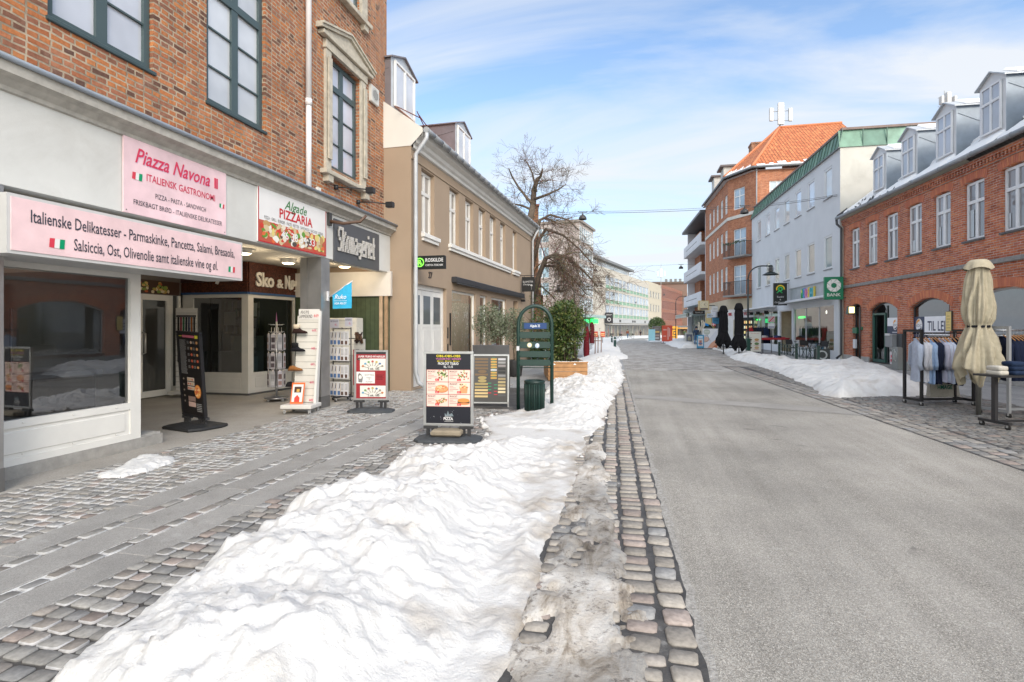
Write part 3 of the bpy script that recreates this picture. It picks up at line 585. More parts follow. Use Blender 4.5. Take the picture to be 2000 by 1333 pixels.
def uvroof(o):                             # u along the eave, v up the slope, metres
    me = o.data; uv = me.uv_layers.new(name='UVMap')
    for p in me.polygons:
        n = p.normal.copy()
        if n.z < 0: n = -n
        h = Vector((n.x, n.y, 0))
        if h.length < 1e-4: h = Vector((1, 0, 0))
        h.normalize(); e = Vector((-h.y, h.x, 0)); s_ = n.cross(e)
        for li in p.loop_indices:
            v = me.vertices[me.loops[li].vertex_index].co; uv.data[li].uv = (v.dot(e), v.dot(s_))
def pipe(T, pts, r=.045, col=(.42, .44, .46), name='downpipe', mat='zinc', n=10): m = MB(); m.tube(pts, r, n, col); return m.build(name, mat, T)
def tri_gable(m, u0, u1, w0, w1, z0, ze, za, col):   # gabled prism facing the viewer
    uc = (u0 + u1) / 2
    for w_ in (w0, w1): m.poly([(u0, w_, z0), (u1, w_, z0), (u1, w_, ze), (uc, w_, za), (u0, w_, ze)], col)
    m.poly([(u0, w0, z0), (u0, w1, z0), (u0, w1, ze), (u0, w0, ze)]); m.poly([(u1, w0, z0), (u1, w1, z0), (u1, w1, ze), (u1, w0, ze)])
# ================================================================== LEFT: old brick building with arcade
LB = Fr(-5.75, 0, 0); TL = thing('brick_building', 'weathered orange brick building with dark green window frames above the pizza shop arcade', 'building', LB)
GRN = (.055, .085, .09); PL = (.60, .62, .68)
wins = [(2.18, 3.41), (4.28, 5.51), (6.36, 7.58), (9.46, 10.65)]
hol = [(a, b, 4.64, 6.84) for a, b in wins] + [(a, b, 8.3, 10.2) for a, b in wins] + [(-2, -.8, 4.64, 6.84), (.1, 1.3, 4.64, 6.84)]
m = MB(); m.wall(-3, 11.98, 3.5, 11.6, hol, 0, .13); m.poly([(11.98, 0, 3.5), (11.98, -8, 3.5), (11.98, -8, 11.6), (11.98, 0, 11.6)]); m.poly([(-3, 0, 0), (-3, -9, 0), (-3, -9, 11.6), (-3, 0, 11.6)]); m.build('wall', 'brick_old', TL)
part(TL, 'roof', 'stone', (-3.1, 12.1, -8, .3, 11.6, 11.9, (.4, .38, .34)), (-3.1, 12.1, -8, .15, 11.9, 12.1, (.12, .12, .13)))
for i, (a, b, c, e) in enumerate(hol):
    tz = (6.30 - 4.64) / 2.2; gl = [(x0, x1, f * tz, .022) for x0, x1 in ((.04, .47), (.53, .96)) for f in (1 / 3, 2 / 3)]
    window(TL, a + .01, b - .01, c + .01, e - .01, -.05 if i != 3 else -.08, ((.5, .13),), ((tz, .11),), GRN, (PL[0] * (.9 + .05 * (i % 3)), PL[1] * (.9 + .05 * (i % 3)), PL[2] * .95), t=.075, dep=.07, glazing=gl, sill=(.03, .03, .05, GRN, 'zinc') if i != 3 else None)
# stone surround with pediment round one window, sill of the one above
m = MB(); S1 = (.50, .455, .37)
m.box(9.27, 9.46, 0, .05, 4.52, 6.86, S1); m.box(10.65, 10.86, 0, .05, 4.52, 6.86); m.box(9.24, 10.89, 0, .07, 6.86, 7.02); m.box(9.30, 9.42, .07, .1, 4.75, 6.7); m.box(10.71, 10.83, .07, .1, 4.75, 6.7)
m.box(9.14, 10.99, 0, .15, 4.43, 4.52, bev=.01); m.box(9.24, 9.42, 0, .12, 4.30, 4.43); m.box(10.71, 10.89, 0, .12, 4.30, 4.43)
m.box(9.08, 11.05, 0, .13, 7.04, 7.12, bev=.01); m.box(9.24, 10.89, 0, .1, 7.12, 7.2)
for s_, (a, b) in ((0, (9.0, 10.065)), (1, (11.13, 10.065))):
    for (k0, k1, ww) in ((0, .06, .14), (.06, .10, .17)):
        m.hexa([(a, 0, 7.12 + k0), (b, 0, 7.42 + k0), (b, ww, 7.42 + k0), (a, ww, 7.12 + k0), (a, 0, 7.12 + k1), (b, 0, 7.42 + k1), (b, ww, 7.42 + k1), (a, ww, 7.12 + k1)])
m.poly([(9.1, .09, 7.12), (11.03, .09, 7.12), (10.065, .09, 7.46)])
m.build('window_surround', 'stone', TL)
m = MB(); m.box(9.24, 9.46, 0, .07, 8.2, 10.3, S1); m.box(10.65, 10.89, 0, .07, 8.2, 10.3); m.box(9.14, 10.99, 0, .14, 8.1, 8.2, bev=.01); m.box(9.24, 9.42, 0, .1, 7.98, 8.1); m.box(10.71, 10.89, 0, .1, 7.98, 8.1); m.build('window_surround', 'stone', TL)
m = MB(); m.box(11.08, 11.44, 0, .07, 6.58, 6.98, (.62, .61, .57), bev=.02)
for k in range(6): m.box(11.15 + k * .042, 11.175 + k * .042, .07, .078, 6.66 + abs(k - 2.5) * .02, 6.90 - abs(k - 2.5) * .02, (.25, .25, .24))
m.ring(11.26, 6.78, .075, .125, .15, col=(.5, .5, .47)); m.build('air_vent', 'paint', TL)
m = MB(); m.tube([(8.67, .07, 11.5), (8.67, .07, 5.6)], .052, 12, (.72, .70, .70)); m.tube([(8.67, .07, 5.62), (8.67, .07, 5.5)], .06, 12); m.tube([(8.67, .07, 5.6), (8.67, .07, 3.9)], .05, 12); m.build('downpipe', 'paint', TL)
part(TL, 'junction_box', 'paint', (9.0, 9.1, 0, .05, 4.02, 4.12, (.78, .76, .7), .006))
# concrete fascia, cornice and zinc strip
m = MB(); FC = (.60, .60, .575)
for a, b in ((-3, 1.2), (1.205, 4.93), (4.935, 9.03), (9.035, 11.93)): m.box(a, b, .02, .17, 2.8, 3.66, FC)
m.build('fascia', 'render', TL)
m = MB(); m.col = (.42, .40, .36); prof = [(.0, 3.60), (.20, 3.66), (.20, 3.70), (.26, 3.75), (.33, 3.78), (.33, 3.88), (.0, 3.90)]
for (w0, z0), (w1, z1) in zip(prof[:-1], prof[1:]): m.poly([(-3, w0, z0), (12.02, w0, z0), (12.02, w1, z1), (-3, w1, z1)])
m.poly([(12.02, a, b) for a, b in prof]); m.build('cornice', 'stone', TL)
m = MB(); m.hexa([(-3, -.0, 3.90), (12.04, -.0, 3.90), (12.04, .35, 3.885), (-3, .35, 3.885), (-3, -.0, 3.98), (12.04, -.0, 3.98), (12.04, .35, 3.915), (-3, .35, 3.915)], (.30, .34, .39)); m.tube([(-3, .35, 3.90), (12.04, .35, 3.90)], .028, 8); m.build('roof_flashing', 'zinc', TL)
part(TL, 'arcade_ceiling', 'render', (-3, 11.93, -4.4, .02, 2.95, 3.05, (.62, .58, .50)), (-3, 11.93, -.10, .02, 2.8, 2.95, (.6, .57, .5)))
part(TL, 'rear_wall', 'render', (-3, 11.7, -4.5, -4.35, 0, 3, (.55, .52, .46)))
# pillars of brushed steel
for a, b, w0 in ((3.40, 3.79, -.24), (8.92, 9.22, -.28)):
    m = MB(); m.box(a, b, w0, .165, .0, .22, (.26, .26, .26)); m.box(a + .006, b - .006, w0 + .006, .16, .22, 2.8, (.46, .46, .46)); m.box(a + .002, b - .002, w0 + .15, w0 + .156, .22, 2.8, (.2, .2, .2)); m.build('pillar', 'steel', TL)
# delicatessen shop window
CW = (.74, .73, .69); SF = -.22
m = MB()
for (a, b, c, e) in ((3.80, 5.54, 2.10, 2.22), (3.80, 5.54, .13, .20), (3.80, 5.54, .50, .58), (3.80, 3.88, .2, .5), (5.40, 5.54, .2, .5), (3.80, 3.88, .58, 2.1), (5.40, 5.54, .58, 2.1)): m.box(a, b, SF - .08, SF, c, e, CW)
m.box(3.88, 5.40, SF - .06, SF - .015, .2, .5); m.box(3.97, 5.33, SF - .02, SF - .006, .245, .46, bev=.004)
for u_ in (4.2, 4.7, 5.2): m.box(u_, u_ + .02, SF, SF + .008, .225, .235); m.box(u_, u_ + .02, SF, SF + .008, .54, .55)
m.box(5.46, 5.54, -2.6, SF - .08, .13, 2.22); sf = m.build('shopfront', 'paint', TL)
g = MB(); g.rect(3.88, 5.40, .58, 2.10, SF - .04); g.build('shop_window', 'glassdark', sf)
for a, b in ((-2.9, -1), (-.95, 1.2), (1.25, 3.38)):
    m = MB()
    for q in ((a, b, 2.10, 2.22), (a, b, .13, .58), (a, a + .09, .58, 2.1), (b - .09, b, .58, 2.1)): m.box(q[0], q[1], SF - .08, SF, q[2], q[3], CW)
    o_ = m.build('shopfront', 'paint', TL); g = MB(); g.rect(a + .09, b - .09, .58, 2.1, SF - .04); g.build('shop_window', 'glassdark', o_)
part(TL, 'plinth', 'stone', (-3, 5.84, -.9, SF + .02, .0, .13, (.33, .32, .30)))
part(TL, 'door_step', 'stone', (5.545, 5.84, -1.6, SF - .02, .125, .15, (.36, .35, .33)))
# interior of the delicatessen
part(TL, 'interior_wall', 'matte', (-3, 5.4, -3.9, -3.85, .1, 2.9, (.16, .12, .09)), (-3, 5.4, -3.8, -.35, .1, .16, (.12, .1, .09)), (-3, 5.46, -3.8, -.35, 2.7, 2.75, (.2, .18, .16)))
m = MB()
for k in range(4): m.box(4.1, 5.2, -2.4, -2.0, .5 + k * .38, .53 + k * .38, (.35, .33, .3)); [m.box(4.15 + j * .12, 4.23 + j * .12, -2.35, -2.2, .53 + k * .38, .53 + k * .38 + .12 + .1 * ((j * 7 + k) % 3) / 3, ((.3, .07, .05), (.28, .25, .1), (.1, .16, .1), (.4, .38, .33))[(j * 3 + k) % 4]) for j in range(8)]
m.box(4.05, 4.1, -2.45, -2.0, .16, 2.1, (.3, .3, .28)); m.box(5.2, 5.25, -2.45, -2.0, .16, 2.1); tag(m.build('display_shelf', 'paint', fr=LB), 'dim shelf of bottles and jars inside the delicatessen window', 'shelf')
m = MB(); m.box(3.9, 5.2, -.75, -.4, .95, 1.0, (.3, .3, .3)); m.box(4.35, 4.37, -.6, -.58, 1.0, 1.7); m.box(3.95, 5.15, -.7, -.45, .16, .95, (.14, .13, .12)); tag(m.build('counter', 'paint', fr=LB), 'low dark counter just behind the delicatessen window', 'counter')
# recessed shops at the back of the arcade
d0, _ = Fr(-9.9, 0, 0).at(272, 700); d1, _ = Fr(-9.9, 0, 0).at(331, 700)
RB = -4.15
m = MB(); m.box(5.6, d0 - .02, RB - .1, RB, 0, 2.95, (.6, .57, .52)); m.box(d0 - .02, 10.2, RB - .1, RB, 2.2, 2.95, (.13, .11, .1)); m.box(d1, d1 + .07, RB - .1, RB + .02, 0, 2.2, CW); m.box(10.12, 10.2, RB - .1, RB, 0, 2.2, CW); m.box(d1 + .07, 10.12, RB - .1, RB, 0, .2, CW)
m.build('arcade_back_wall', 'paint', TL)
g = MB(); g.rect(d1 + .07, 10.12, .2, 2.2, RB - .03, (.03, .035, .04)); g.build('side_light', 'pane', TL)
m = MB(); a, b = d0, d1
for q in ((a, b, 2.08, 2.2), (a, b, .03, .16), (a, a + .07, .16, 2.08), (b - .09, b, .16, 2.08)): m.box(q[0], q[1], RB - .06, RB + .01, q[2], q[3], CW)
dr = m.build('door', 'paint', TL); g = MB(); g.rect(a + .07, b - .09, .16, 2.08, RB - .02, (.02, .022, .02)); g.build('pane', 'pane', dr)
m = MB(); m.tube([(a + .06, RB + .01, .95), (a + .06, RB + .09, .97), (a + .06, RB + .09, 1.38), (a + .06, RB + .01, 1.4)], .016, 8, (.6, .6, .58)); m.build('handle', 'metal', dr)
m = MB(); rnd = random.Random(5); m.rect(d0 - .9, d1 + .25, 2.22, 2.5, RB + .012, (.06, .03, .02))
for k in range(70): m.disc(d0 - .8 + rnd.random() * 1.5, 2.25 + rnd.random() * .2, RB + .014 + k * .0002, rnd.uniform(.03, .06), rnd.uniform(.02, .04), 9, rnd.choice([(.5, .12, .04), (.62, .4, .12), (.45, .3, .08), (.2, .28, .06), (.65, .55, .35)]))
tag(m.build('food_banner', 'print', fr=LB), 'food photo banner over the door at the back of the arcade', 'banner')
# key and shoe shop: two fronts meeting at a corner
FA = Fr(-9.9, 10.25, 90); TSH = thing('key_shop', 'cream corner shopfront with dark mosaic band of the shoe and key shop in the arcade', 'shop', FA)
cx_ = 1.70; FBc = 6.0; FB = FA.sub(cx_, 0, 0, FBc - 90)
def inA(m, FBl, us, **k): pass
def front(T, fr0, fr, u1, segs, name):
    # geometry given in frame fr, parented to T (frame fr0)
    m = MB()
    for (a, b, c, e, w0, w1) in segs: m.box(a, b, w0, w1, c, e, (.56, .53, .47))
    return m
class XB(MB):                              # builder working in frame fr but building under a parent with frame fr0
    def __init__(s, fr, fr0): super().__init__(); s.fr, s.fr0 = fr, fr0
    def build(s, name, mat, parent=None, fr=None):
        ca = R(s.fr0.c); ux, uy = math.sin(ca), math.cos(ca); wx, wy = math.cos(ca), -math.sin(ca); nv = []
        for u, w_, z in s.v:
            x, y = s.fr.pt(u, w_); dx, dy = x - s.fr0.x, y - s.fr0.y
            nv.append((dx * ux + dy * uy, dx * wx + dy * wy, z + s.fr.z - s.fr0.z))
        s.v = nv; return super().build(name, mat, parent, fr if fr else s.fr0)
IV = (.66, .64, .59)
for fr_, L_, nm in ((FA, cx_, 'front'), (FB, 1.47, 'front')):
    m = XB(fr_, FA)
    for q in ((0, L_, .05, .12), (0, L_, .42, .50), (0, L_, 2.16, 2.24)): m.box(q[0], q[1], -.07, 0, q[2], q[3], IV)
    for a, b in (((0, .28), (L_ - .16, L_)) if fr_ is FA else ((0, .15), (L_ - .03, L_))): m.box(a, b, -.068, .003, .12, 2.165, IV)
    m.box(.1, L_ - .1, -.05, -.012, .12, .42); m.box(.22, L_ - .2, -.02, -.006, .17, .38, bev=.003); m.box(0, L_, -.1, -.02, .0, .05, (.12, .12, .12))
    o_ = m.build('shopfront', 'paint', TSH)
    g = XB(fr_, FA); g.rect(.2 if fr_ is FA else .12, L_ - .12, .5, 2.16, -.035); g.build('shop_window', 'glassdark', o_)
    m = XB(fr_, FA); m.box(0, L_ + (.0 if fr_ is FA else .02), -.1, .035, 2.28, 2.94, (.1, .03, .02)); m.build('mosaic_band', 'mosaic', TSH)
    m = XB(fr_, FA); m.box(0, L_ + .02, -.05, .045, 2.235, 2.28, (.03, .09, .22)); m.build('blue_trim', 'paint', TSH)
    if fr_ is FA:
        m = XB(fr_, FA); m.box(.0, .6, .036, .06, 2.5, 2.78, (.05, .02, .02)); m.poly([(.78, .05, 2.82), (1.0, .05, 2.84), (1.12, .05, 2.72), (.98, .05, 2.45), (.9, .05, 2.47), (.95, .05, 2.62), (.78, .05, 2.72)], (.7, .68, .64)); m.build('shoe_emblem', 'paint', TSH)
m = XB(FB, FA)
ub = [FB.at(x, 545, .06)[0] for x in (500, 535, 541, 553, 557, 590)]
m.text('Sko', (ub[0] + ub[1]) / 2, 2.43, .075, .30, (.72, .68, .6), width=ub[1] - ub[0], bold=.03, th=.03); m.text('&', (ub[2] + ub[3]) / 2, 2.43, .075, .2, width=ub[3] - ub[2], bold=.02, th=.03); m.text('Nøg', ub[4], 2.43, .075, .30, width=(ub[5] - ub[4]) * .66, al='L', bold=.03, th=.03)
m.build('sign_lettering', 'paint', TSH)
# shop interior: racks of keys and tools, counter
m = XB(FA, FA); m.box(0, 1.7, -1.4, -1.35, 0, 2.9, (.12, .11, .10)); m.box(.0, 1.6, -1.3, -.1, 0, .06, (.05, .05, .05)); m.box(.3, 1.4, -.9, -.3, .06, .95, (.2, .24, .22))
rnd = random.Random(9)
for r_ in range(4):
    for k in range(26): m.box(.25 + k * .05, .28 + k * .05, -.6, -.58, 1.35 + r_ * .2, 1.48 + r_ * .2 + rnd.random() * .04, rnd.choice([(.25, .25, .24), (.16, .14, .1), (.12, .2, .14), (.3, .28, .2)]))
m.rect(1.0, 1.3, 1.55, 1.85, -.1, (.5, .52, .48)); m.build('shop_interior', 'matte', TSH)
m = XB(FB, FA); m.box(.1, 1.45, -1.2, -1.15, 0, 2.9, (.12, .12, .11)); m.box(.3, 1.2, -.8, -.7, .06, 1.3, (.16, .2, .17))
for r_ in range(3):
    for k in range(22): m.box(.2 + k * .055, .235 + k * .055, -.9, -.88, 1.4 + r_ * .25, 1.56 + r_ * .25 + rnd.random() * .05, rnd.choice([(.2, .2, .2), (.1, .09, .07), (.14, .17, .13)]))
m.rect(.16, .34, 1.75, 2.05, -.08, (.55, .58, .5)); m.rect(.16, .33, 1.5, 1.72, -.08, (.3, .3, .28)); m.rect(.18, .3, 1.05, 1.48, -.08, (.5, .54, .47)); m.rect(.17, .36, .52, .85, -.08, (.3, .4, .36)); m.build('shop_interior', 'matte', TSH)
# end panel of the arcade: white board, green boarding and rough posts
FE = Fr(-9.9, 11.74, 90); TE = thing('boarded_wall', 'green boarded end wall with white panel above and paint stained posts', 'wall', FE)
part(TE, 'board', 'wood', (1.8, 4.32, -.05, .0, 0, 2.24, (.045, .065, .03)), *[(1.8 + k * .12, 1.808 + k * .12, 0, .004, 0, 2.24, (.02, .03, .015)) for k in range(21)])
part(TE, 'white_panel', 'paint', (1.8, 4.40, -.02, .06, 2.24, 2.82, (.60, .57, .53)))
part(TE, 'post', 'wood', (4.10, 4.18, 0, .05, 0, 2.24, (.42, .30, .2))); part(TE, 'post', 'wood', (4.23, 4.31, 0, .05, 0, 2.7, (.3, .2, .12)))
# lamps under the ceiling
for (x, y), lab in zip(((-7.1, 10.1), (-5.95 - .35, 11.0), (-6.97, 8.6)), ('round glowing ceiling lamp in front of the key shop lettering', 'round glowing ceiling lamp nearest the blue pennant', 'round glowing ceiling lamp next to the end of the long pink sign')):
    f = Fr(x, y, CAMF, 2.84); t_ = thing('ceiling_lamp', lab, 'lamp', f, 'round lamps under the arcade ceiling'); m = MB(); m.lathe([(0, .0), (.10, .005), (.13, .03)], n=20, col=(1, .86, .6)); m.build('diffuser', 'glow', t_); m = MB(); m.lathe([(.135, .025), (.15, .04), (.15, .11)], n=20, col=(.62, .6, .55)); m.build('housing', 'paint', t_)
    ld = bpy.data.lights.new('lamp', 'POINT'); ld.energy = 14; ld.color = (1, .82, .58); ld.shadow_soft_size = .1; lo = bpy.data.objects.new('lamp_bulb', ld); sc.collection.objects.link(lo); lo.location = (0, 0, -.06); lo.parent = t_
# ------------------------------------------------------------------ signs on the fascia
def flag(m, u, z, w, s, flip=False):
    for k, c in enumerate(((.0, .28, .12), (.75, .75, .72), (.62, .05, .08))):
        k2 = (2 - k) if flip else k
        m.poly([(u + k2 * s * .33, w, z - .02 * s * k2), (u + (k2 + 1) * s * .33, w, z - .03 * s), (u + (k2 + 1) * s * .33 + .05 * s, w, z + s * .62), (u + k2 * s * .33 + .05 * s, w, z + s * .6)], c)
PK = (.66, .42, .46)
f = LB; m = MB(); T = thing('pink_sign_board', 'square pink sign board with red script name of the Italian shop', 'sign', LB.sub(4.94, .175, 2.80)); m = MB(); m.box(0, 1.56, 0, .02, 0, .90, (.80, .58, .61)); m.build('panel', 'pinksign', T)
m = MB(); RD = (.60, .035, .09)
m.text('Piazza Navona', .707, .593, .0225, .17, (.58, .40, .55), width=1.12, shear=.35, bold=.012); m.text('Piazza Navona', .70, .60, .024, .17, RD, width=1.12, shear=.35, bold=.014); m.box(1.34, 1.365, .022, .026, .60, .74, RD); m.box(1.375, 1.40, .022, .026, .60, .74)
m.text('ITALIENSK GASTRONOMI', .82, .42, .024, .085, RD, width=1.06, bold=.008); m.text('PIZZA - PASTA - SANDWICH', .80, .24, .024, .06, (.05, .05, .07), width=.78); m.text('FRISKBAGT BRØD - ITALIENSKE DELIKATESSER', .80, .11, .024, .06, (.05, .05, .07), width=1.36)
flag(m, .10, .40, .024, .13, True); flag(m, 1.43, .36, .024, .09)
for a, b in ((.03, .87), (1.53, .87), (.03, .03), (1.53, .03), (.78, .87)): m.disc(a, b, .024, .008, n=8, col=(.1, .1, .1))
m.build('lettering', 'print', T)
m = MB(); T = thing('long_sign_box', 'long pink light box sign listing Italian delicacies above the shop window', 'sign', LB.sub(3.61, .0, 2.15))
m.box(0, 2.9, -.12, .45, .0, .53, (.55, .55, .54)); m.build('housing', 'paint', T)
m = MB(); m.box(.03, 2.87, .45, .458, .03, .50, (.80, .58, .59)); m.build('panel', 'pinksign', T)
m = MB(); m.text('Italienske Delikatesser - Parmaskinke, Pancetta, Salami, Bresaola,', 1.46, .30, .462, .115, (.045, .05, .07), width=2.55, bold=.006); m.text('Salsiccia, Ost, Olivenolie samt italienske vine og øl.', 1.50, .10, .462, .115, (.045, .05, .07), width=1.86, bold=.006)
flag(m, .34, .10, .462, .14, True); flag(m, 2.62, .10, .462, .12); m.build('lettering', 'print', T)
T = thing('pizza_sign_board', 'white sign board with green and red lettering over a strip of food photos', 'sign', LB.sub(7.16, .175, 2.82)); m = MB(); m.box(0, 1.87, 0, .02, 0, .88, (.78, .77, .76))
m.build('panel', 'print', T); m = MB()
for q in ((0, 1.87, .855, .88), (0, 1.87, 0, .02), (0, .02, .02, .855), (1.85, 1.87, .02, .855)): m.rect(*q, .023, (.45, .02, .03))
m.rect(.02, 1.85, .02, .34, .0225, (.50, .10, .06)); rnd = random.Random(21)
for k in range(150):
    u_ = .1 + rnd.random() * 1.68; zz = .06 + rnd.random() * .26
    m.disc(u_, zz, .0235 + k * .00003, rnd.uniform(.035, .1) * .8, rnd.uniform(.02, .07), 10, rnd.choice([(.6, .05, .03), (.75, .68, .55), (.62, .5, .3), (.12, .3, .04), (.7, .15, .05), (.82, .8, .72), (.5, .3, .12), (.72, .6, .2), (.08, .07, .06)]), tilt=rnd.uniform(-.6, .6))
m.text('46 38 34 33', 1.02, .13, .030, .13, (.8, .8, .8), width=.95, bold=.01)
m.text('Algade', .95, .63, .024, .15, (.05, .20, .06), width=.62, shear=.35, bold=.01, slope=.0); m.text('PIZZARIA', .97, .46, .024, .15, (.55, .02, .03), width=.92, bold=.02); m.text('PIZZA · GRILL · BURGER · PASTE · RETTER · SANDWICH · NACHOS · KEBAB', .95, .37, .024, .05, (.12, .12, .12), width=1.62)
m.build('lettering', 'print', T)
T = thing('shoemaker_sign', 'dark grey sign panel with raised letters made of small white squares', 'sign', LB.sub(9.31, .172, 2.77)); m = MB(); m.box(0, 1.87, 0, .03, 0, .82, (.085, .09, .10)); m.build('panel', 'paint', T)
# letters assembled from raised square studs on a coarse grid
GL = {'S': ['0111', '1000', '1000', '0110', '0001', '0001', '1110'], 'k': ['1000', '1001', '1010', '1100', '1010', '1001', '1001'], 'o': ['0000', '0000', '0110', '1001', '1001', '1001', '0110'], 'm': ['00000', '00000', '11110', '10101', '10101', '10101', '10101'], 'a': ['0000', '0000', '0110', '0001', '0111', '1001', '0111'], 'g': ['0000', '0000', '0111', '1001', '0111', '0001', '0110'], 'e': ['0000', '0000', '0110', '1001', '1111', '1000', '0111'], 'r': ['000', '000', '101', '110', '100', '100', '100'], 'i': ['1', '0', '1', '1', '1', '1', '1'], 't': ['010', '010', '111', '010', '010', '010', '011']}
m = MB(); cu = .10; k_ = .031
for ch in 'Skomageriet':
    g_ = GL[ch]
    for r_, row in enumerate(g_):
        for c_, v_ in enumerate(row):
            if v_ == '1':
                for q in range(2):
                    for q2 in range(2):
                        uu = cu + c_ * k_ * 1.0 + q * k_ * .5; zz = .66 - r_ * .068 - q2 * .034 - (.068 if ch == 'g' else 0)
                        m.box(uu, uu + k_ * .42, .03, .07, zz, zz + .028, (.62, .60, .57))
                m.box(cu + c_ * k_, cu + (c_ + 1) * k_ - .002, .03, .045, .66 - r_ * .068 - .034 - (.068 if ch == 'g' else 0), .66 - r_ * .068 + .034 - (.068 if ch == 'g' else 0), (.28, .27, .26))
    cu += (len(g_[0]) + .75) * k_ * 1.02
m.build('lettering', 'paint', T)
# gooseneck spot lamps and old bracket over the sign
for u_, z_ in ((9.66, 4.28), (10.55, 4.19)):
    T = thing('sign_spotlight', 'black spotlight on a long arm, %s above the dark grey sign' % ('the upper left one' if u_ < 10 else 'the lower right one'), 'spotlight', LB.sub(u_, 0, z_), 'black sign spotlights on brick wall')
    m = MB(); m.lathe([(0, -.04), (.045, -.04), (.045, .04), (0, .04)], 0, .03, 12, (.02, .02, .022)); m.tube([(0, .04, 0), (.1, .3, .01), (.25, .62, -.02)], .013, 8); m.build('arm', 'paint', T)
    m = MB(); m.box(.2, .32, .56, .72, -.09, .03, (.02, .02, .022), bev=.01); m.build('lamp_head', 'paint', T)
m = MB(); m.box(9.10, 9.2, .17, .22, 3.42, 3.66, (.05, .05, .05)); m.tube([(9.15, .2, 3.5), (9.2, .45, 3.46), (9.3, .75, 3.5), (9.34, .85, 3.62)], [.035, .03, .028, .025], 8, (.10, .055, .035)); tag(m.build('rusty_bracket', 'paint', fr=LB), 'rusty bent bracket on the fascia between two signs', 'bracket')
# pennant on the steel pillar
T = thing('pennant', 'light blue pennant with white writing on a white pole fixed to the steel pillar', 'flag', LB.sub(9.12, .17, 2.12))
m = MB(); m.box(-.03, .03, 0, .02, -.12, .06, (.7, .7, .7)); m.tube([(0, .02, -.06), (.03, .50, .25)], .010, 8); m.build('pole', 'paint', T)
m = MB(); n_ = 8; q_ = []
for i in range(n_ + 1):
    t_ = i / n_; a_ = .10 + .38 * t_; row = []
    for j in range(7):
        s_ = j / 6; ztop = -.01 + .25 * t_; zb = -.27 + .01 * t_; row.append((a_ * .06 + .012 * math.sin(t_ * 7 + s_ * 2), a_, ztop + (zb - ztop) * s_))
    q_.append(row)
b0 = len(m.v); m.smooth = True; m.col = (.05, .42, .68)
for row in q_: m.v += row
for i in range(n_):
    for j in range(6): m.face((b0 + i * 7 + j, b0 + i * 7 + j + 1, b0 + (i + 1) * 7 + j + 1, b0 + (i + 1) * 7 + j))
m.build('cloth', 'cloth', T)
FP = LB.sub(9.12, .17, 2.12); x0_, y0_ = FP.pt(-.035, .0); mm = XB(Fr(x0_, y0_, 90, 2.12), FP); mm.text('Ruko', .29, -.09, 0, .085, (.8, .85, .88), width=.24, shear=.3, bold=.01); mm.text('ASSA ABLOY', .29, -.19, 0, .04, width=.25, bold=.01); mm.box(.16, .42, 0, .002, -.125, -.12); mm.build('lettering', 'cloth', T)
# ================================================================== LEFT: tan building
FT = Fr(-5.04, 11.79, 2.27); TT = thing('tan_building', 'two storey tan rendered building with white sills, white cornice and orange tile roof', 'building', FT)
TAN = (.35, .265, .19); WH = (.74, .73, .70); L_ = 12.71
tw = [(.63, 1.38), (2.5, 3.2), (3.81, 4.5), (5.09, 5.75), (6.31, 7.01), (7.61, 8.29), (9.44, 10.02), (11.2, 11.8)][:7]
th_ = [(a - .05, b, 3.82, 5.42) for a, b in tw] + [(.13, 2.23, .05, 2.56), (2.63, 4.73, .42, 2.56), (5.17, 5.92, .42, 2.56), (6.46, 8.39, .42, 2.56), (9.49, 10.25, .05, 2.58)]
m = MB(); m.col = TAN; m.wall(0, L_, 0, 5.75, th_, 0, .16); m.poly([(0, 0, 0), (0, -7.5, 0), (0, -7.5, 5.78), (0, 0, 5.78)]); m.poly([(L_, 0, 0), (L_, -7.5, 0), (L_, -7.5, 5.78), (L_, 0, 5.78)]); m.box(-.01, L_, 0, .025, 5.46, 5.52); m.build('wall', 'stucco', TT)
m = MB(); m.col = (.66, .64, .59)
for u_ in (-.012, L_ + .01): m = MB(); m.col = (.66, .64, .59); m.poly([(u_, 0, 5.76), (u_, .30, 6.05), (u_, .30, 6.15), (u_, -3.6, 8.95), (u_, -7.4, 6.1), (u_, -7.4, 5.76)]); m.build('gable', 'stucco', TT)
m = MB(); m.col = (.66, .65, .62); pr = [(.0, 5.70), (.06, 5.72), (.06, 5.80), (.12, 5.84), (.14, 5.92), (.26, 5.98), (.30, 6.08), (.30, 6.12)]
for (a, b), (c, e) in zip(pr[:-1], pr[1:]): m.poly([(-.0, a, b), (L_ + .05, a, b), (L_ + .05, c, e), (0, c, e)])
m.build('cornice', 'render', TT)
m = MB(); m.poly([(0, .34, 6.12), (L_, .34, 6.12), (L_, -3.6, 8.97), (0, -3.6, 8.97)]); m.poly([(0, -7.5, 6.1), (L_, -7.5, 6.1), (L_, -3.6, 8.97), (0, -3.6, 8.97)]); uvroof(m.build('roof', 'tile', TT))
m = MB()
m.col = (.34, .36, .38); n_ = 26
for i in range(n_): m.tube([(-.02 + i * L_ / n_, .38, 6.10), (-.02 + (i + 1) * L_ / n_, .38, 6.10)], .068, 10); m.tube([(i * L_ / n_, .38, 6.10), (i * L_ / n_ + .03, .38, 6.10)], .076, 10)
m.build('gutter', 'zinc', TT)
pipe(TT, [(.03, .38, 6.06), (.03, .38, 5.92), (.02, .24, 5.72), (.0, .12, 5.55), (.0, .12, 2.9), (.0, .12, .45), (.03, .18, .2), (.1, .34, .1)], .05, (.48, .50, .52)); pipe(TT, [(L_ - .1, .38, 6.05), (L_ - .15, .24, 5.75), (L_ - .15, .12, 5.5), (L_ - .15, .12, .1)], .05, (.48, .50, .52))
rnd = random.Random(4); m = MB(); m.col = (.9, .9, .92)
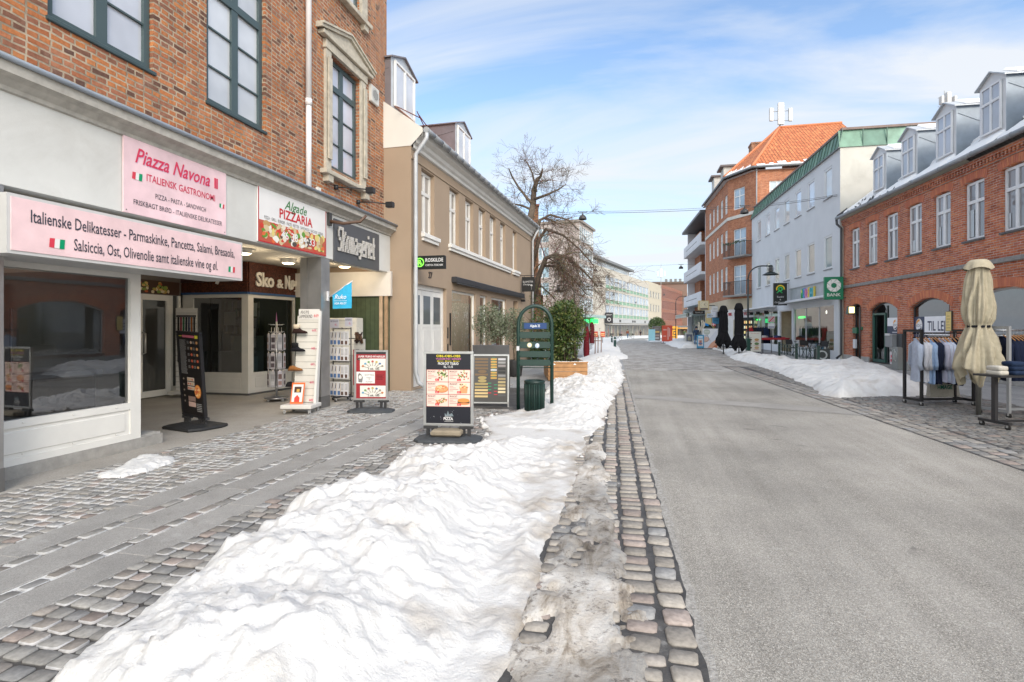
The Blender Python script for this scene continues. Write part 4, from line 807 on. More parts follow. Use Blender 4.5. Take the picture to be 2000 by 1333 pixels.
for k in range(34):
    u_ = rnd.uniform(.4, L_ - .2); s_ = rnd.uniform(.05, .22); v0 = rnd.uniform(0, .12); m.hexa([(u_, .30 - v0, 6.165 + v0 * .72), (u_ + s_, .30 - v0, 6.165 + v0 * .72), (u_ + s_, .12 - v0, 6.30 + v0 * .72), (u_, .12 - v0, 6.30 + v0 * .72), (u_, .30 - v0, 6.20 + v0 * .72), (u_ + s_, .30 - v0, 6.20 + v0 * .72), (u_ + s_, .12 - v0, 6.32 + v0 * .72), (u_, .12 - v0, 6.32 + v0 * .72)])
m.build('roof_snow', 'snow_clean', TT)
for i, (a, b) in enumerate(tw):
    window(TT, a, b - .0, 3.84, 5.40, -.11, ((.5, .1),), ((.66, .09),), WH, (.30, .28, .25) if i % 2 else (.38, .36, .33), t=.07, dep=.05)
for a, b in ((.56, 1.58), (2.36, 8.95), (9.28, 10.35)): part(TT, 'window_sill', 'render', (a, b, .0, .10, 3.72, 3.82, WH, .008), (a + .04, b - .04, 0, .06, 3.64, 3.72, WH))
# gate, shop windows, niche, awning cassette, number
m = MB(); m.box(.13, 2.23, -.16, -.10, 2.44, 2.56, WH); m.box(.13, .22, -.16, -.1, .05, 2.44); m.box(2.14, 2.23, -.16, -.1, .05, 2.44); fo = m.build('gate_frame', 'paint', TT)
for a, b in ((.23, .82), (.83, 1.46), (1.47, 2.13)):
    m = MB(); m.box(a, b, -.15, -.11, .06, 2.43, WH)
    for z0, z1 in ((.2, 1.42),): m.box(a + .09, b - .09, -.11, -.103, z0, z1, (.70, .69, .66), bev=.002)
    m.box(a + .07, b - .07, -.11, -.10, 1.5, 1.53, WH); g_ = m.build('gate_leaf', 'paint', TT)
    g = MB(); g.rect(a + .1, b - .1, 1.58, 2.3, -.105, (.13, .15, .16)); g.build('pane', 'pane', g_)
part(TT, 'letter_slot', 'metal', (2.28, 2.33, 0, .02, 1.2, 1.5, (.05, .05, .05)), (2.28, 2.33, 0, .02, .85, 1.05, (.05, .05, .05)), (2.45, 2.5, 0, .03, 1.0, 1.9, (.04, .04, .04)))
for a, b in ((2.63, 4.73), (5.17, 5.92), (6.46, 8.39)):
    m = MB()
    for q in ((a, b, .42, .5), (a, b, 2.5, 2.56), (a, a + .05, .5, 2.5), (b - .06, b, .5, 2.5)): m.box(q[0], q[1], -.12, -.06, q[2], q[3], WH)
    o_ = m.build('shopfront', 'paint', TT); g = MB(); g.rect(a + .05, b - .06, .5, 2.5, -.09); g.build('shop_window', 'glassmirror', o_)
part(TT, 'niche', 'stucco', (9.49, 10.25, -.9, -.16, .05, .1, TAN), (9.49, 10.25, -.95, -.9, .05, 2.58, (.2, .14, .1)))
part(TT, 'interior', 'matte', (2.4, 8.6, -2.6, -2.5, 0, 2.8, (.62, .62, .58)), (2.4, 8.6, -2.5, -.2, .05, .1, (.3, .27, .22)), (2.4, 8.6, -2.5, -.2, 2.66, 2.7, (.5, .48, .44)), (3.2, 3.9, -1.6, -1.0, .1, .9, (.35, .3, .24)), (6.9, 7.9, -1.7, -1.1, .1, .8, (.28, .2, .14)), (4.9, 5.05, -2.4, -.3, .1, 2.66, (.45, .43, .40)), (2.45, 2.6, -2.4, -.3, .1, 2.66, (.3, .29, .27)))
for u_ in (3.7, 7.4):
    g = MB(); g.lathe([(0, 2.5), (.1, 2.51), (.12, 2.56), (.05, 2.64), (0, 2.65)], u_, -1.3, 14, (1, .85, .6)); o_ = g.build('shop_lamp', 'glow', TT); ld = bpy.data.lights.new('lamp', 'POINT'); ld.energy = 45; ld.color = (1, .88, .7); ld.shadow_soft_size = .12; lo = bpy.data.objects.new('lamp_bulb', ld); sc.collection.objects.link(lo); lo.parent = o_; lo.location = (u_, 1.3, 2.4)
m = MB(); m.box(2.60, 6.7, .0, .16, 2.76, 2.93, (.035, .037, .042), bev=.02); m.box(6.72, 10.8, .0, .16, 2.76, 2.93, bev=.02); m.tube([(2.6, .17, 2.74), (10.8, .17, 2.74)], .018, 8); m.build('awning_cassette', 'paint', TT)
u27, z27 = FT.at(840, 540); m = MB(); m.text('27', u27, z27 - .05, .02, .16, (.05, .04, .035), shear=.1, bold=.01, th=.018, al='C'); m.build('house_number', 'paint', TT)
part(TT, 'wall_light', 'paint', (10.75, 10.85, 0, .18, 2.6, 2.7, (.02, .02, .02), .02))
# zinc dormers
def dormer(T, u0, u1, w0, z0, ze, za, face, side, wc, back=3.2, oh=.06, pc=(.62, .64, .68), vs=((.5, .07),), hs=(), roofc=None, snow=False, tr=None, fmat='zinc', glaze=()):
    m = MB(); uc = (u0 + u1) / 2; m.poly([(u0, w0, z0 - .1), (u1, w0, z0 - .1), (u1, w0, ze), (uc, w0, za), (u0, w0, ze)], face); m.build('dormer_front', fmat, T)
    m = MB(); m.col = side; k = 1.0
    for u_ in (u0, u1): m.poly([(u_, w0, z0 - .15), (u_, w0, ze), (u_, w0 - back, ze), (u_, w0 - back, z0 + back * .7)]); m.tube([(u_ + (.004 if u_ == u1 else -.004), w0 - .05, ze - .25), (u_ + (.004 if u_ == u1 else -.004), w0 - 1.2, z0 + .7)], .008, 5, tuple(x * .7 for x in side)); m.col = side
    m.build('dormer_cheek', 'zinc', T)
    m = MB(); m.col = roofc or side
    for s_, a in ((0, u0 - oh), (1, u1 + oh)):
        dz = (za - ze) / (uc - u0) * oh
        m.hexa([(a, w0 + oh, ze - dz), (uc, w0 + oh, za), (uc, w0 - back, za), (a, w0 - back, ze - dz), (a, w0 + oh, ze - dz + .035), (uc, w0 + oh, za + .035), (uc, w0 - back, za + .035), (a, w0 - back, ze - dz + .035)])
    m.build('dormer_roof', 'zinc', T)
    if snow:
        m = MB(); m.col = (.9, .9, .9)
        for a in (u0, u1):
            m.hexa([(a, w0 - .25, ze + .05), (uc, w0 - .25, za + .04), (uc, w0 - back, za + .04), (a, w0 - back, ze + .05), (a, w0 - .3, ze + .11), (uc, w0 - .3, za + .10), (uc, w0 - back, za + .10), (a, w0 - back, ze + .11)])
        m.build('dormer_snow', 'snow_clean', T)
    return window(T, u0 + .13, u1 - .13, z0 + .05, ze - (.02 if tr is None else tr), w0 + .06, vs, hs, wc, pc, t=.05, dep=.05, name='dormer_window', glazing=glaze)
# front planes stand back on the roof slope
for k, (a, b) in enumerate(((.06, 1.42), (4.35, 5.78))):
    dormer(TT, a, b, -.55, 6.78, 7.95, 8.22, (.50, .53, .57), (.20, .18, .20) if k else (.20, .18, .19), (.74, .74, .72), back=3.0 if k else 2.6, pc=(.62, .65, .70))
m = MB(); m.tube([(-.2, -.25, 6.62), (.3, .12, 6.5), (.5, .2, 6.36)], .012, 6, (.14, .035, .03)); m.tube([(.0, .15, 6.55), (.5, .1, 6.4)], .012, 6); m.tube([(.25, .05, 6.62), (.28, .2, 6.4)], .012, 6); m.build('roof_bracket', 'paint', TT)
# blade signs on the tan wall
rz0 = FT.at(807, 503)[1]; BS = Fr(*FT.pt(.12, .04), 90 + 0, 2.87); T = thing('black_blade_sign', 'black projecting sign with green ring emblem and white writing beside the downpipe', 'sign', BS)
m = MB(); m.box(0, .76, -.06, .06, 0, .31, (.008, .01, .01), bev=.008); m.box(-.06, .0, -.02, .02, .05, .1, (.1, .1, .1)); m.build('panel', 'paint', T)
m = MB(); GRN2 = (.15, .75, .05); m.ring(.15, .155, .064, .085, .105, col=GRN2); m.text('R', .155, .10, .066, .11, GRN2, bold=.02); m.box(.09, .2, .064, .066, .13, .145); m.build('emblem', 'glow', T)
m = MB(); m.text('ROSKILDE', .51, .165, .064, .085, (.75, .75, .75), width=.44, bold=.01); m.text('ORTO-TEKNIK', .51, .065, .064, .045, width=.44); m.build('lettering', 'print', T)
ux, _ = FT.at(1018, 560); BS = Fr(*FT.pt(ux - .2, .08), 92, 3.02); T = thing('small_blade_sign', 'small black square sign of the flower shop hanging from a wall arm', 'sign', BS)
m = MB(); m.box(0, .55, -.02, .02, 0, .62, (.015, .015, .015)); m.build('panel', 'paint', T); m = MB(); m.tube([(-.12, 0, .68), (.6, 0, .68)], .015, 6, (.02, .02, .02)); m.tube([(.1, 0, .6), (.1, 0, .68)], .01, 5); m.tube([(.45, 0, .6), (.45, 0, .68)], .01, 5); m.build('arm', 'paint', T)
m = MB(); m.text('BLOMSTER', .27, .38, .023, .075, (.6, .6, .6), width=.44); m.text('Design', .22, .27, .023, .07, (.6, .6, .6), shear=.2, width=.3); m.disc(.42, .26, .023, .05, .04, 8, (.5, .5, .5)); m.box(.415, .425, .023, .024, .08, .24, (.4, .4, .4)); m.build('lettering', 'print', T)
# ================================================================== RIGHT: red brick shop house
F1 = Fr(9.2, 26.5, 177.6); T1 = thing('red_brick_house', 'red brick house with arched shop openings and zinc dormers in a snowy roof', 'building', F1); U1 = 24.0
CWH = (.76, .77, .78)
up = [(.72, 1.54), (2.20, 3.04), (3.68, 4.55), (5.18, 6.05), (6.70, 7.58), (8.20, 9.08), (9.74, 10.62), (11.26, 12.14), (12.78, 13.66), (14.3, 15.18), (15.8, 16.7), (17.3, 18.2)]
gr = [(.92, 1.63, .22, 2.5, .1), (2.42, 4.51, .12, 2.46, .28), (5.36, 7.54, .42, 2.46, .28), (8.21, 11.4, .42, 2.56, .36), (12.1, 15.2, .12, 2.56, .36), (15.9, 19, .42, 2.56, .36)]
m = MB(); m.wall(0, U1, .3, 6.3, [(a, b, 4.0, 5.72, .06) for a, b in up] + gr, 0, .14); m.poly([(0, 0, .3), (0, -9, .3), (0, -9, 6.3), (0, 0, 6.3)])
m.box(0, U1, 0, .04, 5.96, 6.02); m.box(0, U1, 0, .09, 6.14, 6.24)
for k in range(int(U1 / .14)): m.box(.03 + k * .14, .10 + k * .14, 0, .08, 6.02, 6.14)
m.build('wall', 'brick_red', T1)
# soldier arches over the openings
m = MB(); rnd = random.Random(2)
def arch(m, a, b, z0, rise, hgt, n, w1=.012):
    for k in range(n):
        t0, t1 = (k + .06) / n, (k + .94) / n; P = []
        for t in (t0, t1): u_ = a + (b - a) * t; z_ = z0 - rise + rise * (1 - (2 * t - 1) ** 2); sl = -4 * rise * (2 * t - 1) / (b - a); nn = math.hypot(1, sl); P.append((u_, z_, u_ - sl / nn * hgt, z_ + hgt / nn))
        c = rnd.choice([(.54, .18, .09), (.48, .15, .08), (.58, .21, .10), (.50, .16, .09)])
        (a0, b0, c0, d0_), (a1, b1, c1, d1_) = P
        m.hexa([(a0, 0, b0), (a1, 0, b1), (a1, w1, b1), (a0, w1, b0), (c0, 0, d0_), (c1, 0, d1_), (c1, w1, d1_), (c0, w1, d0_)], c)
for a, b, c, e, r_ in gr: m = MB(); arch(m, a - .12, b + .12, e + .02, r_ + .03, .24, int((b - a + .24) / .075)); m.build('brick_arch', 'matte', T1)
for a, b in up: m = MB(); arch(m, a - .1, b + .1, 5.735, .08, .22, int((b - a + .2) / .075)); m.build('brick_arch', 'matte', T1)
m = MB()
gs = sorted([0] + [x for g_ in gr for x in g_[:2]] + [U1])
for a, b in zip(gs[0::2], gs[1::2]): m.box(a, b, -.14, .04, 0, .31, (.40, .39, .37), bev=.01)
for a, b, c, *_ in gr: m.box(a, b, -.14, .0, 0, c, (.36, .35, .33))
m.build('plinth', 'stone', T1)
part(T1, 'band', 'stone', (0, U1, 0, .06, 3.22, 3.34, (.27, .26, .25), .01))
for i, (a, b) in enumerate(up):
    window(T1, a + .02, b - .02, 4.02, 5.68, -.07, ((.5, .11),), ((.66, .09),), CWH, ((.20, .19, .2), (.28, .28, .30), (.17, .16, .17))[i % 3], t=.07, dep=.06, sill=(.05, .05, .06, (.13, .13, .135)))
m = MB()
for i, (u0_, u1_) in enumerate([(a, b) for a, b in up]): # bits of curtain and ornaments standing on the inner sill
    m.rect(u0_ + .1, u0_ + .1 + (.13, .2, .1, .22)[i % 4], 4.12, 4.5 + .2 * (i % 3), -.093, (.40, .42, .44))
m.build('curtain', 'pane', T1)
def shop(T, a, b, z0, z1, ar, w=-.1, col=(.2, .2, .2), mull=(), gl='glassdark', trans=None, dep=.05, t=.05):
    m = MB(); n = 12; m.col = col
    m.box(a, a + t, w - dep, w, z0, z1 - ar); m.box(b - t, b, w - dep, w, z0, z1 - ar); m.box(a + t, b - t, w - dep, w, z0, z0 + t)
    pr = None
    for k in range(n + 1):
        q = k / n; u_ = a + (b - a) * q; z_ = z1 - ar + ar * (1 - (2 * q - 1) ** 2)
        if pr: m.hexa([(pr[0], w - dep, pr[1] - t), (u_, w - dep, z_ - t), (u_, w, z_ - t), (pr[0], w, pr[1] - t), (pr[0], w - dep, pr[1]), (u_, w - dep, z_), (u_, w, z_), (pr[0], w, pr[1])])
        pr = (u_, z_)
    for f, k in mull: m.box(a + (b - a) * f - k / 2, a + (b - a) * f + k / 2, w - dep, w - .003, z0 + t, z1 - ar * .3 - t)
    if trans: m.box(a, b, w - dep, w, trans, trans + .05)
    o = m.build('shopfront', 'paint', T); g = MB(); g.poly([(b, w - dep * .6, z0), (a, w - dep * .6, z0)] + [(a + (b - a) * k / n, w - dep * .6, z1 - ar + ar * (1 - (2 * k / n - 1) ** 2) - .01) for k in range(n + 1)]); g.build('shop_window', gl, o); return o
shop(T1, .92, 1.63, .22, 2.5, .1, col=(.05, .055, .06)); DG = (.02, .085, .065)
shop(T1, 2.42, 4.51, .12, 2.46, .28, col=(.05, .06, .06), mull=((.55, .07),))
m = MB()
for q in ((2.52, 3.52, 1.98, 2.06), (2.52, 2.6, .16, 1.98), (3.44, 3.52, .16, 1.98), (2.6, 3.44, .16, .26)): m.box(q[0], q[1], -.12, -.06, q[2], q[3], DG)
m.build('shop_door', 'paint', T1)
shop(T1, 5.36, 7.54, .42, 2.46, .28, col=(.07, .07, .07)); shop(T1, 8.21, 11.4, .42, 2.56, .36, col=(.5, .5, .5), gl='glass'); shop(T1, 12.1, 15.2, .12, 2.56, .36, col=(.5, .5, .5), mull=((.5, .06),)); shop(T1, 15.9, 19, .42, 2.56, .36, col=(.5, .5, .5))
m = MB(); m.box(0, 8, -4, -3.9, 0, 3, (.13, .12, .11)); m.box(0, U1, -4, -.2, .02, .08, (.22, .2, .18)); m.box(8, U1, -4, -3.9, 0, 3, (.55, .56, .58)); m.box(0, 8, -4, -.2, 2.7, 2.75, (.25, .24, .23)); m.box(8, U1, -4, -.2, 2.7, 2.75, (.5, .5, .5)); m.box(7.8, 7.9, -3.9, -.2, .08, 2.7, (.3, .3, .3))
for k in range(9): m.box(8.6 + k * .9, 9.2 + k * .9, -3.85, -3.8, 1.2, 1.9, (.2, .3, .42) if k % 2 else (.5, .42, .2))
m.box(9, 11, -2.2, -1.6, .08, .8, (.3, .28, .27)); m.box(2.6, 3.4, -2.5, -2.2, .08, 1.4, (.3, .3, .28)); m.build('interior', 'matte', T1)
# posters in the estate agent's windows
def cres(m, u, z, w, s, f=1.0, navy=(.02, .035, .09)):
    m.disc(u, z, w, s * .92 * f, s, 26, (.78, .78, .80)); m.ring(u, z, w + .001, s * .55, s * .9, a0=75, a1=190, col=(.80, .33, .03), f=f); m.ring(u, z, w + .001, s * .6, s * .85, a0=250, a1=330, col=navy, f=f); m.rect(u - s * .8, u + s * .8, z - s * .35, z + s * .22, w + .0015, (.78, .78, .80)); m.text('EDC', u, z - s * .28, w + .002, s * .42, navy, width=s * 1.4)
T = thing('agent_poster', 'white and navy poster with round agent logo in the green framed shopfront', 'poster', F1.sub(3.62, -.09, 0)); m = MB(); m.rect(0, .84, .84, 1.55, .0, (.02, .035, .09)); m.rect(0, .84, 1.55, 1.86, .001, (.85, .86, .9)); cres(m, .56, 1.60, .004, .20, .8); m.rect(.36, .76, 1.22, 1.26, .004, (.6, .6, .65)); m.rect(.36, .7, 1.30, 1.34, .004, (.6, .6, .65)); m.text('Ny bolig', .35, .92, .004, .09, (.7, .7, .74), width=.5); m.build('sheet', 'print', T)
T = thing('letting_poster', 'wide white poster with big navy letters TIL LEJE in the arched shop window', 'poster', F1.sub(5.42, -.085, 0)); m = MB(); m.rect(0, .62, .3, 1.86, 0, (.02, .035, .09)); m.rect(.62, 2.05, 1.25, 1.86, .0, (.85, .86, .9)); m.rect(.62, 1.9, .8, 1.2, 0, (.02, .035, .09)); cres(m, .31, 1.58, .004, .22, .95); m.text('TIL LEJE', 1.36, 1.40, .004, .31, (.02, .03, .08), width=1.12, bold=.012)
m.text('ERHVERV', 1.25, .93, .004, .15, (.6, .6, .65), width=1.0); m.text('bolig', .3, .85, .004, .12, (.6, .6, .65), width=.4); m.build('sheet', 'print', T)
T = thing('yellow_notice', 'narrow yellow notice board at the edge of the letting window', 'notice', F1.sub(7.42, .02, 1.38)); m = MB(); m.box(0, .30, 0, .03, 0, .62, (.05, .05, .04)); m.rect(.02, .28, .02, .6, .033, (.75, .56, .18)); [m.rect(.06, .24 - .03 * (k % 3), .1 + k * .09, .115 + k * .09, .035, (.25, .2, .08)) for k in range(5)]; m.build('panel', 'print', T)
T = thing('letter_box', 'grey metal mailbox with light flap on the brick pier beside the poster', 'mailbox', F1.sub(4.12, .02, .78)); m = MB(); m.box(0, .5, 0, .2, 0, .48, (.22, .23, .24), bev=.02); m.box(.52, .85, 0, .06, -.02, .5, (.05, .055, .06), bev=.01); m.build('box', 'paint', T); m = MB(); m.box(.02, .36, .2, .22, .42, .5, (.65, .65, .65)); m.build('flap', 'paint', T)
T = thing('graffiti_cabinet', 'grey utility cabinet with scrawled graffiti and a pink poster at the brick pier', 'cabinet', F1.sub(4.55, .02, .0)); m = MB(); m.box(0, .42, 0, .18, .0, .80, (.25, .26, .25), bev=.01); m.build('body', 'paint', T)
m = MB(); m.tube([(.1, .19, .25), (.16, .19, .5), (.1, .19, .68), (.2, .19, .72), (.25, .19, .5), (.18, .19, .35), (.3, .19, .3), (.34, .19, .55), (.28, .19, .66)], .009, 5, (.6, .62, .6)); m.rect(-.3, -.02, .15, .62, .1, (.72, .66, .68)); m.rect(-.26, -.08, .25, .35, .103, (.65, .08, .12)); m.rect(-.24, -.06, .4, .5, .103, (.65, .08, .12)); m.build('graffiti', 'print', T)
# bits by the small door
T = thing('door_lantern', 'dark green angular lantern with lit face beside the bank sign', 'lantern', F1.sub(1.0, .0, 2.05)); m = MB(); m.hexa([(-.1, .0, 0), (.22, 0, 0), (.18, .3, .02), (-.06, .3, .02), (-.05, 0, .38), (.17, 0, .38), (.14, .24, .36), (-.02, .24, .36)], (.015, .06, .045)); m.build('housing', 'paint', T); m = MB(); m.box(.2, .225, .06, .26, .06, .32, (1, .75, .35)); m.build('lamp_face', 'glow', T)
part(T1, 'door_plates', 'paint', (.95, 1.35, -.05, .03, 1.25, 1.5, (.02, .14, .07)), (.98, 1.2, -.05, .02, .62, 1.0, (.7, .72, .75)), (1.7, 1.85, .0, .04, 1.4, 1.52, (.03, .16, .08)))
pipe(T1, [(1.72, .06, 2.35), (1.72, .06, .05)], .035, (.06, .06, .06), 'standpipe')
# roof, snow, gutter, dormers
m = MB(); m.poly([(0, .22, 6.36), (U1, .22, 6.36), (U1, -3.6, 9.4), (0, -3.6, 9.4)]); m.poly([(0, -9, 6), (U1, -9, 6), (U1, -3.6, 9.4), (0, -3.6, 9.4)]); uvroof(m.build('roof', 'slate', T1))
m = MB(); m.col = (.30, .32, .34)
for i in range(16): m.tube([(-.05 + i * U1 / 16, .27, 6.36), (-.05 + (i + 1) * U1 / 16, .27, 6.36)], .07, 10); m.tube([(i * U1 / 16, .27, 6.36), (i * U1 / 16 + .04, .27, 6.36)], .08, 10)
m.build('gutter', 'zinc', T1)
pipe(T1, [(-.05, .27, 6.3), (-.05, .25, 6.1), (.02, .1, 5.9), (.02, .1, .3), (-.1, .25, .12)], .05, (.09, .095, .10))
m = MB(); m.hexa([(-.08, .25, 6.36), (.0, .25, 6.36), (.0, -3.6, 9.42), (-.08, -3.6, 9.42), (-.08, .25, 6.50), (0, .25, 6.50), (0, -3.6, 9.56), (-.08, -3.6, 9.56)], (.06, .06, .065)); m.build('verge', 'zinc', T1)
sl = (9.4 - 6.36) / 3.82
m = MB(); nu = 480; nv = 40; m.smooth = True; m.col = (1, 1, 1); V_ = {}
uu, vv = np.meshgrid(np.linspace(.12, U1, nu), np.linspace(.0, 3.5, nv)); hh = fbm(uu * 1.0, vv * 1.0, 5, 1.1); thick = .07 + .05 * fbm(uu, vv, 3, 4)
edge = .06 + .5 * np.clip(fbm(uu, uu * 0, 4, .9) - .42, 0, 1); mask = (vv > edge) & (hh < .72) & (hh > .27)
for u_, (dl, dr_) in (((1.9), (1.7, 3.1)),): pass
d4 = [(1.86 + k * 2.13, 2.92 + k * 2.13) for k in range(10)]
for a, b in d4: mask &= ~((uu > b + .0) & (uu < b + .55) & (vv < .95) & (vv > .12 + .5 * (uu - b)))
for j in range(nv - 1):
    for i in range(nu - 1):
        if mask[j, i] and mask[j + 1, i] and mask[j, i + 1] and mask[j + 1, i + 1]:
            ids = []
            for (p_, q_) in ((j, i), (j, i + 1), (j + 1, i + 1), (j + 1, i)):
                if (p_, q_) not in V_:
                    border = not (0 < p_ < nv - 1 and 0 < q_ < nu - 1 and mask[p_ - 1, q_] and mask[p_ + 1 if p_ + 1 < nv else p_, q_] and mask[p_, q_ - 1] and mask[p_, q_ + 1])
                    V_[(p_, q_)] = len(m.v); t_ = .004 if border else float(thick[p_, q_]); m.v.append((float(uu[p_, q_]), .22 - float(vv[p_, q_]), 6.365 + sl * float(vv[p_, q_]) + t_))
                ids.append(V_[(p_, q_)])
            m.face(ids)
m.build('roof_snow', 'snow_clean', T1)
for i, (a, b) in enumerate(d4):
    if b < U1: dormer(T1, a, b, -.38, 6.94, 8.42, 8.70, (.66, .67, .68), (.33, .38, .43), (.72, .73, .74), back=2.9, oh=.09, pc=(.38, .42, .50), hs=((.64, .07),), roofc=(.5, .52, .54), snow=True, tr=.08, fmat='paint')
# bank sign
T = thing('bank_sign', 'green square BANK sign with white shutter emblem at the corner of the red brick house', 'sign', Fr(*F1.pt(.25, .12), 90 - 180 + 180, 2.73)); xw = -0.02
T.location.x -= .0; m = MB(); m.box(-.76, 0, -.06, .06, 0, 1.0, (.01, .20, .10), bev=.01); m.tube([(0, 0, .92), (.2, 0, .92)], .02, 6, (.1, .1, .1)); m.tube([(0, 0, .08), (.2, 0, .08)], .02, 6); m.build('panel', 'paint', T)
m = MB()
for k in range(8):                         # shutter blades
    a0 = 2 * math.pi * k / 8 + .39; p = lambda r, q: (-.38 + r * math.cos(q), .065, .62 + r * math.sin(q))
    m.poly([p(.115, a0), p(.29, a0 - .72), p(.295, a0 - .02), ], (.75, .78, .76)); m.poly([p(.115, a0), p(.295, a0 - .0), p(.115, a0 + .74)], (.75, .78, .76))
m.text('BANK', -.38, .14, .066, .14, (.8, .82, .8), width=.54, bold=.008); m.build('emblem', 'print', T)
# ================================================================== RIGHT: pale blue-white building
F2 = Fr(9.07, 26.5, 178.7); T2 = thing('white_building', 'three storey pale grey white building with a green copper parapet', 'building', F2); E2 = -16.6
GW = (.66, .68, .70)
pr_ = [1065, 942, 850, 768, 696, 630, 566]; pl = [1125, 995, 895, 808, 732, 663, 595]
w2 = []
for a, b in zip(pr_, pl): ua = F2.at(1330 + a / 3.809, 400)[0]; ub_ = F2.at(1330 + b / 3.809, 400)[0]; w2.append((ua, ub_))
h2 = [(a, b, 7.55, 9.0) for a, b in w2] + [(a, b, 4.22, 5.82) for a, b in w2]
g2 = [(-6.55, -.72, .38, 2.58), (-9.2, -6.85, .02, 2.52), (-16.2, -9.6, .38, 2.58)]
m = MB(); m.col = GW; m.wall(E2, 0, 0, 9.5, h2 + g2, 0, .1)
m.build('wall', 'stucco', T2)
for u_ in (0, E2): m = MB(); m.col = (.58, .56, .50); m.poly([(u_, .0, 0), (u_, -10, 0), (u_, -10, 9.5), (u_, 0, 9.5)]); m.build('end_wall', 'render', T2)
m = MB(); n_ = 36; COP = [(.13, .25, .18), (.17, .30, .22), (.12, .22, .17), (.20, .33, .25)]
for i in range(n_): a = E2 + (0 - E2) * i / n_; b = E2 + (0 - E2) * (i + 1) / n_; m.poly([(a, .06, 9.5), (b, .06, 9.5), (b, -.12, 10.28), (a, -.12, 10.28)], COP[(i * 7) % 4]); m.hexa([(b - .02, .06, 9.5), (b + .0, .06, 9.5), (b + .0, .09, 9.5), (b - .02, .09, 9.5), (b - .02, -.12, 10.28), (b, -.12, 10.28), (b, -.08, 10.28), (b - .02, -.08, 10.28)], (.08, .15, .12))
for i in range(10): a = -i * .95 + .05; b = a - .95; m.poly([(.05, a, 9.5), (.05, b, 9.5), (-.1, b, 10.28), (-.1, a, 10.28)], COP[(i * 5 + 1) % 4]); m.box(.02, .06, b - .015, b + .015, 9.5, 10.26, (.08, .15, .12))
m.build('copper_parapet', 'copper', T2); part(T2, 'parapet_cap', 'copper', (E2, .0, -9.5, -.07, 10.28, 10.38, (.20, .14, .12)), (E2, .09, .05, .1, 9.46, 9.51, (.18, .2, .2)))
for i, (a, b) in enumerate(w2):
    window(T2, a, b, 7.58, 9.0, -.02, (), (), (.72, .73, .74), (.62, .66, .74) if i % 3 else (.55, .57, .58), t=.09, dep=.06, sill=(.04, .05, .04, (.3, .3, .31), 'zinc'))
    window(T2, a, b, 4.25, 5.82, -.02, (), (), (.72, .73, .74), ((.30, .38, .38), (.42, .42, .36), (.52, .50, .42))[i % 3], t=.09, dep=.06, sill=(.04, .05, .04, (.3, .3, .31), 'zinc'))
for (a, b, c, e), ml in zip(g2, ((.33, .66), (), (.25, .5, .75))):
    m = MB(); m.col = (.62, .63, .64)
    m.frame4(a, b, c, e, -.1, -.04, .06)
    for f in ml: u_ = a + (b - a) * f; m.box(u_ - .03, u_ + .03, -.1, -.043, c, e)
    o_ = m.build('shopfront', 'paint', T2)
    if a != -9.2: g = MB(); g.rect(a, b, c, e, -.07); g.build('shop_window', 'glass', o_)
m = MB(); m.box(E2, -.4, -3.5, -3.4, 0, 2.9, (.30, .30, .28)); m.box(E2, -.4, -3.4, -.15, .02, .06, (.3, .27, .24)); m.box(E2, -.4, -3.4, -.12, 2.62, 2.7, (.5, .5, .48)); m.box(-6.75, -6.65, -3.4, -.12, 0, 2.7, (.4, .4, .36)); m.box(-9.5, -9.4, -3.4, -.12, 0, 2.7, (.55, .5, .36)); rnd = random.Random(8)
for k in range(26): u_ = rnd.uniform(E2 + .6, -9.8); m.box(u_, u_ + .35, -1.8, -1.4, .5, rnd.uniform(1.1, 1.6), rnd.choice([(.35, .33, .32), (.1, .1, .1), (.4, .2, .2), (.15, .2, .3)]))
for k in range(8): u_ = rnd.uniform(-6.2, -1.2); m.box(u_, u_ + .5, -1.8, -1.2, .06, .75, rnd.choice([(.3, .22, .14), (.2, .15, .1), (.35, .33, .3)]))
m.build('interior', 'matte', T2)
m = MB()
for u_, z_, s_ in ((-15.2, 2.05, .14), (-12.0, 2.1, .18), (-8.4, 1.95, .2), (-8.0, 1.9, .15), (-2.2, 1.5, .2), (-4.5, 2.3, .1), (-5.5, 2.35, .08), (-3.3, 2.4, .08)): m.disc(u_, z_, -1.0, s_, s_, 14, (1, .72, .4) if s_ > .12 else (1, .95, .85))
m.build('interior_lamps', 'glow', T2)
m = MB()
for u_ in (-15.4, -5.95): m.box(u_ - .55, u_ + .55, -.28, -.24, 2.0, 2.12, (.03, .8, .12), bev=.02)
m.build('neon_tube', 'glow', T2)
part(T2, 'sign_fascia', 'zinc', (-6.8, -.25, .0, .08, 2.88, 3.66, (.40, .43, .45)), (-6.9, -.2, .0, .12, 3.66, 3.70, (.3, .32, .33)))
m = MB()
for k, (ch, c) in enumerate(zip('★SUSHI', ((.05, .45, .15), (.05, .3, .7), (.8, .25, .5), (.85, .6, .05), (.05, .5, .6), (.75, .6, .1)))):
    u_ = -4.65 + k * .36
    if k == 0: m.tube([(u_ - .1, .1, 3.05), (u_ - .05, .12, 3.3), (u_, .1, 3.5), (u_ + .08, .12, 3.3), (u_ + .12, .1, 3.05)], .05, 6, c); m.disc(u_, 3.4, .16, .08, .08, 10, (.8, .7, .1))
    else: m.text(ch, u_, 3.02 + .05 * (k % 2), .16, .46, tuple(x * .8 for x in c), bold=.05, th=.07)
m.build('sign_lettering', 'paint', T2)
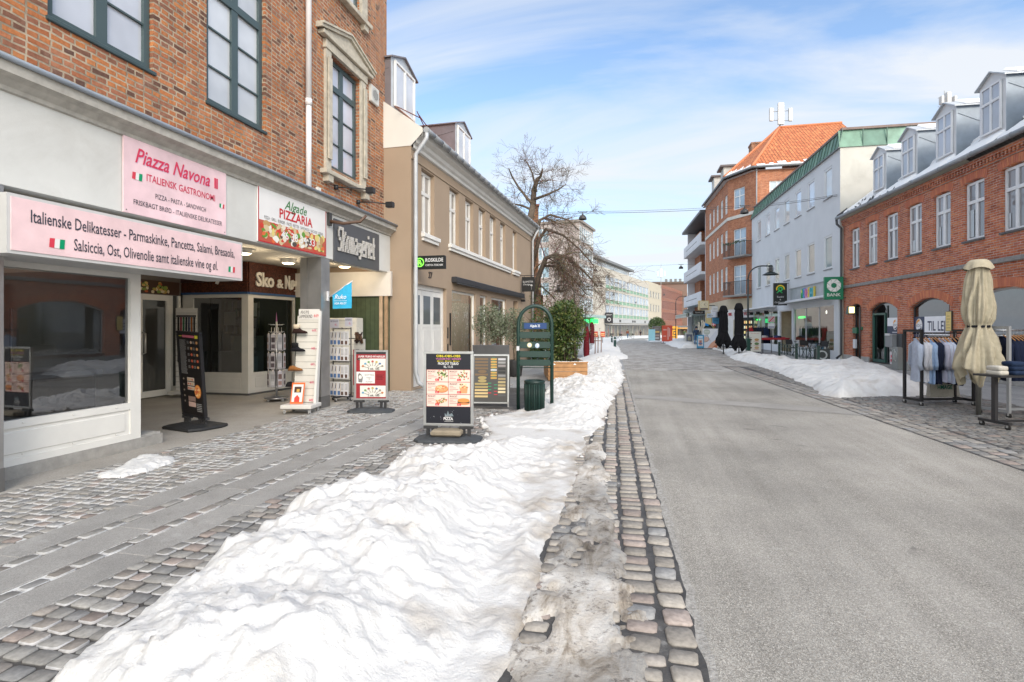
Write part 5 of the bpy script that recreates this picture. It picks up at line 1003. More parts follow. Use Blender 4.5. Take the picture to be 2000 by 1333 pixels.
for a, b, z_ in ((-7.2, -.75, 2.90), (-16.8, -9.7, 2.80)):
    m = MB(); m.box(a, b, .08, .26, z_ - .05, z_ + .12, (.70, .71, .73), bev=.03); m.box(a, b, .26, .60, z_ - .06, z_ - .02, (.35, .36, .38)); m.tube([(a, .6, z_ - .04), (b, .6, z_ - .04)], .03, 8, (.6, .6, .62)); m.build('awning', 'paint', T2)
m = MB()
for u_ in (-15.4, -13.5, -11.4): m.box(u_ - .1, u_ + .1, .1, .35, 2.4, 2.6, (.02, .02, .02), bev=.03); m.disc(u_ - .02, 2.5, .355, .06, .06, 10, (.4, .4, .38))
m.box(E2 + .2, -9.7, .0, .12, 2.55, 2.7, (.35, .36, .38)); m.build('wall_spotlights', 'paint', T2)
m = MB(); m.box(-.28, -.02, .004, .06, 0, 3.4, (.64, .66, .68)); m.build('corner_pilaster', 'stucco', T2)
T = thing('sushi_blade_sign', 'tall black projecting sign with yellow and green emblem on the white building', 'sign', Fr(*F2.pt(-7.4, .1), 90, 2.78)); m = MB(); m.box(-.72, 0, -.08, .08, 0, 1.3, (.008, .01, .01), bev=.01); m.tube([(0, 0, 1.28), (.2, 0, 1.28)], .02, 6, (.05, .05, .05)); m.build('panel', 'paint', T)
m = MB(); m.ring(-.36, .95, .085, .17, .235, a0=-10, a1=200, col=(.75, .55, .02)); m.ring(-.36, .95, .086, .07, .125, col=(.03, .5, .12)); m.tube([(-.55, .09, .72), (-.42, .09, .84), (-.36, .09, .8), (-.26, .09, .72)], .03, 5, (.03, .5, .12)); m.text('Sushi', -.36, .45, .085, .10, (.7, .7, .7), width=.36); m.text('&', -.36, .30, .085, .08, width=.08); m.text('Grillsticks', -.36, .13, .085, .10, width=.62); m.build('lettering', 'print', T)
# ================================================================== RIGHT: orange brick corner house
C1 = (7.4, 44.9); C2 = (8.85, 42.4)
cc = math.degrees(math.atan2(C2[0] - C1[0], C2[1] - C1[1])); FC_ = Fr(C1[0], C1[1], cc, 0); Lc = math.hypot(C2[0] - C1[0], C2[1] - C1[1])
F3 = Fr(C1[0], C1[1], 177.6); F3s = Fr(C2[0], C2[1], 90)
T3 = thing('corner_house', 'four storey orange brick corner house with clay tile hip roof and small balconies', 'building', F3); E3 = -9.8
px3 = [(208, 222), (235, 248), (262, 277), (293, 310), (325, 343)]; w3 = []
for a, b in px3: ua = F3.at(1330 + a / 3.809, 400)[0]; ub_ = F3.at(1330 + b / 3.809, 400)[0]; w3.append((ua + .05, ub_ + .1))
CRM = (.52, .44, .32)
m = MB(); m.wall(E3, 0, 3.7, 13.0, [(a, b, z, z2) for a, b in w3 for z, z2 in ((10.5, 12.0), (7.6, 9.2), (4.5, 6.3))], 0, .12); m.build('wall', 'brick_orange', T3)
xc = XB(FC_, F3); hc = [(.62, 1.85, 10.55, 12.15), (.62, 2.0, 6.95, 9.05), (.62, 2.0, 4.0, 6.25)]; xc.wall(0, Lc, 3.7, 13.0, hc, 0, .14); xc.build('corner_wall', 'brick_orange', T3)
xs = XB(F3s, F3); xs.wall(0, 8.4, 3.7, 13.0, [(1.0, 2.0, 10.6, 12.2)], 0, .14); xs.build('side_wall', 'brick_orange', T3)
def winX(T, fr, fr0, a, b, c, e, vs=((.5, .08),), hs=((.62, .07),), fc=(.76, .76, .75), pc=(.3, .38, .45), w=-.08, name='window', t=.07):
    m = XB(fr, fr0); m.col = fc
    m.frame4(a, b, c, e, w - .05, w, t)
    for f, k in vs: u_ = a + (b - a) * f; m.box(u_ - k / 2, u_ + k / 2, w - .05, w - .004, c, e)
    for f, k in hs: z_ = c + (e - c) * f; m.box(a, b, w - .05, w + .004, z_ - k / 2, z_ + k / 2)
    o = m.build(name, 'paint', T); g = XB(fr, fr0); g.rect(a, b, c, e, w - .03, pc); g.build('pane', 'pane', o); return o
for a, b in w3:
    for z, z2 in ((10.5, 12.0), (7.6, 9.2), (4.5, 6.3)): window(T3, a, b, z, z2, -.05, ((.5, .07),), ((.66, .07),), (.74, .74, .72), (.62, .64, .66), t=.07)
for h_ in hc: winX(T3, FC_, F3, *h_, pc=(.35, .45, .55))
winX(T3, F3s, F3, 1.0, 2.0, 10.6, 12.2)
m = XB(FC_, F3); m.box(0, Lc, 0, .05, 9.86, 10.1, (.62, .6, .55)); m.build('band', 'render', T3); m = MB(); m.box(E3, 0, 0, .05, 9.86, 10.1, (.62, .6, .55)); m.build('band', 'render', T3)
m = MB(); m.box(E3, 0.02, -.3, .02, 2.9, 3.7, CRM); m.box(E3, E3 + 3.0, -.3, .01, 0, 2.9, (.5, .38, .16)); m.box(-2.0, 0, -.3, .0, 0, 2.9, (.66, .64, .62)); m.box(E3 + 3, -2, -.5, -.4, 0, 2.9, (.06, .07, .08)); m.box(E3 + 3.0, -4.6, -.1, .05, 2.4, 3.1, (.6, .6, .62)); m.build('ground_floor', 'render', T3)
m = XB(FC_, F3); m.box(0, Lc, -.3, .02, 2.9, 3.7, CRM); m.box(0, Lc, -.3, -.0, 0, 2.9, (.68, .66, .64)); m.box(.65, 1.0, -.02, .03, 0, 2.1, (.45, .4, .3)); m.box(1.75, 2.75, -.02, .02, 0, 2.25, (.03, .03, .03)); m.build('ground_floor', 'render', T3)
m = XB(FC_, F3); m.text('BE', .30, 2.42, .04, .22, (.45, .03, .04), width=.36, bold=.03, th=.03); m.text('YCO', 2.12, 2.42, .04, .22, width=.72, bold=.03, th=.03); m.text('NDT', 1.13, 2.42, .04, .22, width=.7, bold=.03, th=.03); m.build('sign_lettering', 'paint', T3)
m = XB(FC_, F3); rnd = random.Random(6)
for r_ in range(4):
    for k in range(5): m.box(1.82 + k * .17, 1.95 + k * .17, .022, .028, .65 + r_ * .38, .85 + r_ * .38, rnd.choice([(1, .8, .3), (1, .55, .2), (.9, .9, .6)]))
m.build('display_window', 'glowsoft', T3)
m = XB(F3s, F3); m.box(0, 8.4, -.3, 0, 0, 3.7, CRM); m.build('ground_floor', 'render', T3)
for z_, gr_ in ((6.9, 1), (3.95, 0)):
    m = XB(FC_, F3); m.col = (.05, .045, .04); a, b = .35, Lc - .2; m.box(a, b, 0, .75, z_ - .12, z_, (.25, .24, .23)); m.col = (.04, .038, .035)
    for u_ in np.linspace(a, b, 22): m.box(float(u_) - .008, float(u_) + .008, .72, .74, z_, z_ + 1.0)
    for w_ in np.linspace(0, .72, 7): m.box(a, a + .016, float(w_) - .008, float(w_) + .008, z_, z_ + 1); m.box(b - .016, b, float(w_) - .008, float(w_) + .008, z_, z_ + 1)
    m.box(a, b, .71, .75, z_ + .98, z_ + 1.02); m.box(a, a + .03, 0, .75, z_ + .98, z_ + 1.02); m.box(b - .03, b, 0, .75, z_ + .98, z_ + 1.02)
    if gr_: 
        for k in range(60): u_ = rnd.uniform(a, b); m.disc(u_, z_ + .98 + rnd.uniform(-.1, .1), .76 + rnd.random() * .03, .06, .04, 6, (.03, .06, .02))
    m.build('balcony', 'paint', T3)
# roof with hip towards the corner
def toF(fr, x, y, z): dx, dy = x - fr.x, y - fr.y; U, W = fr.U, fr.W; return (dx * U[0] + dy * U[1], dx * W[0] + dy * W[1], z)
e0 = F3.pt(E3, .3); e1 = F3.pt(.1, .32); e2 = FC_.pt(Lc + .1, .32); RX = (12.3, 49.6); zE, zR = 13.25, 18.5
e3 = (17.3, e2[1] + 0.0); R2_ = (17.1, 49.6); R3_ = (12.0, 58.0)
m = MB()
for P in ([(*e1, zE), (*e2, zE), (*RX, zR)], [(*e2, zE), (*e3, zE), (*R2_, zR), (*RX, zR)], [(*e0, zE), (*e1, zE), (*RX, zR), (*R3_, zR)], [(*e0, zE), (*R3_, zR), (18, 62, zE)]): m.poly([toF(F3, *q) for q in P])
uvroof(m.build('roof', 'tile', T3)); m = MB(); m.poly([toF(F3, *q) for q in ((17.25, e2[1] + .3, 0), (17.25, 57, 0), (17.25, 57, zE), (17.1, 49.6, zR - .05), (17.25, e2[1] + .3, zE))], (.4, .2, .1)); m.build('gable_wall', 'matte', T3)
m = MB(); m.col = (.55, .20, .09)
for A_, B_ in (((*e1, zE), (*RX, zR)), ((*e2, zE), (*RX, zR)), ((*RX, zR), (*R2_, zR)), ((*RX, zR), (*R3_, zR))): m.tube([toF(F3, *[A_[i] + (B_[i] - A_[i]) * t / 12 + (.03 if i == 2 else 0) for i in range(3)]) for t in range(13)], .11, 7)
m.build('ridge_tiles', 'matte', T3)
m = MB(); m.col = (.2, .21, .22); m.tube([toF(F3, *e0, zE - .02), toF(F3, *e1, zE - .02), toF(F3, *e2, zE - .02), toF(F3, *e3, zE - .02)], .09, 8); m.build('gutter', 'zinc', T3)
m = MB(); m.poly([toF(F3, *q, 13.0) for q in (e0, e1, e2, e3)] ); m.col = (.4, .3, .2); m.build('eaves', 'matte', T3)
m = XB(F3s, F3); m.tube([(1.0 - .9, .12, 13.1), (.1, .12, 9)], .05, 8, (.3, .31, .32)); m.build('downpipe', 'zinc', T3)
def lerp(a, b, t): return tuple(a[i] + (b[i] - a[i]) * t for i in range(len(a)))
m = MB(); m.col = (.9, .9, .92); rnd = random.Random(3)
for (A_, B_, C_, k0, k1) in (((*e2, zE), (*e3, zE), (*RX, zR), .04, .92), ((*e1, zE), (*e2, zE), (*RX, zR), .05, .95)):
    n_ = 26
    for i in range(n_):
        t0 = k0 + (k1 - k0) * i / n_; t1 = k0 + (k1 - k0) * (i + .95) / n_; hgt = rnd.uniform(.08, .22) if rnd.random() < .7 else rnd.uniform(.2, .4)
        p0 = lerp(A_, B_, t0); p1 = lerp(A_, B_, t1); up_ = Vector(C_) - Vector(lerp(A_, B_, .5)); up_.normalize()
        if A_[0] == e2[0] and A_[1] == e2[1]: up_ = Vector((0, 7.2, 5.25)).normalized()
        s0 = Vector(p0) + up_ * .05; s1 = Vector(p1) + up_ * .05; s2 = Vector(p1) + up_ * hgt * 5.0 * (.5 if k0 == .04 else .45); s3 = Vector(p0) + up_ * hgt * 5.0 * .45; nz = Vector((0, 0, .07))
        m.hexa([toF(F3, *q) for q in (s0, s1, s2, s3, s0 + nz, s1 + nz, s2 + nz * .7, s3 + nz * .7)])
m.build('roof_snow', 'snow_clean', T3)
q_ = D(1478, 295, 48); FCh = Fr(q_[0], q_[1], 90, 0); m = XB(FCh, F3); m.box(-.55, .6, -.6, .6, 13.5, q_[2] + .45, (.3, .14, .1)); m.box(-.6, .65, -.65, .65, q_[2] + .45, q_[2] + .6, (.25, .15, .12)); m.build('chimney', 'brick_old', T3)
# dormers of the corner house
q_ = D(1568, 305, 44.5); fd = Fr(q_[0] - .9, q_[1], 90, 0); m = XB(fd, F3); m.box(0, 2.0, -2.5, 0, q_[2] - .8, q_[2] + .65, (.68, .67, .63)); m.build('dormer', 'render', T3); m = XB(fd, F3); m.box(-.15, 2.15, -2.5, .15, q_[2] + .65, q_[2] + .8, (.16, .12, .12)); m.box(-.06, 0, -2.5, .02, q_[2] - .8, q_[2] + .65, (.2, .21, .24)); m.build('dormer_roof', 'zinc', T3)
for px_, py_, d_ in ((1428, 335, 46), (1408, 354, 51)):
    q_ = D(px_, py_, d_); fd = Fr(q_[0] - .6, q_[1], 90, 0); m = XB(fd, F3); m.box(0, 2.4, -1.6, 0, q_[2] - .9, q_[2] + .4, (.6, .6, .56)); m.build('dormer', 'render', T3); m = XB(fd, F3); m.box(-.3, 2.5, -1.8, .2, q_[2] + .4, q_[2] + .55, (.12, .1, .1)); m.build('dormer_roof', 'zinc', T3)
q_ = D(1558, 262, 47); fd = Fr(q_[0], q_[1], 90, 0); m = XB(fd, F3); m.hexa([(0, -.3, q_[2] - 1), (.5, -.3, q_[2] - 1), (.5, .4, q_[2] - 1.2), (0, .4, q_[2] - 1.2), (0, -.3, q_[2] + .2), (.5, -.3, q_[2] + .2), (.3, .1, q_[2] + .3), (-.1, .1, q_[2] + .3)], (.3, .32, .36)); m.build('roof_vent', 'zinc', T3)
def mast(label, px, pyt, pyb, d, s=1.0, n=3):
    q = D(px, pyb, d); zt = D(px, pyt, d)[2]; fr_ = Fr(q[0], q[1], CAMF, q[2] - .3); T = thing('antenna_mast', label, 'antenna', fr_); h_ = zt - q[2] + .3
    m = MB(); m.tube([(0, 0, 0), (0, 0, h_)], .07 * s, 8, (.4, .41, .42)); m.tube([(-.9 * s, 0, h_ * .75), (.9 * s, 0, h_ * .80)], .03 * s, 6); m.tube([(-.9 * s, 0, h_ * .45), (.9 * s, 0, h_ * .42)], .03 * s, 6); m.build('mast', 'paint', T)
    for k in range(n): u_ = (k - (n - 1) / 2) * .85 * s; c = .62; hh_ = (1.5 if k == n // 2 and n > 2 else .9) * s; z_ = h_ * (.62 if k == n // 2 else .6); m = MB(); m.box(u_ - .16 * s * (1.6 if k == n // 2 else 1), u_ + .16 * s * (1.6 if k == n // 2 else 1), .1, .28, z_ - hh_ * .6, z_ + hh_ * .7, (.6, .58, .55), bev=.03); m.build('antenna_panel', 'paint', T)
mast('white antenna panels on a mast at the ridge of the clay tile roof', 1523, 206, 252, 48, 1.0)
mast('cluster of small antenna boxes on a mast behind the dormer roofs', 1845, 178, 222, 25, .35)
mast('tall thin grey mast rising over the far brown roof', 1291, 516, 562, 190, 1.5)
# ================================================================== RIGHT: balcony block
F4 = Fr(*F3.pt(E3 - .05, -.1), 177.6); T4 = thing('balcony_block', 'narrow block with stacked white balconies and brick recesses', 'building', F4); E4 = -12.5
m = MB(); m.box(E4, 0, -9, -2.0, 0, 12.6, (.6, .61, .63)); m.box(-.75, 0, -2.0, .0, 0, 12.6, (.66, .67, .70)); m.box(E4, E4 + .2, -2, 0, 0, 12.6); m.build('wall', 'stucco', T4)
m = MB(); m.box(E4 + .2, -4.5, -2.1, -1.98, 3, 12.4, (.3, .1, .06)); m.box(E4 + .2, E4 + 4, -1.98, -.8, 3.2, 12.3); m.build('recess_wall', 'brick_orange', T4)
for k, z_ in enumerate((4.1, 7.0, 9.9)):
    m = MB(); m.box(E4 + .1, -.75, -2, .45, z_ - .25, z_, (.62, .63, .65)); m.box(E4 + .1, -.75, .35, .45, z_, z_ + .95, (.68, .69, .72)); m.box(E4 + .1, E4 + .2, -2, .35, z_, z_ + .95); m.box(E4 + 2, -3, .45, .455, z_ + .35, z_ + .42, (.2, .2, .2)); m.build('balcony', 'stucco', T4)
    m = MB(); m.rect(-4.2, -.9, z_ + .1, z_ + 2.2, -1.95, (.05, .05, .06)); m.build('balcony_door', 'pane', T4)
part(T4, 'roof', 'zinc', (E4 - .3, .1, -9, .6, 12.6, 12.85, (.10, .10, .11)), (E4 + 3, E4 + 6, -4, -1.5, 12.85, 14.6, (.55, .56, .56)))
m = MB(); m.box(E4, 0, -.6, -.5, 0, 3.3, (.10, .12, .12)); m.box(E4, -.5, -.5, 1.4, 2.75, 2.85, (.33, .42, .42)); m.box(E4, -.5, 1.3, 1.4, 2.55, 2.95, (.4, .42, .42)); m.box(-2.8, -1.4, 1.4, 1.5, 2.6, 2.95, (.02, .02, .02))
for k in range(9): m.box(E4 + k * 1.4, E4 + k * 1.4 + .08, -.5, -.42, 0, 2.7, (.5, .52, .52)); 
m.build('glass_canopy', 'paint', T4)
m = MB(); rnd = random.Random(14)
for k in range(16): u_ = E4 + .4 + k * .75; m.rect(u_, u_ + .4, .8 + rnd.random() * .6, 1.6 + rnd.random() * .7, -.41, rnd.choice([(.5, .45, .3), (.2, .25, .25), (.55, .5, .45), (.1, .1, .1)]))
m.build('shop_goods', 'pane', T4)
# ================================================================== far buildings
def grid_building(name, label, fr, Lg, depth, base, ztop, wallc, wmat, rows, ncol, paneC, u0=0.6, u1=None, frame=(.75, .75, .72), mull=.12, extra=None, spandrel=None):
    T = thing(name, label, 'building', fr); u1 = Lg - .6 if u1 is None else u1
    m = MB(); m.col = wallc; hs_ = [(u0, u1, a, b) for a, b in rows]; m.wall(0, Lg, base, ztop, hs_, 0, .2)
    for u_ in (0, Lg): m.poly([(u_, 0, base), (u_, -depth, base), (u_, -depth, ztop), (u_, 0, ztop)])
    m.poly([(0, 0, ztop), (Lg, 0, ztop), (Lg, -depth, ztop), (0, -depth, ztop)]); m.build('wall', wmat, T)
    for (a, b) in rows:
        m = MB(); m.col = frame; sp = spandrel or 0; wdt = (u1 - u0) / ncol
        for k in range(ncol + 1): m.box(u0 + k * wdt - mull / 2, u0 + k * wdt + mull / 2, -.18, .04, a, b)
        m.box(u0, u1, -.18, .03, a + sp - .06, a + sp + .06); m.box(u0, u1, -.18, .05, b - .08, b); m.box(u0, u1, -.18, .05, a, a + .08)
        o = m.build('window_band', 'paint', T); g = MB(); rnd = random.Random(int(a * 10))
        for k in range(ncol):
            for h_ in (0, 1): v_ = rnd.uniform(.75, 1.15); g.rect(u0 + (k + h_ * .5) * wdt, u0 + (k + .5 + h_ * .5) * wdt, a + sp, b, -.1, tuple(c * v_ for c in paneC))
        g.build('pane', 'pane', o)
        if sp: g = MB(); g.rect(u0, u1, a, a + sp, -.08, (.20, .36, .24)); g.build('spandrel', 'paint', o)
    return T
a4 = math.degrees(math.atan2(515, 1050)) - math.degrees(TH)
F5 = Fr(-8.15, 124.2, a4, 0); L5 = 58.5
T5 = grid_building('white_office_block', 'long cream office block with green glass panels below its window bands', F5, L5, 14, -2, 16.0, (.50, .465, .40), 'stucco', [(11.05, 14.2), (7.45, 10.6), (3.9, 7.05)], 12, (.42, .48, .54), u0=8.5, u1=57.5, spandrel=1.0, mull=.22, frame=(.56, .55, .51))
part(T5, 'penthouse', 'render', (1, 42, -12, -2.5, 16, 18.2, (.6, .6, .58)), (0, 43, -13, -1.2, 18.2, 18.8, (.2, .21, .22)))
m = MB()
for k in range(26): m.rect(1.5 + k * 1.5, 2.8 + k * 1.5, 16.3, 18, -2.45, (.35, .42, .48))
for k in range(30): m.box(1 + k * 1.4, 1.06 + k * 1.4, -.4, -.34, 16, 17.0, (.6, .62, .63))
m.box(1, 43, -.4, -.34, 16.95, 17.0); m.build('roof_terrace', 'pane', T5)
part(T5, 'fascia', 'render', (8, L5, 0, .4, 2.6, 3.8, (.42, .43, .43)), (8, L5, .4, 1.8, 2.2, 2.35, (.55, .55, .54)), *[(u_, u_ + 1.6, .4, .45, 2.9, 3.5, (.06, .06, .06)) for u_ in (20, 34, 36.5, 50)])
m = MB(); rnd = random.Random(31); m.rect(8, L5, -1.6, 2.3, .02, (.05, .05, .05)); 
for k in range(34): u_ = 8.3 + k * 1.47; m.box(u_, u_ + .12, .03, .2, -1.6, 2.3, (.3, .3, .28)); m.rect(u_ + .2, u_ + 1.35, -.9, 1.9, .06, rnd.choice([(.08, .08, .07), (.35, .28, .16), (.12, .12, .1), (.45, .38, .24), (.05, .06, .06), (.2, .17, .12)]))
for k in range(60): u_ = 8.5 + rnd.random() * 49; m.rect(u_, u_ + rnd.uniform(.2, .7), -.9, rnd.uniform(.0, 1.6), .08, rnd.choice([(.5, .4, .2), (.1, .1, .1), (.4, .1, .08), (.15, .2, .1), (.5, .48, .4)]))
m.build('shop_fronts', 'pane', T5)
part(T5, 'roof_mast', 'paint', (12, 12.12, -6, -5.88, 18.8, 24.5, (.4, .4, .4)), (11, 13, -5.95, -5.9, 22.5, 22.6, (.4, .4, .4)))
T = thing('black_blade_sign', 'black square projecting sign with white emblem at the left end of the cream office block', 'sign', Fr(*F5.pt(7.2, .3), CAMF, 2.5)); m = MB(); m.box(0, 1.9, -.1, .1, 0, 2.6, (.01, .01, .015)); m.ring(.95, .9, .11, .3, .45, col=(.5, .5, .5)); m.text('SHOP', .95, 1.9, .11, .3, (.5, .5, .5), width=1.3); m.build('panel', 'print', T)
e5 = F5.pt(L5, -.5); F6 = Fr(e5[0], e5[1], a4, 0)
grid_building('cream_house', 'small cream building with three rows of dark windows beside the office block', F6, 24, 14, -2, 16.8, (.52, .47, .37), 'stucco', [(11.6, 13.8), (6.9, 9.4), (2.4, 4.6)], 4, (.16, .18, .2), u0=3, u1=21, mull=2.6, frame=(.52, .47, .37))
e6 = F6.pt(24, 0); F7 = Fr(e6[0], e6[1], 15.2, 0)
T7 = grid_building('red_brick_block', 'far long reddish brown brick block with vertical slit windows', F7, 54, 20, -2.5, 17.2, (.3, .13, .09), 'brick_brown', [(12.6, 16), (8.4, 11.6), (4.2, 7.2)], 26, (.07, .03, .025), u0=1, u1=52, mull=.5, frame=(.30, .13, .09))
part(T7, 'shop_canopy', 'paint', (0, 54, 0, 2, 1.2, 2.2, (.12, .13, .14)), (20, 54, 2, 3, .9, 1.5, (.65, .33, .06)), (0, 54, 0, .1, -2.5, 1.2, (.05, .045, .04)), *[(k * 3 + .5, k * 3 + 2, .1, .14, -2, .8, ((.3, .25, .15), (.1, .1, .1), (.4, .3, .2))[k % 3]) for k in range(17)])
q_ = D(1314, 556, 235); T = thing('brown_roof_block', 'dark brown flat roofed tower behind the reddish brick block', 'building', Fr(q_[0], q_[1], 90, 0)); part(T, 'wall', 'matte', (-8.5, 6, -14, 0, -3, q_[2] + .3, (.2, .13, .1))); part(T, 'roof', 'matte', (-9, 6.5, -14.5, .5, q_[2] + .3, q_[2] + 1.2, (.12, .09, .07))); part(T, 'chimneys', 'matte', *[(-3 + k * 2, -2 + k * 2, -5, -4, q_[2] + 1.2, q_[2] + 2.8, (.2, .2, .2)) for k in range(4)])
# pinkish tall block on the left
a3 = 9.5; F8 = Fr(-9.0, 95.3, a3, 0); L8 = 10.6; T8 = thing('pale_tall_block', 'tall pale pink rendered block with pale blue window bands behind the bare tree', 'building', F8); PW = (.50, .45, .41)
rows8 = [(17.0, 19.6), (13.8, 16.2), (10.6, 13.0), (7.4, 9.8), (4.6, 7.0)]
m = MB(); m.col = PW; m.wall(0, L8, -1.5, 20.2, [(.3, L8 - .3, a, b) for a, b in rows8], 0, .2); m.poly([(L8, 0, -1), (L8, -16, -1), (L8, -16, 20.2), (L8, 0, 20.2)]); m.build('wall', 'stucco', T8)
m = XB(Fr(*F8.pt(0, 0), a3 + 90), F8)
xs = XB(Fr(*F8.pt(0, -16), a3 + 90), F8); xs.col = (.44, .38, .35); sw = [(8.4, 10.4, a - .1, b - .2) for a, b in rows8[:4]]; xs.wall(0, 16, -1.5, 20.2, sw, 0, .2); xs.build('side_wall', 'stucco', T8)
for h_ in sw: winX(T8, Fr(*F8.pt(0, -16), a3 + 90), F8, *h_, pc=(.25, .36, .42), vs=((.35, .15),), hs=())
for a, b in rows8:
    m = MB(); n_ = 7
    for k in range(n_ + 1): u_ = .3 + (L8 - .6) * k / n_; m.box(u_ - .08, u_ + .08, -.18, .03, a, b, (.7, .7, .7))
    m.box(.3, L8 - .3, -.18, .03, b - .12, b); o = m.build('window_band', 'paint', T8); g = MB(); g.rect(.3, L8 - .3, a, b, -.1, (.40, .56, .64)); g.build('pane', 'pane', o)
part(T8, 'roof', 'render', (-.3, L8 + .3, -16.4, .4, 20.2, 20.6, (.28, .24, .21)))
part(T8, 'shop_canopy', 'paint', (-1, L8 + 1.5, .0, 2.2, 3.3, 3.8, (.35, .46, .44)), (0, L8, 0, .1, -1.5, 3.3, (.04, .045, .045)), (0, 3, .1, .2, -1, 2.2, (.2, .2, .2)), (6, 6.3, .1, .3, -1, 3, (.3, .3, .3)))
m = MB(); m.box(2, 5, .3, .5, 2.3, 3.0, (.02, .5, .15)); m.box(6.5, L8 + 1.2, .5, .7, 2.3, 3.1, (.02, 1, .12)); m.build('green_neon', 'glow', T8)
# brick stack and gable right behind the tan house
q_ = D(1046, 404, 30.0); T = thing('brick_gable', 'narrow weathered brick gable stack beside the bare tree trunk', 'chimney', Fr(q_[0], q_[1], CAMF, 0))
m = MB(); m.wall(-.16, .16, 0, q_[2], (), .15); m.wall(-.16, .30, 0, 4.6, (), .12); m.wall(-.16, .42, 0, 3.3, (), .10)
for a, b, z_ in ((-.16, .16, q_[2]), (-.16, .30, 4.6), (-.16, .42, 3.3)): m.box(a, b, -.5, .10, 0, z_)
m.build('stack', 'brick_old', T); part(T, 'coping', 'matte', (-.2, .2, -.5, .2, q_[2], q_[2] + .1, (.35, .12, .07)))
# ================================================================== vegetation
def tree_bare(name, label, fr, segs, seed, twigs=1):
    """segs: list of limbs: (points, r0, r1); twigs grow from each recursively"""
    T = thing(name, label, 'tree', fr); rnd = random.Random(seed); m = MB(); cr = MB(); n_tw = [0]
    def grow(p, d, L, r, lev):
        if lev == 0 or r < .0025: return
        n = 4 if lev > 1 else 3; pts = [p]; rs = [r]; q = Vector(p); dd = Vector(d)
        for i in range(n):
            dd = (dd + Vector((rnd.gauss(0, .17), rnd.gauss(0, .17), rnd.gauss(0, .14) - DROOP * .05))).normalized(); q = q + dd * (L / n); pts.append(q.copy()); rs.append(max(.005, r * (1 - .55 * (i + 1) / n)))
        cr.tube([tuple(x) for x in pts], rs, 5 if r > .02 else 3, BARK(rnd), cap=False)
        nb = (5, 5, 4, 3, 3)[lev - 1] if lev <= 5 else 3
        for k in range(nb):
            i = rnd.randint(1, n); a = pts[i]; side = Vector((rnd.gauss(0, 1), rnd.gauss(0, 1), rnd.gauss(0, .8) + .25)); side = (side - dd * side.dot(dd)).normalized(); nd = (dd * rnd.uniform(.5, 1.1) + side * rnd.uniform(.5, 1.0)).normalized()
            grow(tuple(a), nd, L * rnd.uniform(.5, .78), rs[i] * rnd.uniform(.5, .75), lev - 1)
    for pts, r0, r1, lev, nb, droop in segs:
        global DROOP; DROOP = droop; P = [Vector(p) for p in pts]; n = len(P)
        tgt = m if r0 > .13 else cr
        tgt.tube([tuple(p) for p in P], [r0 + (r1 - r0) * i / (n - 1) for i in range(n)], 8, (.13, .10, .075), cap=True)
        for k in range(nb):
            i = rnd.uniform(.25, 1) * (n - 1); a = int(min(i, n - 1.001)); p = P[a].lerp(P[a + 1], i - a); d = (P[a + 1] - P[a]).normalized(); r = (r0 + (r1 - r0) * i / (n - 1)) * .5
            side = Vector((rnd.gauss(0, 1), rnd.gauss(0, 1), rnd.gauss(0, .7) + .2 - droop * .5)); side = (side - d * side.dot(d)).normalized()
            grow(tuple(p), (d * .6 + side * .9).normalized(), rnd.uniform(.9, 1.7) * (1 if droop >= 1 else .72), max(.010, r * .6), lev)
    m.build('trunk', 'bark', T); cr.build('crown', 'bark', T); return T
BARK = lambda r: (.14 * r.uniform(.7, 1.4), .10 * r.uniform(.7, 1.3), .07 * r.uniform(.7, 1.2))
DROOP = 0
def px_at(px, py, d, fr): x, y, z = D(px, py, d); return toF(fr, x, y, z)
q_ = D(1036, 640, 28.5); ft = Fr(q_[0], q_[1], CAMF, 0); A = lambda px, py, dd=0: px_at(px, py, 28.5 + dd, ft)
segs = [([A(1034, 700), A(1036, 600), A(1034, 500), A(1035, 430), A(1041, 400)], .25, .15, 3, 9, 0),
        ([A(1041, 402), A(1043, 370, .3), A(1050, 350), A(1056, 345), A(1060, 330, -.5)], .17, .04, 4, 10, .1),
        ([A(1041, 400), A(1030, 388), A(1012, 365, .8), A(1000, 345, 1), A(994, 330)], .09, .03, 3, 9, .1), ([A(1043, 390), A(1070, 380, -.5), A(1092, 370), A(1106, 360)], .085, .02, 4, 10, .1),
        ([A(1038, 410), A(1020, 402, .5), A(1000, 398), A(985, 400)], .07, .02, 4, 8, .1), ([A(1048, 375), A(1040, 340), A(1030, 318), A(1024, 312)], .06, .02, 3, 7, 0), ([A(1040, 470), A(1055, 430), A(1075, 420), A(1110, 430, -1), A(1130, 450)], .10, .02, 4, 16, 1.1),
        ([A(1040, 520), A(1052, 470), A(1066, 448), A(1100, 460, -1), A(1135, 490, -1), A(1160, 520)], .12, .02, 4, 22, 1.5),
        ([A(1038, 600), A(1050, 545, -.5), A(1066, 505, -1), A(1085, 497, -1.2), A(1110, 505, -1.5), A(1140, 530, -1.6), A(1168, 560, -1.6)], .16, .03, 4, 30, 1.6),
        ([A(1060, 520, -.8), A(1085, 520, -1), A(1115, 540, -1), A(1145, 575, -1)], .07, .02, 4, 18, 1.5), ([A(1036, 480), A(1020, 460), A(1005, 470)], .06, .02, 3, 6, .4), ([A(1040, 560), A(1058, 560), A(1080, 580), A(1100, 610)], .06, .02, 4, 9, 1)]
tree_bare('bare_tree', 'large bare lime tree with drooping lower limbs behind the tan building', ft, segs, 12)
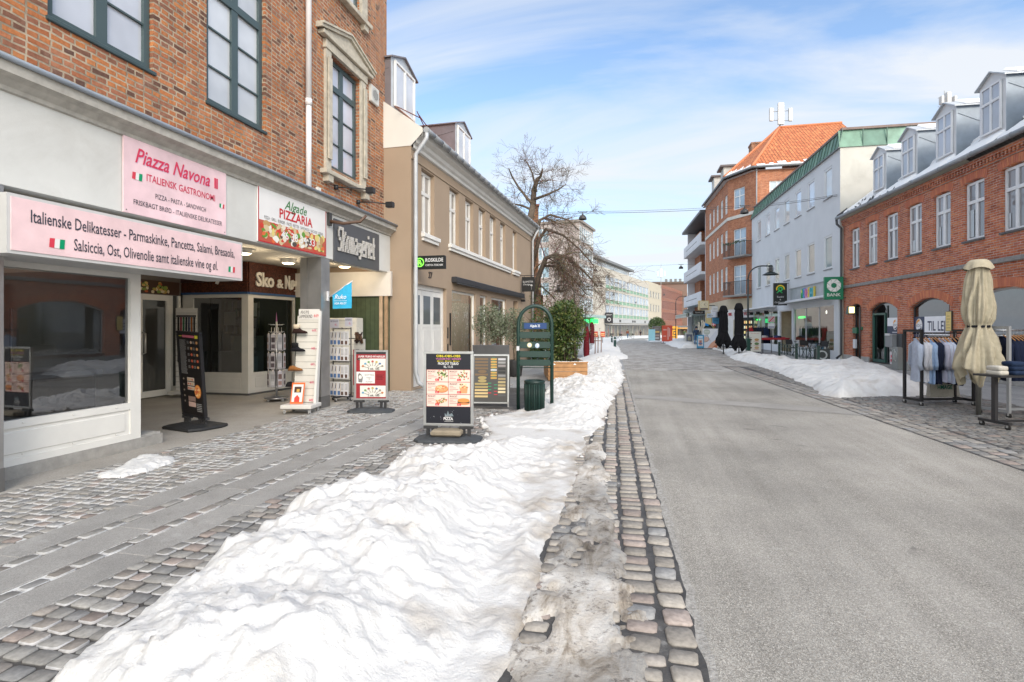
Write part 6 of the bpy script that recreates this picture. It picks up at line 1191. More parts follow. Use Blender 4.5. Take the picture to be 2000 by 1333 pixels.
def leaves(m, n, fn, size, cols, rnd, up=.3):
    for _ in range(n):
        p = fn(rnd)
        if p is None: continue
        s_ = size * rnd.uniform(.6, 1.4); a = Vector((rnd.gauss(0, 1), rnd.gauss(0, 1), rnd.gauss(0, 1) + up)).normalized(); b = a.orthogonal().normalized(); b.rotate(Matrix.Rotation(rnd.random() * 6.28, 3, a)); c = a.cross(b); P = Vector(p)
        m.poly([tuple(P - b * s_), tuple(P + c * s_ * .42), tuple(P + b * s_), tuple(P - c * s_ * .42)], rnd.choice(cols))
rnd = random.Random(77)
GL_ = [(.045, .085, .02), (.065, .12, .028), (.03, .06, .015), (.10, .15, .035), (.08, .10, .025), (.16, .18, .05)]
# hedge in a wooden planter
fh = frg(1105, 742, 0); T = thing('hedge', 'dense evergreen laurel hedge rising from the orange wooden planter', 'hedge', fh.sub(0, 0, .42)); m = MB()
def fh_(r):
    u_ = r.uniform(-.50, .50); w_ = r.uniform(-1.6, .35); z_ = r.random() ** .85 * 1.9; k = fbm(np.array([u_ * 1.4 + w_ + 3]), np.array([z_ * 1.3 + w_]), 3, 1.6)[0]
    k2 = fbm(np.array([u_ * .9 + 8]), np.array([z_ * .9 + w_ * .7]), 2, 1.0)[0]
    if abs(u_) > .40 + .55 * (k2 - .5) + .06 * z_ - .10 * max(0, z_ - 1.3) or z_ > 1.62 + 1.3 * (k - .5) - .5 * u_ * u_ * 4 * .4: return None
    if k < .42 and r.random() < .85: return None
    return (u_ * 1.12, w_, z_)
leaves(m, 12500, fh_, .05, GL_, rnd); m.build('foliage', 'leaf', T)
m = MB()
for k in range(26): u_, w_ = rnd.uniform(-.4, .4), rnd.uniform(-1.4, .2); m.tube([(u_, w_, -.1), (u_ + rnd.uniform(-.1, .1), w_, .9), (u_ + rnd.uniform(-.2, .2), w_, 1.7)], [.015, .012, .006], 5, (.09, .07, .045))
m.build('stems', 'bark', T)
T = thing('planter', 'long orange brown wooden planter box holding the laurel hedge, snow on its rim', 'planter', fh); m = MB()
for k in range(4): m.box(-.50, .55, .40, .44, .02 + k * .125, .135 + k * .125, (.42, .22, .09)); m.box(-.53, -.49, -1.7, .40, .02 + k * .125, .135 + k * .125); m.box(.53, .57, -1.7, .40, .02 + k * .125, .135 + k * .125)
m.box(-.54, .58, .38, .46, .50, .54); m.build('boards', 'wood', T); m = MB(); m.box(-.49, .53, -1.7, .4, .3, .46, (.06, .045, .035)); m.build('soil', 'matte', T)
m = MB(); m.smooth = True
for k in range(14): m.lathe([(.16, .0), (.14, .05), (.08, .08), (0, .09)], -.42 + k * .07 , .22 + rnd.uniform(-.1, .1), 8, (.95, .95, .95))
o_ = m.build('snow_on_planter', 'snow_clean', T); o_.location = (0, 0, .46)
# shrub tangle behind the hedge
fs = Fr(*D(1098, 640, 21)[:2], CAMF, 0); T = thing('bare_shrub', 'tangled brownish winter shrub above and behind the laurel hedge', 'shrub', fs); m = MB()
for k in range(150):
    a = rnd.random() * 6.28; r_ = rnd.random() * .35; x, y = r_ * math.cos(a), r_ * math.sin(a); hgt = rnd.uniform(1.6, 3.0); m.tube([(x, y, 0), (x * 1.8 + rnd.gauss(0, .1), y * 1.8, hgt * .5), (x * 2.6 + rnd.gauss(0, .25), y * 2.5, hgt * .85), (x * 2.6 + rnd.gauss(0, .45), y * 2.5, hgt)], [.014, .01, .007, .003], 4, BARK(rnd), cap=False)
m.build('stems', 'bark', T); m = MB(); leaves(m, 1500, lambda r: (r.gauss(0, .55), r.gauss(0, .5), r.uniform(.8, 2.5)), .04, [(.10, .08, .03), (.07, .08, .03), (.12, .09, .04)], rnd); m.build('leaves', 'leaf', T)
# ivy and low evergreen at the foot of the tree
fs = Fr(*D(1058, 640, 24.5)[:2], CAMF, 0); T = thing('ivy_bush', 'dark evergreen bush at the foot of the bare tree', 'shrub', fs); m = MB(); leaves(m, 3000, lambda r: (r.gauss(0, .35), r.gauss(0, .4), abs(r.gauss(0, 1.2))), .06, GL_[:4], rnd); m.build('foliage', 'leaf', T); m = MB(); m.tube([(0, 0, 0), (.05, 0, 1.6)], [.06, .02], 6, (.1, .08, .06)); m.build('stem', 'bark', T)
# potted olive trees
def olive(label, px, py, d, hgt, rr, zc, seed):
    q = D(px, py, d); fr = Fr(q[0], q[1], CAMF, 0); T = thing('olive_tree', label, 'tree', fr, 'potted olive trees outside the tan building'); r_ = random.Random(seed)
    m = MB(); m.lathe([(0, .02), (.2, .02), (.26, .48), (.27, .5), (.23, .5), (.22, .42), (0, .42)], n=18, col=(.05, .05, .052)); m.build('pot', 'matte', T)
    m = MB(); m.tube([(0, 0, .42), (.02, .01, .8), (-.02, 0, 1.1), (.01, 0, zc)], [.035, .03, .028, .015], 7, (.22, .18, .14))
    for k in range(40): a = r_.random() * 6.28; m.tube([(0, 0, r_.uniform(zc - .35, zc)), (rr * .5 * math.cos(a), rr * .5 * math.sin(a), zc + r_.uniform(-.2, .3)), (rr * .9 * math.cos(a), rr * .9 * math.sin(a), zc + r_.uniform(-.3, .5))], [.012, .008, .004], 4, (.2, .17, .13), cap=False)
    m.build('trunk', 'bark', T); m = MB()
    def fn(r):
        v = Vector((r.gauss(0, 1), r.gauss(0, 1), r.gauss(0, 1))).normalized() * (r.random() ** .4); k = fbm(np.array([v.x * 2 + seed]), np.array([v.z * 2 + v.y]), 3, 1.5)[0]
        if k < .40 and r.random() < .8: return None
        return (v.x * rr * (.8 + k * .5), v.y * rr, zc + v.z * hgt * (.8 + .5 * k))
    leaves(m, 2600, fn, .032, [(.18, .21, .13), (.24, .27, .18), (.12, .15, .08), (.30, .33, .24), (.09, .12, .06)], r_); m.build('crown', 'leaf', T)
olive('left one of the two potted olive trees by the tan shop window', 953, 650, 14.8, .55, .42, 1.6, 1)
olive('right one of the two potted olive trees by the tan shop window', 976, 655, 15.8, .5, .40, 1.5, 2)
olive('small olive tree in a pot just left of the green arched sign frame', 1006, 655, 16.5, .6, .36, 1.45, 3)
# round clipped tree far down the street
q_ = G(1283, 664); T = thing('clipped_tree', 'round dark green clipped tree in front of the far brick block', 'tree', Fr(q_[0], q_[1], CAMF, gz(q_[1]))); m = MB(); dk = .066 * q_[1] / 70
leaves(m, 5200, lambda r: (lambda v: (v.x * 1.4, v.y * 1.3, 2.35 + v.z * 1.4))(Vector((r.gauss(0, 1), r.gauss(0, 1), r.gauss(0, 1))).normalized() * (r.random() ** .3) * 1.0), .09, GL_[:4], rnd); m.build('crown', 'leaf', T); m = MB(); m.tube([(0, 0, 0), (0, 0, 1.6)], .07, 7, (.1, .07, .05)); m.build('trunk', 'bark', T)
# reddish wrapped tree and stakes
q_ = G(1150, 698); f = Fr(q_[0], q_[1], CAMF, 0); T = thing('red_mesh_guard', 'dark red mesh wrapped round a young plant beside wooden stakes', 'guard', f); m = MB(); m.smooth = True; n_ = 14
for r0, z0 in ((0, 0),): m.lathe([(.17, 0), (.20, .4), (.17, .8), (.20, 1.15), (.16, 1.35), (.1, 1.55)], -.12, 0, 14, (.12, .012, .018), su=.8); m.lathe([(.12, .7), (.13, 1.2), (.11, 1.6), (.05, 1.78)], .15, .05, 12, (.10, .015, .02))
m.build('mesh', 'cloth', T); m = MB()
for u_ in (.30, .44, .60): m.tube([(u_, .1, 0), (u_ + .02, .1, 1.25 - u_ * .3)], .025, 6, (.22, .13, .09))
m.tube([(.25, .12, .85), (.66, .12, .82)], .02, 6); m.build('stakes', 'wood', T)
# ================================================================== green steel sign frame and bin
f = frg(1045, 801, 2); T = thing('arched_sign_frame', 'dark green steel arch frame with slats and a blue street name plate', 'sign frame', f); DGN = (.008, .036, .028); hw = .305; m = MB()
zt = 1.62; arc = [(-hw, 0, .0), (-hw, 0, 1.5)] + [(-hw * math.cos(R(a)), 0, 1.55 + .34 * math.sin(R(a))) for a in range(0, 181, 12)] + [(hw, 0, 1.5), (hw, 0, 0)]
m.tube(arc, .033, 12, DGN); m.build('arch', 'paint', T)
m = MB()
for z0, z1 in ((1.30, 1.42), (1.12, 1.24), (.955, 1.07), (.80, .915)): m.box(-hw + .03, hw - .03, -.015, .015, z0, z1, DGN, bev=.006); m.box(-hw + .01, -hw + .05, -.025, .025, (z0 + z1) / 2 - .02, (z0 + z1) / 2 + .02); m.box(hw - .05, hw - .01, -.025, .025, (z0 + z1) / 2 - .02, (z0 + z1) / 2 + .02)
m.tube([(-hw, 0, .77), (hw, 0, .77)], .008, 6); m.build('slats', 'paint', T)
m = MB(); m.box(-.20, .21, .0, .012, 1.475, 1.58, (.01, .045, .16)); m.text('Algade 25', .0, 1.508, .014, .045, (.75, .78, .8), width=.18, bold=.01); m.box(-.24, .25, -.01, .0, 1.465, 1.59, DGN); m.build('street_name_plate', 'print', T)
m = MB(); m.disc(-.10, 1.18, .018, .045, .045, 16, (.55, .5, .25)); m.disc(-.10, 1.18, .019, .034, .034, 16, (.65, .65, .6)); m.disc(.04, 1.17, .018, .04, .043, 16, (.4, .5, .65)); m.disc(.05, 1.18, .019, .02, .03, 10, (.7, .7, .75)); m.box(-hw - .03, -hw + .02, .03, .036, 1.08, 1.16, (.55, .56, .58)); m.build('stickers', 'print', T)
f = frg(1044, 806, 2); T = thing('litter_bin', 'round dark green litter bin with vertical slats between the legs of the arch frame', 'bin', f); m = MB(); m.lathe([(0, 0), (.165, 0), (.175, .52), (.185, .53), (.185, .56), (.165, .57), (.14, .53), (.14, .2)], n=36, col=(.006, .024, .02))
for k in range(36): a = 2 * math.pi * k / 36; m.tube([(.172 * math.cos(a), .172 * math.sin(a), .02), (.180 * math.cos(a), .180 * math.sin(a), .51)], .007, 4, (.008, .032, .026) if k % 3 else (.02, .06, .05))
m.build('body', 'paint', T)
# ================================================================== pavement stands
def rubber_base(T, w_, d_, col=(.055, .062, .07), h_=.08, du=0, dw=0):
    m = MB(); m.smooth = False; a, b = w_ / 2, d_ / 2; o = [(-a, -b * .55), (-a * .8, -b), (a * .8, -b), (a, -b * .55), (a, b * .55), (a * .8, b), (-a * .8, b), (-a, b * .55)]; ring = lambda k, z: [(du + x * k, dw + y * k, z) for x, y in o]
    L = [ring(.96, 0), ring(1, .025), ring(.97, h_ * .6), ring(.55, h_)]; b0 = len(m.v); m.col = col
    for r_ in L: m.v += r_
    for i in range(3):
        for k in range(8): j = (k + 1) % 8; m.face((b0 + i * 8 + k, b0 + i * 8 + j, b0 + (i + 1) * 8 + j, b0 + (i + 1) * 8 + k))
    m.face([b0 + 24 + k for k in range(8)]); return m.build('base', 'rubber', T)
def stand(fr, label, W_, H_, z0, face, col=(.52, .52, .51), fw=.035, th=.03, bw=None, bd=.42, lean=0.0, name='pavement_sign', bcol=(.055, .062, .07), legs=True):
    T = thing(name, label, 'sign', fr)
    if legs:
        rubber_base(T, bw or W_ * 1.25, bd, bcol); m = MB()
        for u_ in (-W_ * .36, W_ * .36):
            m.box(u_ - .09, u_ + .09, -.03, .03, z0 - .035, z0, (.03, .03, .032))
            for k in (-1, 1): m.box(u_ + k * .035 - .02, u_ + k * .035 + .02, -.02, .02, .06, z0 - .03)
        m.build('spring_feet', 'rubber', T)
    m = MB(); m.col = col; a = W_ / 2
    for q in ((-a, a, z0, z0 + fw), (-a, a, z0 + H_ - fw, z0 + H_), (-a, -a + fw, z0 + fw, z0 + H_ - fw), (a - fw, a, z0 + fw, z0 + H_ - fw)): m.box(q[0], q[1], -th / 2, th / 2, q[2], q[3], bev=.005)
    fo = m.build('frame', 'metal' if col[0] > .3 else 'paint', T); m = MB(); m.box(-a + fw, a - fw, -th * .3, th * .25, z0 + fw, z0 + H_ - fw, (.05, .05, .05)); face(m, -a + fw, z0 + fw, W_ - 2 * fw, H_ - 2 * fw, th * .25 + .002); m.build('poster', 'print', T); return T
def f_lunch(m, u, z, w_, h_, y):
    X = lambda t: u + w_ * t; Z = lambda t: z + h_ * t; r_ = random.Random(2)
    m.rect(X(0), X(1), Z(0), Z(1), y, (.012, .013, .02)); y += .0015
    m.text('OBS-OBS-OBS', X(.5), Z(.955), y, .030, (.75, .62, .02), width=w_ * .54, bold=.012); m.text('VI LIGGER IND I GANGEN', X(.5), Z(.918), y, .024, (.65, .22, .42), width=w_ * .56, bold=.005)
    for c_ in (.32, .5, .68): m.box(X(c_ - .05), X(c_ + .07), y, y + .001, Z(.895), Z(.900), (.75, .62, .02)); m.poly([(X(c_ - .08), y, Z(.8975)), (X(c_ - .045), y, Z(.907)), (X(c_ - .045), y, Z(.888))])
    m.text('FROKOST TILBUD', X(.5), Z(.845), y, .032, (.8, .8, .8), width=w_ * .46, bold=.01); m.text('KL. 11-15', X(.5), Z(.800), y, .030, width=w_ * .2, bold=.01)
    names = [('FROKOST', 'SHAWARMA'), ('FROKOST', 'DURUM'), ('FROKOST', 'PIZZA'), ('FROKOST', 'BOX'), ('FROKOST', 'PASTA'), ('FROKOST', 'BURGER')]
    for k in range(6):
        cx, cz = k % 2, 2 - k // 2; a = X(.015 + .49 * cx); b = X(.495 + .49 * cx); z0 = Z(.245 + .178 * cz); z1 = Z(.245 + .178 * (cz + 1) - .008)
        m.rect(a - .004, b + .004, z0 - .004, z1 + .004, y, (.3, .03, .03)); m.rect(a, b, z0, z1, y + .001, (.78, .58, .50)); ww = b - a; hh = z1 - z0
        m.text('FROKOST', a + ww * .05, z1 - hh * .22, y + .002, hh * .15, (.10, .04, .04), width=ww * .36, al='L', bold=.02)
        for i in range(4): m.rect(a + ww * .05, a + ww * (.22 + .12 * ((i * 7 + k) % 3)), z1 - hh * (.36 + i * .13), z1 - hh * (.32 + i * .13), y + .002, (.30, .16, .14))
        fx, fz = a + ww * .70, z0 + hh * .48
        if k == 2: m.disc(fx, fz - hh * .05, y + .0021, ww * .31, hh * .33, 22, (.45, .18, .06)); m.disc(fx, fz, y + .0024, ww * .29, hh * .30, 22, (.72, .30, .13)); [m.disc(fx + r_.uniform(-.2, .2) * ww, fz + r_.uniform(-.2, .2) * hh, y + .0026 + i * .00002, .008, .006, 8, r_.choice([(.55, .1, .05), (.85, .62, .35), (.8, .4, .2)])) for i in range(30)]
        elif k == 3: m.poly([(fx - ww * .14, y + .0024, fz - hh * .4), (fx + ww * .16, y + .0024, fz - hh * .4), (fx + ww * .2, y + .0024, fz + hh * .15), (fx - ww * .2, y + .0024, fz + hh * .15)], (.62, .30, .14)); [m.disc(fx + r_.uniform(-.18, .2) * ww, fz + hh * r_.uniform(.08, .4), y + .0026 + i * .00003, .013, .008, 6, r_.choice([(.75, .42, .12), (.5, .15, .05), (.8, .6, .3), (.1, .08, .06)]), tilt=r_.random() * 3) for i in range(20)]
        elif k == 5: m.disc(fx, fz - hh * .2, y + .0022, ww * .28, hh * .14, 18, (.62, .24, .08)); m.rect(fx - ww * .28, fx + ww * .28, fz - hh * .18, fz - hh * .02, y + .0024, (.09, .05, .03)); m.rect(fx - ww * .27, fx + ww * .27, fz - hh * .08, fz - hh * .03, y + .0025, (.15, .25, .05)); m.disc(fx, fz + hh * .05, y + .0027, ww * .28, hh * .18, 18, (.72, .26, .07))
        elif k == 4: [m.disc(fx + (t_ := r_.uniform(-.26, .24)) * ww, fz + (t_ * .5 + r_.uniform(-.18, .18)) * hh, y + .0024 + i * .00002, .012, .007, 7, r_.choice([(.7, .25, .1), (.8, .6, .35), (.5, .08, .04), (.15, .2, .05)]), tilt=r_.random()) for i in range(46)]
        else: [m.disc(fx + r_.gauss(0, .10) * ww, fz + r_.gauss(.1, .2) * hh, y + .0024 + i * .00002, .013, .008, 7, r_.choice([(.12, .25, .04), (.05, .05, .02), (.75, .62, .5), (.5, .1, .05), (.2, .35, .08)]), tilt=r_.random() * 3) for i in range(40)]
        m.rect(a + ww * .40, a + ww * .58, z0 + hh * .07, z0 + hh * .26, y + .004, (.55, .02, .03)); m.text('55,-', a + ww * .49, z0 + hh * .11, y + .0045, hh * .10, (.8, .8, .8), width=ww * .12)
    m.poly([(X(.42), y, Z(.15)), (X(.46), y, Z(.12)), (X(.49), y, Z(.185)), (X(.52), y, Z(.13)), (X(.58), y, Z(.15)), (X(.62), y, Z(.105)), (X(.42), y, Z(.105))], (.16, .2, .22)); m.text('Algade', X(.49), Z(.090), y + .0005, .02, (.5, .5, .5), width=w_ * .16, shear=.4); m.text('PIZZA', X(.50), Z(.048), y + .0005, .036, (.72, .72, .72), width=w_ * .21, bold=.02); m.rect(X(.41), X(.61), Z(.025), Z(.033), y, (.3, .3, .3))
    for k in range(16): a_ = r_.uniform(.1, .95); b_ = r_.uniform(.01, .2); m.poly([(X(a_), y + .001, Z(b_)), (X(a_ + r_.uniform(-.05, .05)), y + .001, Z(b_ + r_.uniform(-.03, .03))), (X(a_ + .004), y + .001, Z(b_ + .004))], (.35, .37, .4))
f = frg(876, 862, 6); T = stand(f, 'silver framed black lunch menu board on a grey rubber base in front of the snowbank', .668, .985, .20, f_lunch, bw=.88, bd=.46)
m = MB(); m.box(-.20, .20, -.13, .12, 0, .075, (.26, .22, .16), bev=.02); o_ = m.build('weight_stone', 'stone', fr=f.sub(.0, .05, .092)); tag(o_, 'rough brown stone slab weighing down the base of the lunch menu board', 'stone')
m = MB(); rnd = random.Random(17)
for k in range(40): a = rnd.uniform(-.42, .42); b = rnd.uniform(.21, .29) if k % 2 else rnd.uniform(-.1, .2); s_ = rnd.uniform(.008, .03); m.lathe([(s_, 0), (s_ * .8, s_ * .6), (0, s_ * .9)], a, b, 7, (.9, .9, .9))
tag(m.build('snow_lumps', 'snow', fr=f), kind='stuff', label='small crumbs of snow round the base of the lunch menu board', cat='snow')
def f_brass(m, u, z, w_, h_, y):
    X = lambda t: u + w_ * t; Z = lambda t: z + h_ * t; r_ = random.Random(12); m.rect(X(0), X(1), Z(0), Z(1), y, (.075, .072, .068)); y += .0015; BR = [(.38, .22, .07), (.28, .16, .06), (.2, .14, .08), (.5, .36, .14), (.42, .42, .44), (.22, .2, .18)]
    for k, zz in enumerate(np.linspace(.93, .12, 13)): 
        c = BR[0] if k < 1 else r_.choice(BR); c = (.17, .11, .06) if k < 6 else (.36, .28, .12) if k < 10 else (.6, .45, .22); m.box(X(.03), X(.42), y, y + .004, Z(zz - .02), Z(zz + .022), c) if k not in (4, 6, 7) else m.disc(X(.25), Z(zz), y + .003, w_ * .13, h_ * .035, 18, c)
    for k, zz in enumerate(np.linspace(.93, .52, 8)):
        c = (.50, .30, .08) if k != 4 else (.5, .5, .52); m.box(X(.50), X(.68), y, y + .004, Z(zz - .02), Z(zz + .018), c); m.rect(X(.54), X(.64), Z(zz + .022), Z(zz + .03), y, (.02, .3, .14))
    for k, zz in enumerate(np.linspace(.93, .15, 12)):
        c = [(.5, .5, .52), (.3, .3, .3), (.26, .24, .24), (.03, .03, .03), (.03, .03, .03), (.25, .25, .25), (.33, .26, .14), (.42, .34, .18), (.4, .32, .16), (.70, .60, .38), (.70, .6, .38), (.1, .1, .1)][k]; m.box(X(.72), X(.94), y, y + .004, Z(zz - .025), Z(zz + .02), c)
    for k in range(8): m.rect(X(.42 + .18 * (k % 2)), X(.52 + .18 * (k % 2)), Z(.40 - k * .035), Z(.415 - k * .035), y, (.03, .32, .15) if k < 5 else (.6, .03, .05))
f2 = frg(958, 795, 4); T = stand(f2, 'silver A-frame board covered with brass and steel name plates behind the lunch menu board', .70, .93, .0, f_brass, legs=False, fw=.03)
for o_ in T.children: o_.location = (0, 0, .06); o_.rotation_euler = (R(-5), 0, 0)
m = MB(); m.box(-.35, .35, -.52, -.50, .04, .95, (.25, .25, .25)); o_ = m.build('rear_panel', 'metal', T); o_.rotation_euler = (R(14), 0, 0); o_.location = (0, -.21 , .12)
m = MB()
for u_ in (-.34, .34): m.box(u_ - .015, u_ + .015, -.0, .03, 0, .1, (.5, .5, .5))
m.build('feet', 'metal', T)
def f_keys(m, u, z, w_, h_, y):
    X = lambda t: u + w_ * t; Z = lambda t: z + h_ * t; r_ = random.Random(5); m.rect(X(0), X(1), Z(0), Z(1), y, (.30, .022, .03)); y += .0015; m.rect(X(0), X(1), Z(.955), Z(1), y, (.03, .03, .035)); m.text('SUPER TILBUD PÅ NØGLER', X(.52), Z(.885), y, .032, (.8, .8, .8), width=w_ * .9, shear=.15, bold=.02); m.rect(X(.04), X(.45), Z(.825), Z(.868), y, (.02, .02, .02)); m.text('VI KLARER DET', X(.24), Z(.835), y + .001, .02, (.6, .55, .4), width=w_ * .32)
    def fan(c0, c1, z0, z1, t):
        m.rect(X(c0), X(c1), Z(z0), Z(z1), y, (.74, .72, .66)); cx = X((c0 + c1) / 2); cz = Z(z0 + .02)
        for k in range(7):
            a = R(155 - k * 21.6); hr_ = h_ * .175; p = (cx + math.cos(a) * w_ * .36, cz + math.sin(a) * hr_); q = (cx + math.cos(a) * w_ * .16, cz + math.sin(a) * hr_ * .45); c = [(.15, .35, .5), (.2, .35, .15), (.45, .1, .08), (.5, .38, .1), (.1, .18, .35), (.3, .28, .22), (.5, .2, .08)][(k + int(z0 * 10)) % 7]; m.tube([(p[0], y + .003, p[1]), (q[0], y + .003, q[1])], .006, 4, (.42, .40, .36)); m.disc(p[0], p[1], y + .011, .022, .018, 12, c)
        m.text(t, cx + w_ * .05, Z(z0 + .018), y + .014, .035, (.03, .03, .03), width=w_ * .42, shear=.15, bold=.015)
    fan(.13, .99, .605, .86, '3 stk. 120,-'); fan(.13, .99, .03, .275, '2 stk. 100,-')
    m.rect(X(.01), X(.63), Z(.325), Z(.575), y, (.76, .75, .72)); m.text('SKOTTENS', X(.44), Z(.49), y + .001, .026, (.05, .05, .05), width=w_ * .31); m.text('Nøgler', X(.44), Z(.435), y + .001, .02, width=w_ * .18); m.text('&', X(.44), Z(.395), y + .001, .018, width=w_ * .04); m.text('Skomager', X(.44), Z(.35), y + .001, .02, width=w_ * .24)
    m.poly([(X(.08), y + .001, Z(.35)), (X(.2), y + .001, Z(.34)), (X(.23), y + .001, Z(.45)), (X(.17), y + .001, Z(.52)), (X(.1), y + .001, Z(.55)), (X(.06), y + .001, Z(.5))], (.2, .2, .2)); m.disc(X(.14), Z(.46), y + .002, .03, .035, 12, (.7, .68, .66))
    for k in range(4): m.rect(X(.67), X(.93 - .04 * (k % 2)), Z(.50 - k * .03), Z(.51 - k * .03), y + .001, (.10, .01, .01))
f = frg(725, 806, 2); stand(f, 'silver framed dark red board advertising keys, on a grey rubber base', .60, .885, .215, f_keys, bw=.80, bd=.40)
def f_menu(m, u, z, w_, h_, y):
    X = lambda t: u + w_ * t; Z = lambda t: z + h_ * t; r_ = random.Random(15); m.rect(X(0), X(1), Z(0), Z(1), y, (.012, .01, .01)); y += .0015; m.rect(X(.2), X(.8), Z(.955), Z(.985), y, (.5, .12, .18)); m.rect(X(.82), X(.98), Z(.95), Z(.99), y, (.6, .55, .05)); m.rect(X(.03), X(.17), Z(.965), Z(.975), y, (.6, .55, .05))
    for k in range(34): m.rect(X(.04), X(.30 + r_.random() * .06), Z(.92 - k * .0125), Z(.925 - k * .0125), y, (.3, .3, .3)); 
    for k in range(10): c_ = .50 + .28 * (k % 2); zz = .90 - (k // 2) * .075; m.disc(X(c_ + .12), Z(zz), y, w_ * .05, h_ * .018, 12, r_.choice([(.5, .25, .1), (.55, .4, .3), (.5, .1, .05)])); [m.rect(X(c_ - .08), X(c_ + .02), Z(zz + .01 - i * .012), Z(zz + .014 - i * .012), y, (.3, .3, .3)) for i in range(3)]
    for k in range(3): m.rect(X(.30), X(.66), Z(.42 - k * .055), Z(.465 - k * .055), y, (.5, .42, .36)); m.rect(X(.30), X(.66), Z(.17 - (k % 2) * .07), Z(.23 - (k % 2) * .07), y, (.5, .35, .3)); [m.disc(X(.36 + i * .1), Z(.44 - k * .055), y + .001, w_ * .04, h_ * .012, 8, r_.choice([(.5, .12, .05), (.55, .35, .15)])) for i in range(3)]
    m.disc(X(.80), Z(.30), y + .001, w_ * .165, h_ * .085, 26, (.50, .16, .04)); m.disc(X(.80), Z(.30), y + .002, w_ * .145, h_ * .075, 26, (.66, .28, .07))
    for i in range(26): m.disc(X(.80 + r_.uniform(-.10, .10)), Z(.30 + r_.uniform(-.05, .05)), y + .0022 + i * .00003, w_ * .03, h_ * .01, 8, r_.choice([(.45, .05, .03), (.75, .5, .25), (.55, .12, .05)]))
    for k in range(5): m.disc(X(.12), Z(.44 - k * .07), y, w_ * .035, h_ * .012, 10, (.35, .3, .25)); m.rect(X(.70), X(.95), Z(.14 - k * .022), Z(.148 - k * .022), y, (.35, .35, .35))
f = frg(382, 836, 27); T = stand(f, 'tall black framed pizza menu board leaning on a black base inside the arcade', .54, 1.28, .17, f_menu, col=(.012, .012, .014), fw=.035, th=.05, bw=.78, bd=.62, bcol=(.018, .019, .021))
for o_ in T.children:
    if o_.name.split('.')[0] in ('frame', 'poster'): o_.rotation_euler = (R(6), R(3), 0)
# ================================================================== shop displays by the steel pillar
def castor(m, u, w_, r=.035, col=(.25, .25, .24)): m.tube([(u - .012, w_, r), (u + .012, w_, r)], r, 12, col); m.box(u - .02, u + .02, w_ - .015, w_ + .015, r, r * 2.2, (.4, .4, .4))
f = frg(593, 806, 4); T = thing('shoe_rack', 'leaning white slatted display of slippers on castors beside the steel pillar', 'display', f); LN = lambda z: -.02 - z * .10
m = MB(); m.box(-.27, .27, -.12, .30, .10, .17, (.66, .64, .60), bev=.01); m.build('base', 'paint', T); m = MB()
for u_, w_ in ((-.22, .25), (.22, .25), (.22, -.08), (-.22, -.08)): castor(m, u_, w_)
m.build('castors', 'rubber', T); m = MB()
for k in range(13): z0 = .18 + k * .118; m.hexa([(-.20, LN(z0) - .02, z0), (.20, LN(z0) - .02, z0), (.20, LN(z0), z0), (-.20, LN(z0), z0), (-.20, LN(z0 + .112) - .02, z0 + .112), (.20, LN(z0 + .112) - .02, z0 + .112), (.20, LN(z0 + .112), z0 + .112), (-.20, LN(z0 + .112), z0 + .112)], (.66, .64, .58))
m.hexa([(-.20, LN(.17) - .03, .17), (.20, LN(.17) - .03, .17), (.20, LN(.17) - .02, .17), (-.2, LN(.17) - .02, .17), (-.2, LN(1.72) - .03, 1.72), (.2, LN(1.72) - .03, 1.72), (.2, LN(1.72) - .02, 1.72), (-.2, LN(1.72) - .02, 1.72)], (.2, .19, .17))
m.build('slat_panel', 'paint', T); m = MB()
for s_ in (1,): m.hexa([(.20, LN(.17) - .03, .17), (.24, LN(.17) - .03, .17), (.24, .05, .17), (.20, .05, .17), (.20, LN(1.78) - .03, 1.80), (.24, LN(1.78) - .03, 1.80), (.24, LN(1.78) + .02, 1.80), (.20, LN(1.78) + .02, 1.80)], (.68, .67, .64))
m.build('side_panel', 'paint', T)
m = MB(); z_ = 1.64; m.box(-.17, .21, LN(z_) + .005, LN(z_) + .01, z_, z_ + .19, (.72, .70, .66)); m.text('ÆGTE', -.06, z_ + .11, LN(z_) + .014, .05, (.04, .04, .04), width=.16); m.text('LAMMESKIND', -.04, z_ + .03, LN(z_) + .014, .06, width=.24); m.text('449', .15, z_ + .04, LN(z_) + .014, .06, (.7, .04, .05), width=.09); m.build('price_header', 'print', T)
m = MB()
for z_ in (1.42, 1.10, .82, .50, .19): m.text('449,-', .13, z_, LN(z_) + .006, .05, (.65, .05, .15), width=.10)
m.build('price_tags', 'print', T)
def slipper(label, u, z, col, fur=None, s=1.0, boot=0.0):
    t_ = thing('slipper', label, 'shoe', f.sub(u, LN(z) + .015, z, turn=0), 'slippers on the white slatted display'); m = MB(); m.smooth = True; n_ = 10; L_s = .25 * s; b = len(m.v); m.col = col
    sec = [(0, .02, .03), (.03, .035, .075 + boot), (.08, .04, .085 + boot), (.12, .038, .07 + boot * .6), (.16, .042, .05), (.21, .042, .035), (.245, .03, .022), (.25, .005, .01)]
    for x, wd, hh_ in sec:
        for k in range(n_): a = 2 * math.pi * k / n_; m.v.append(((x - .13) * s, .07 + wd * math.cos(a) * s, .005 + (max(0, (math.sin(a) + .35) / 1.35)) * hh_ * s))
    for i in range(len(sec) - 1):
        for k in range(n_): j = (k + 1) % n_; m.face((b + i * n_ + k, b + i * n_ + j, b + (i + 1) * n_ + j, b + (i + 1) * n_ + k))
    m.build('upper', 'cloth', t_); m = MB(); m.box(-.13 * s, .12 * s, .035, .105, -.008, .008, tuple(c * .5 for c in col), bev=.006); m.build('sole', 'rubber', t_)
    if fur: m = MB(); m.lathe([(.03, .07 * s), (.055, .08 * s), (.06, .11 * s + boot), (.04, .12 * s + boot)], -.06 * s, .07, 12, fur); m.build('fur_collar', 'cloth', t_)
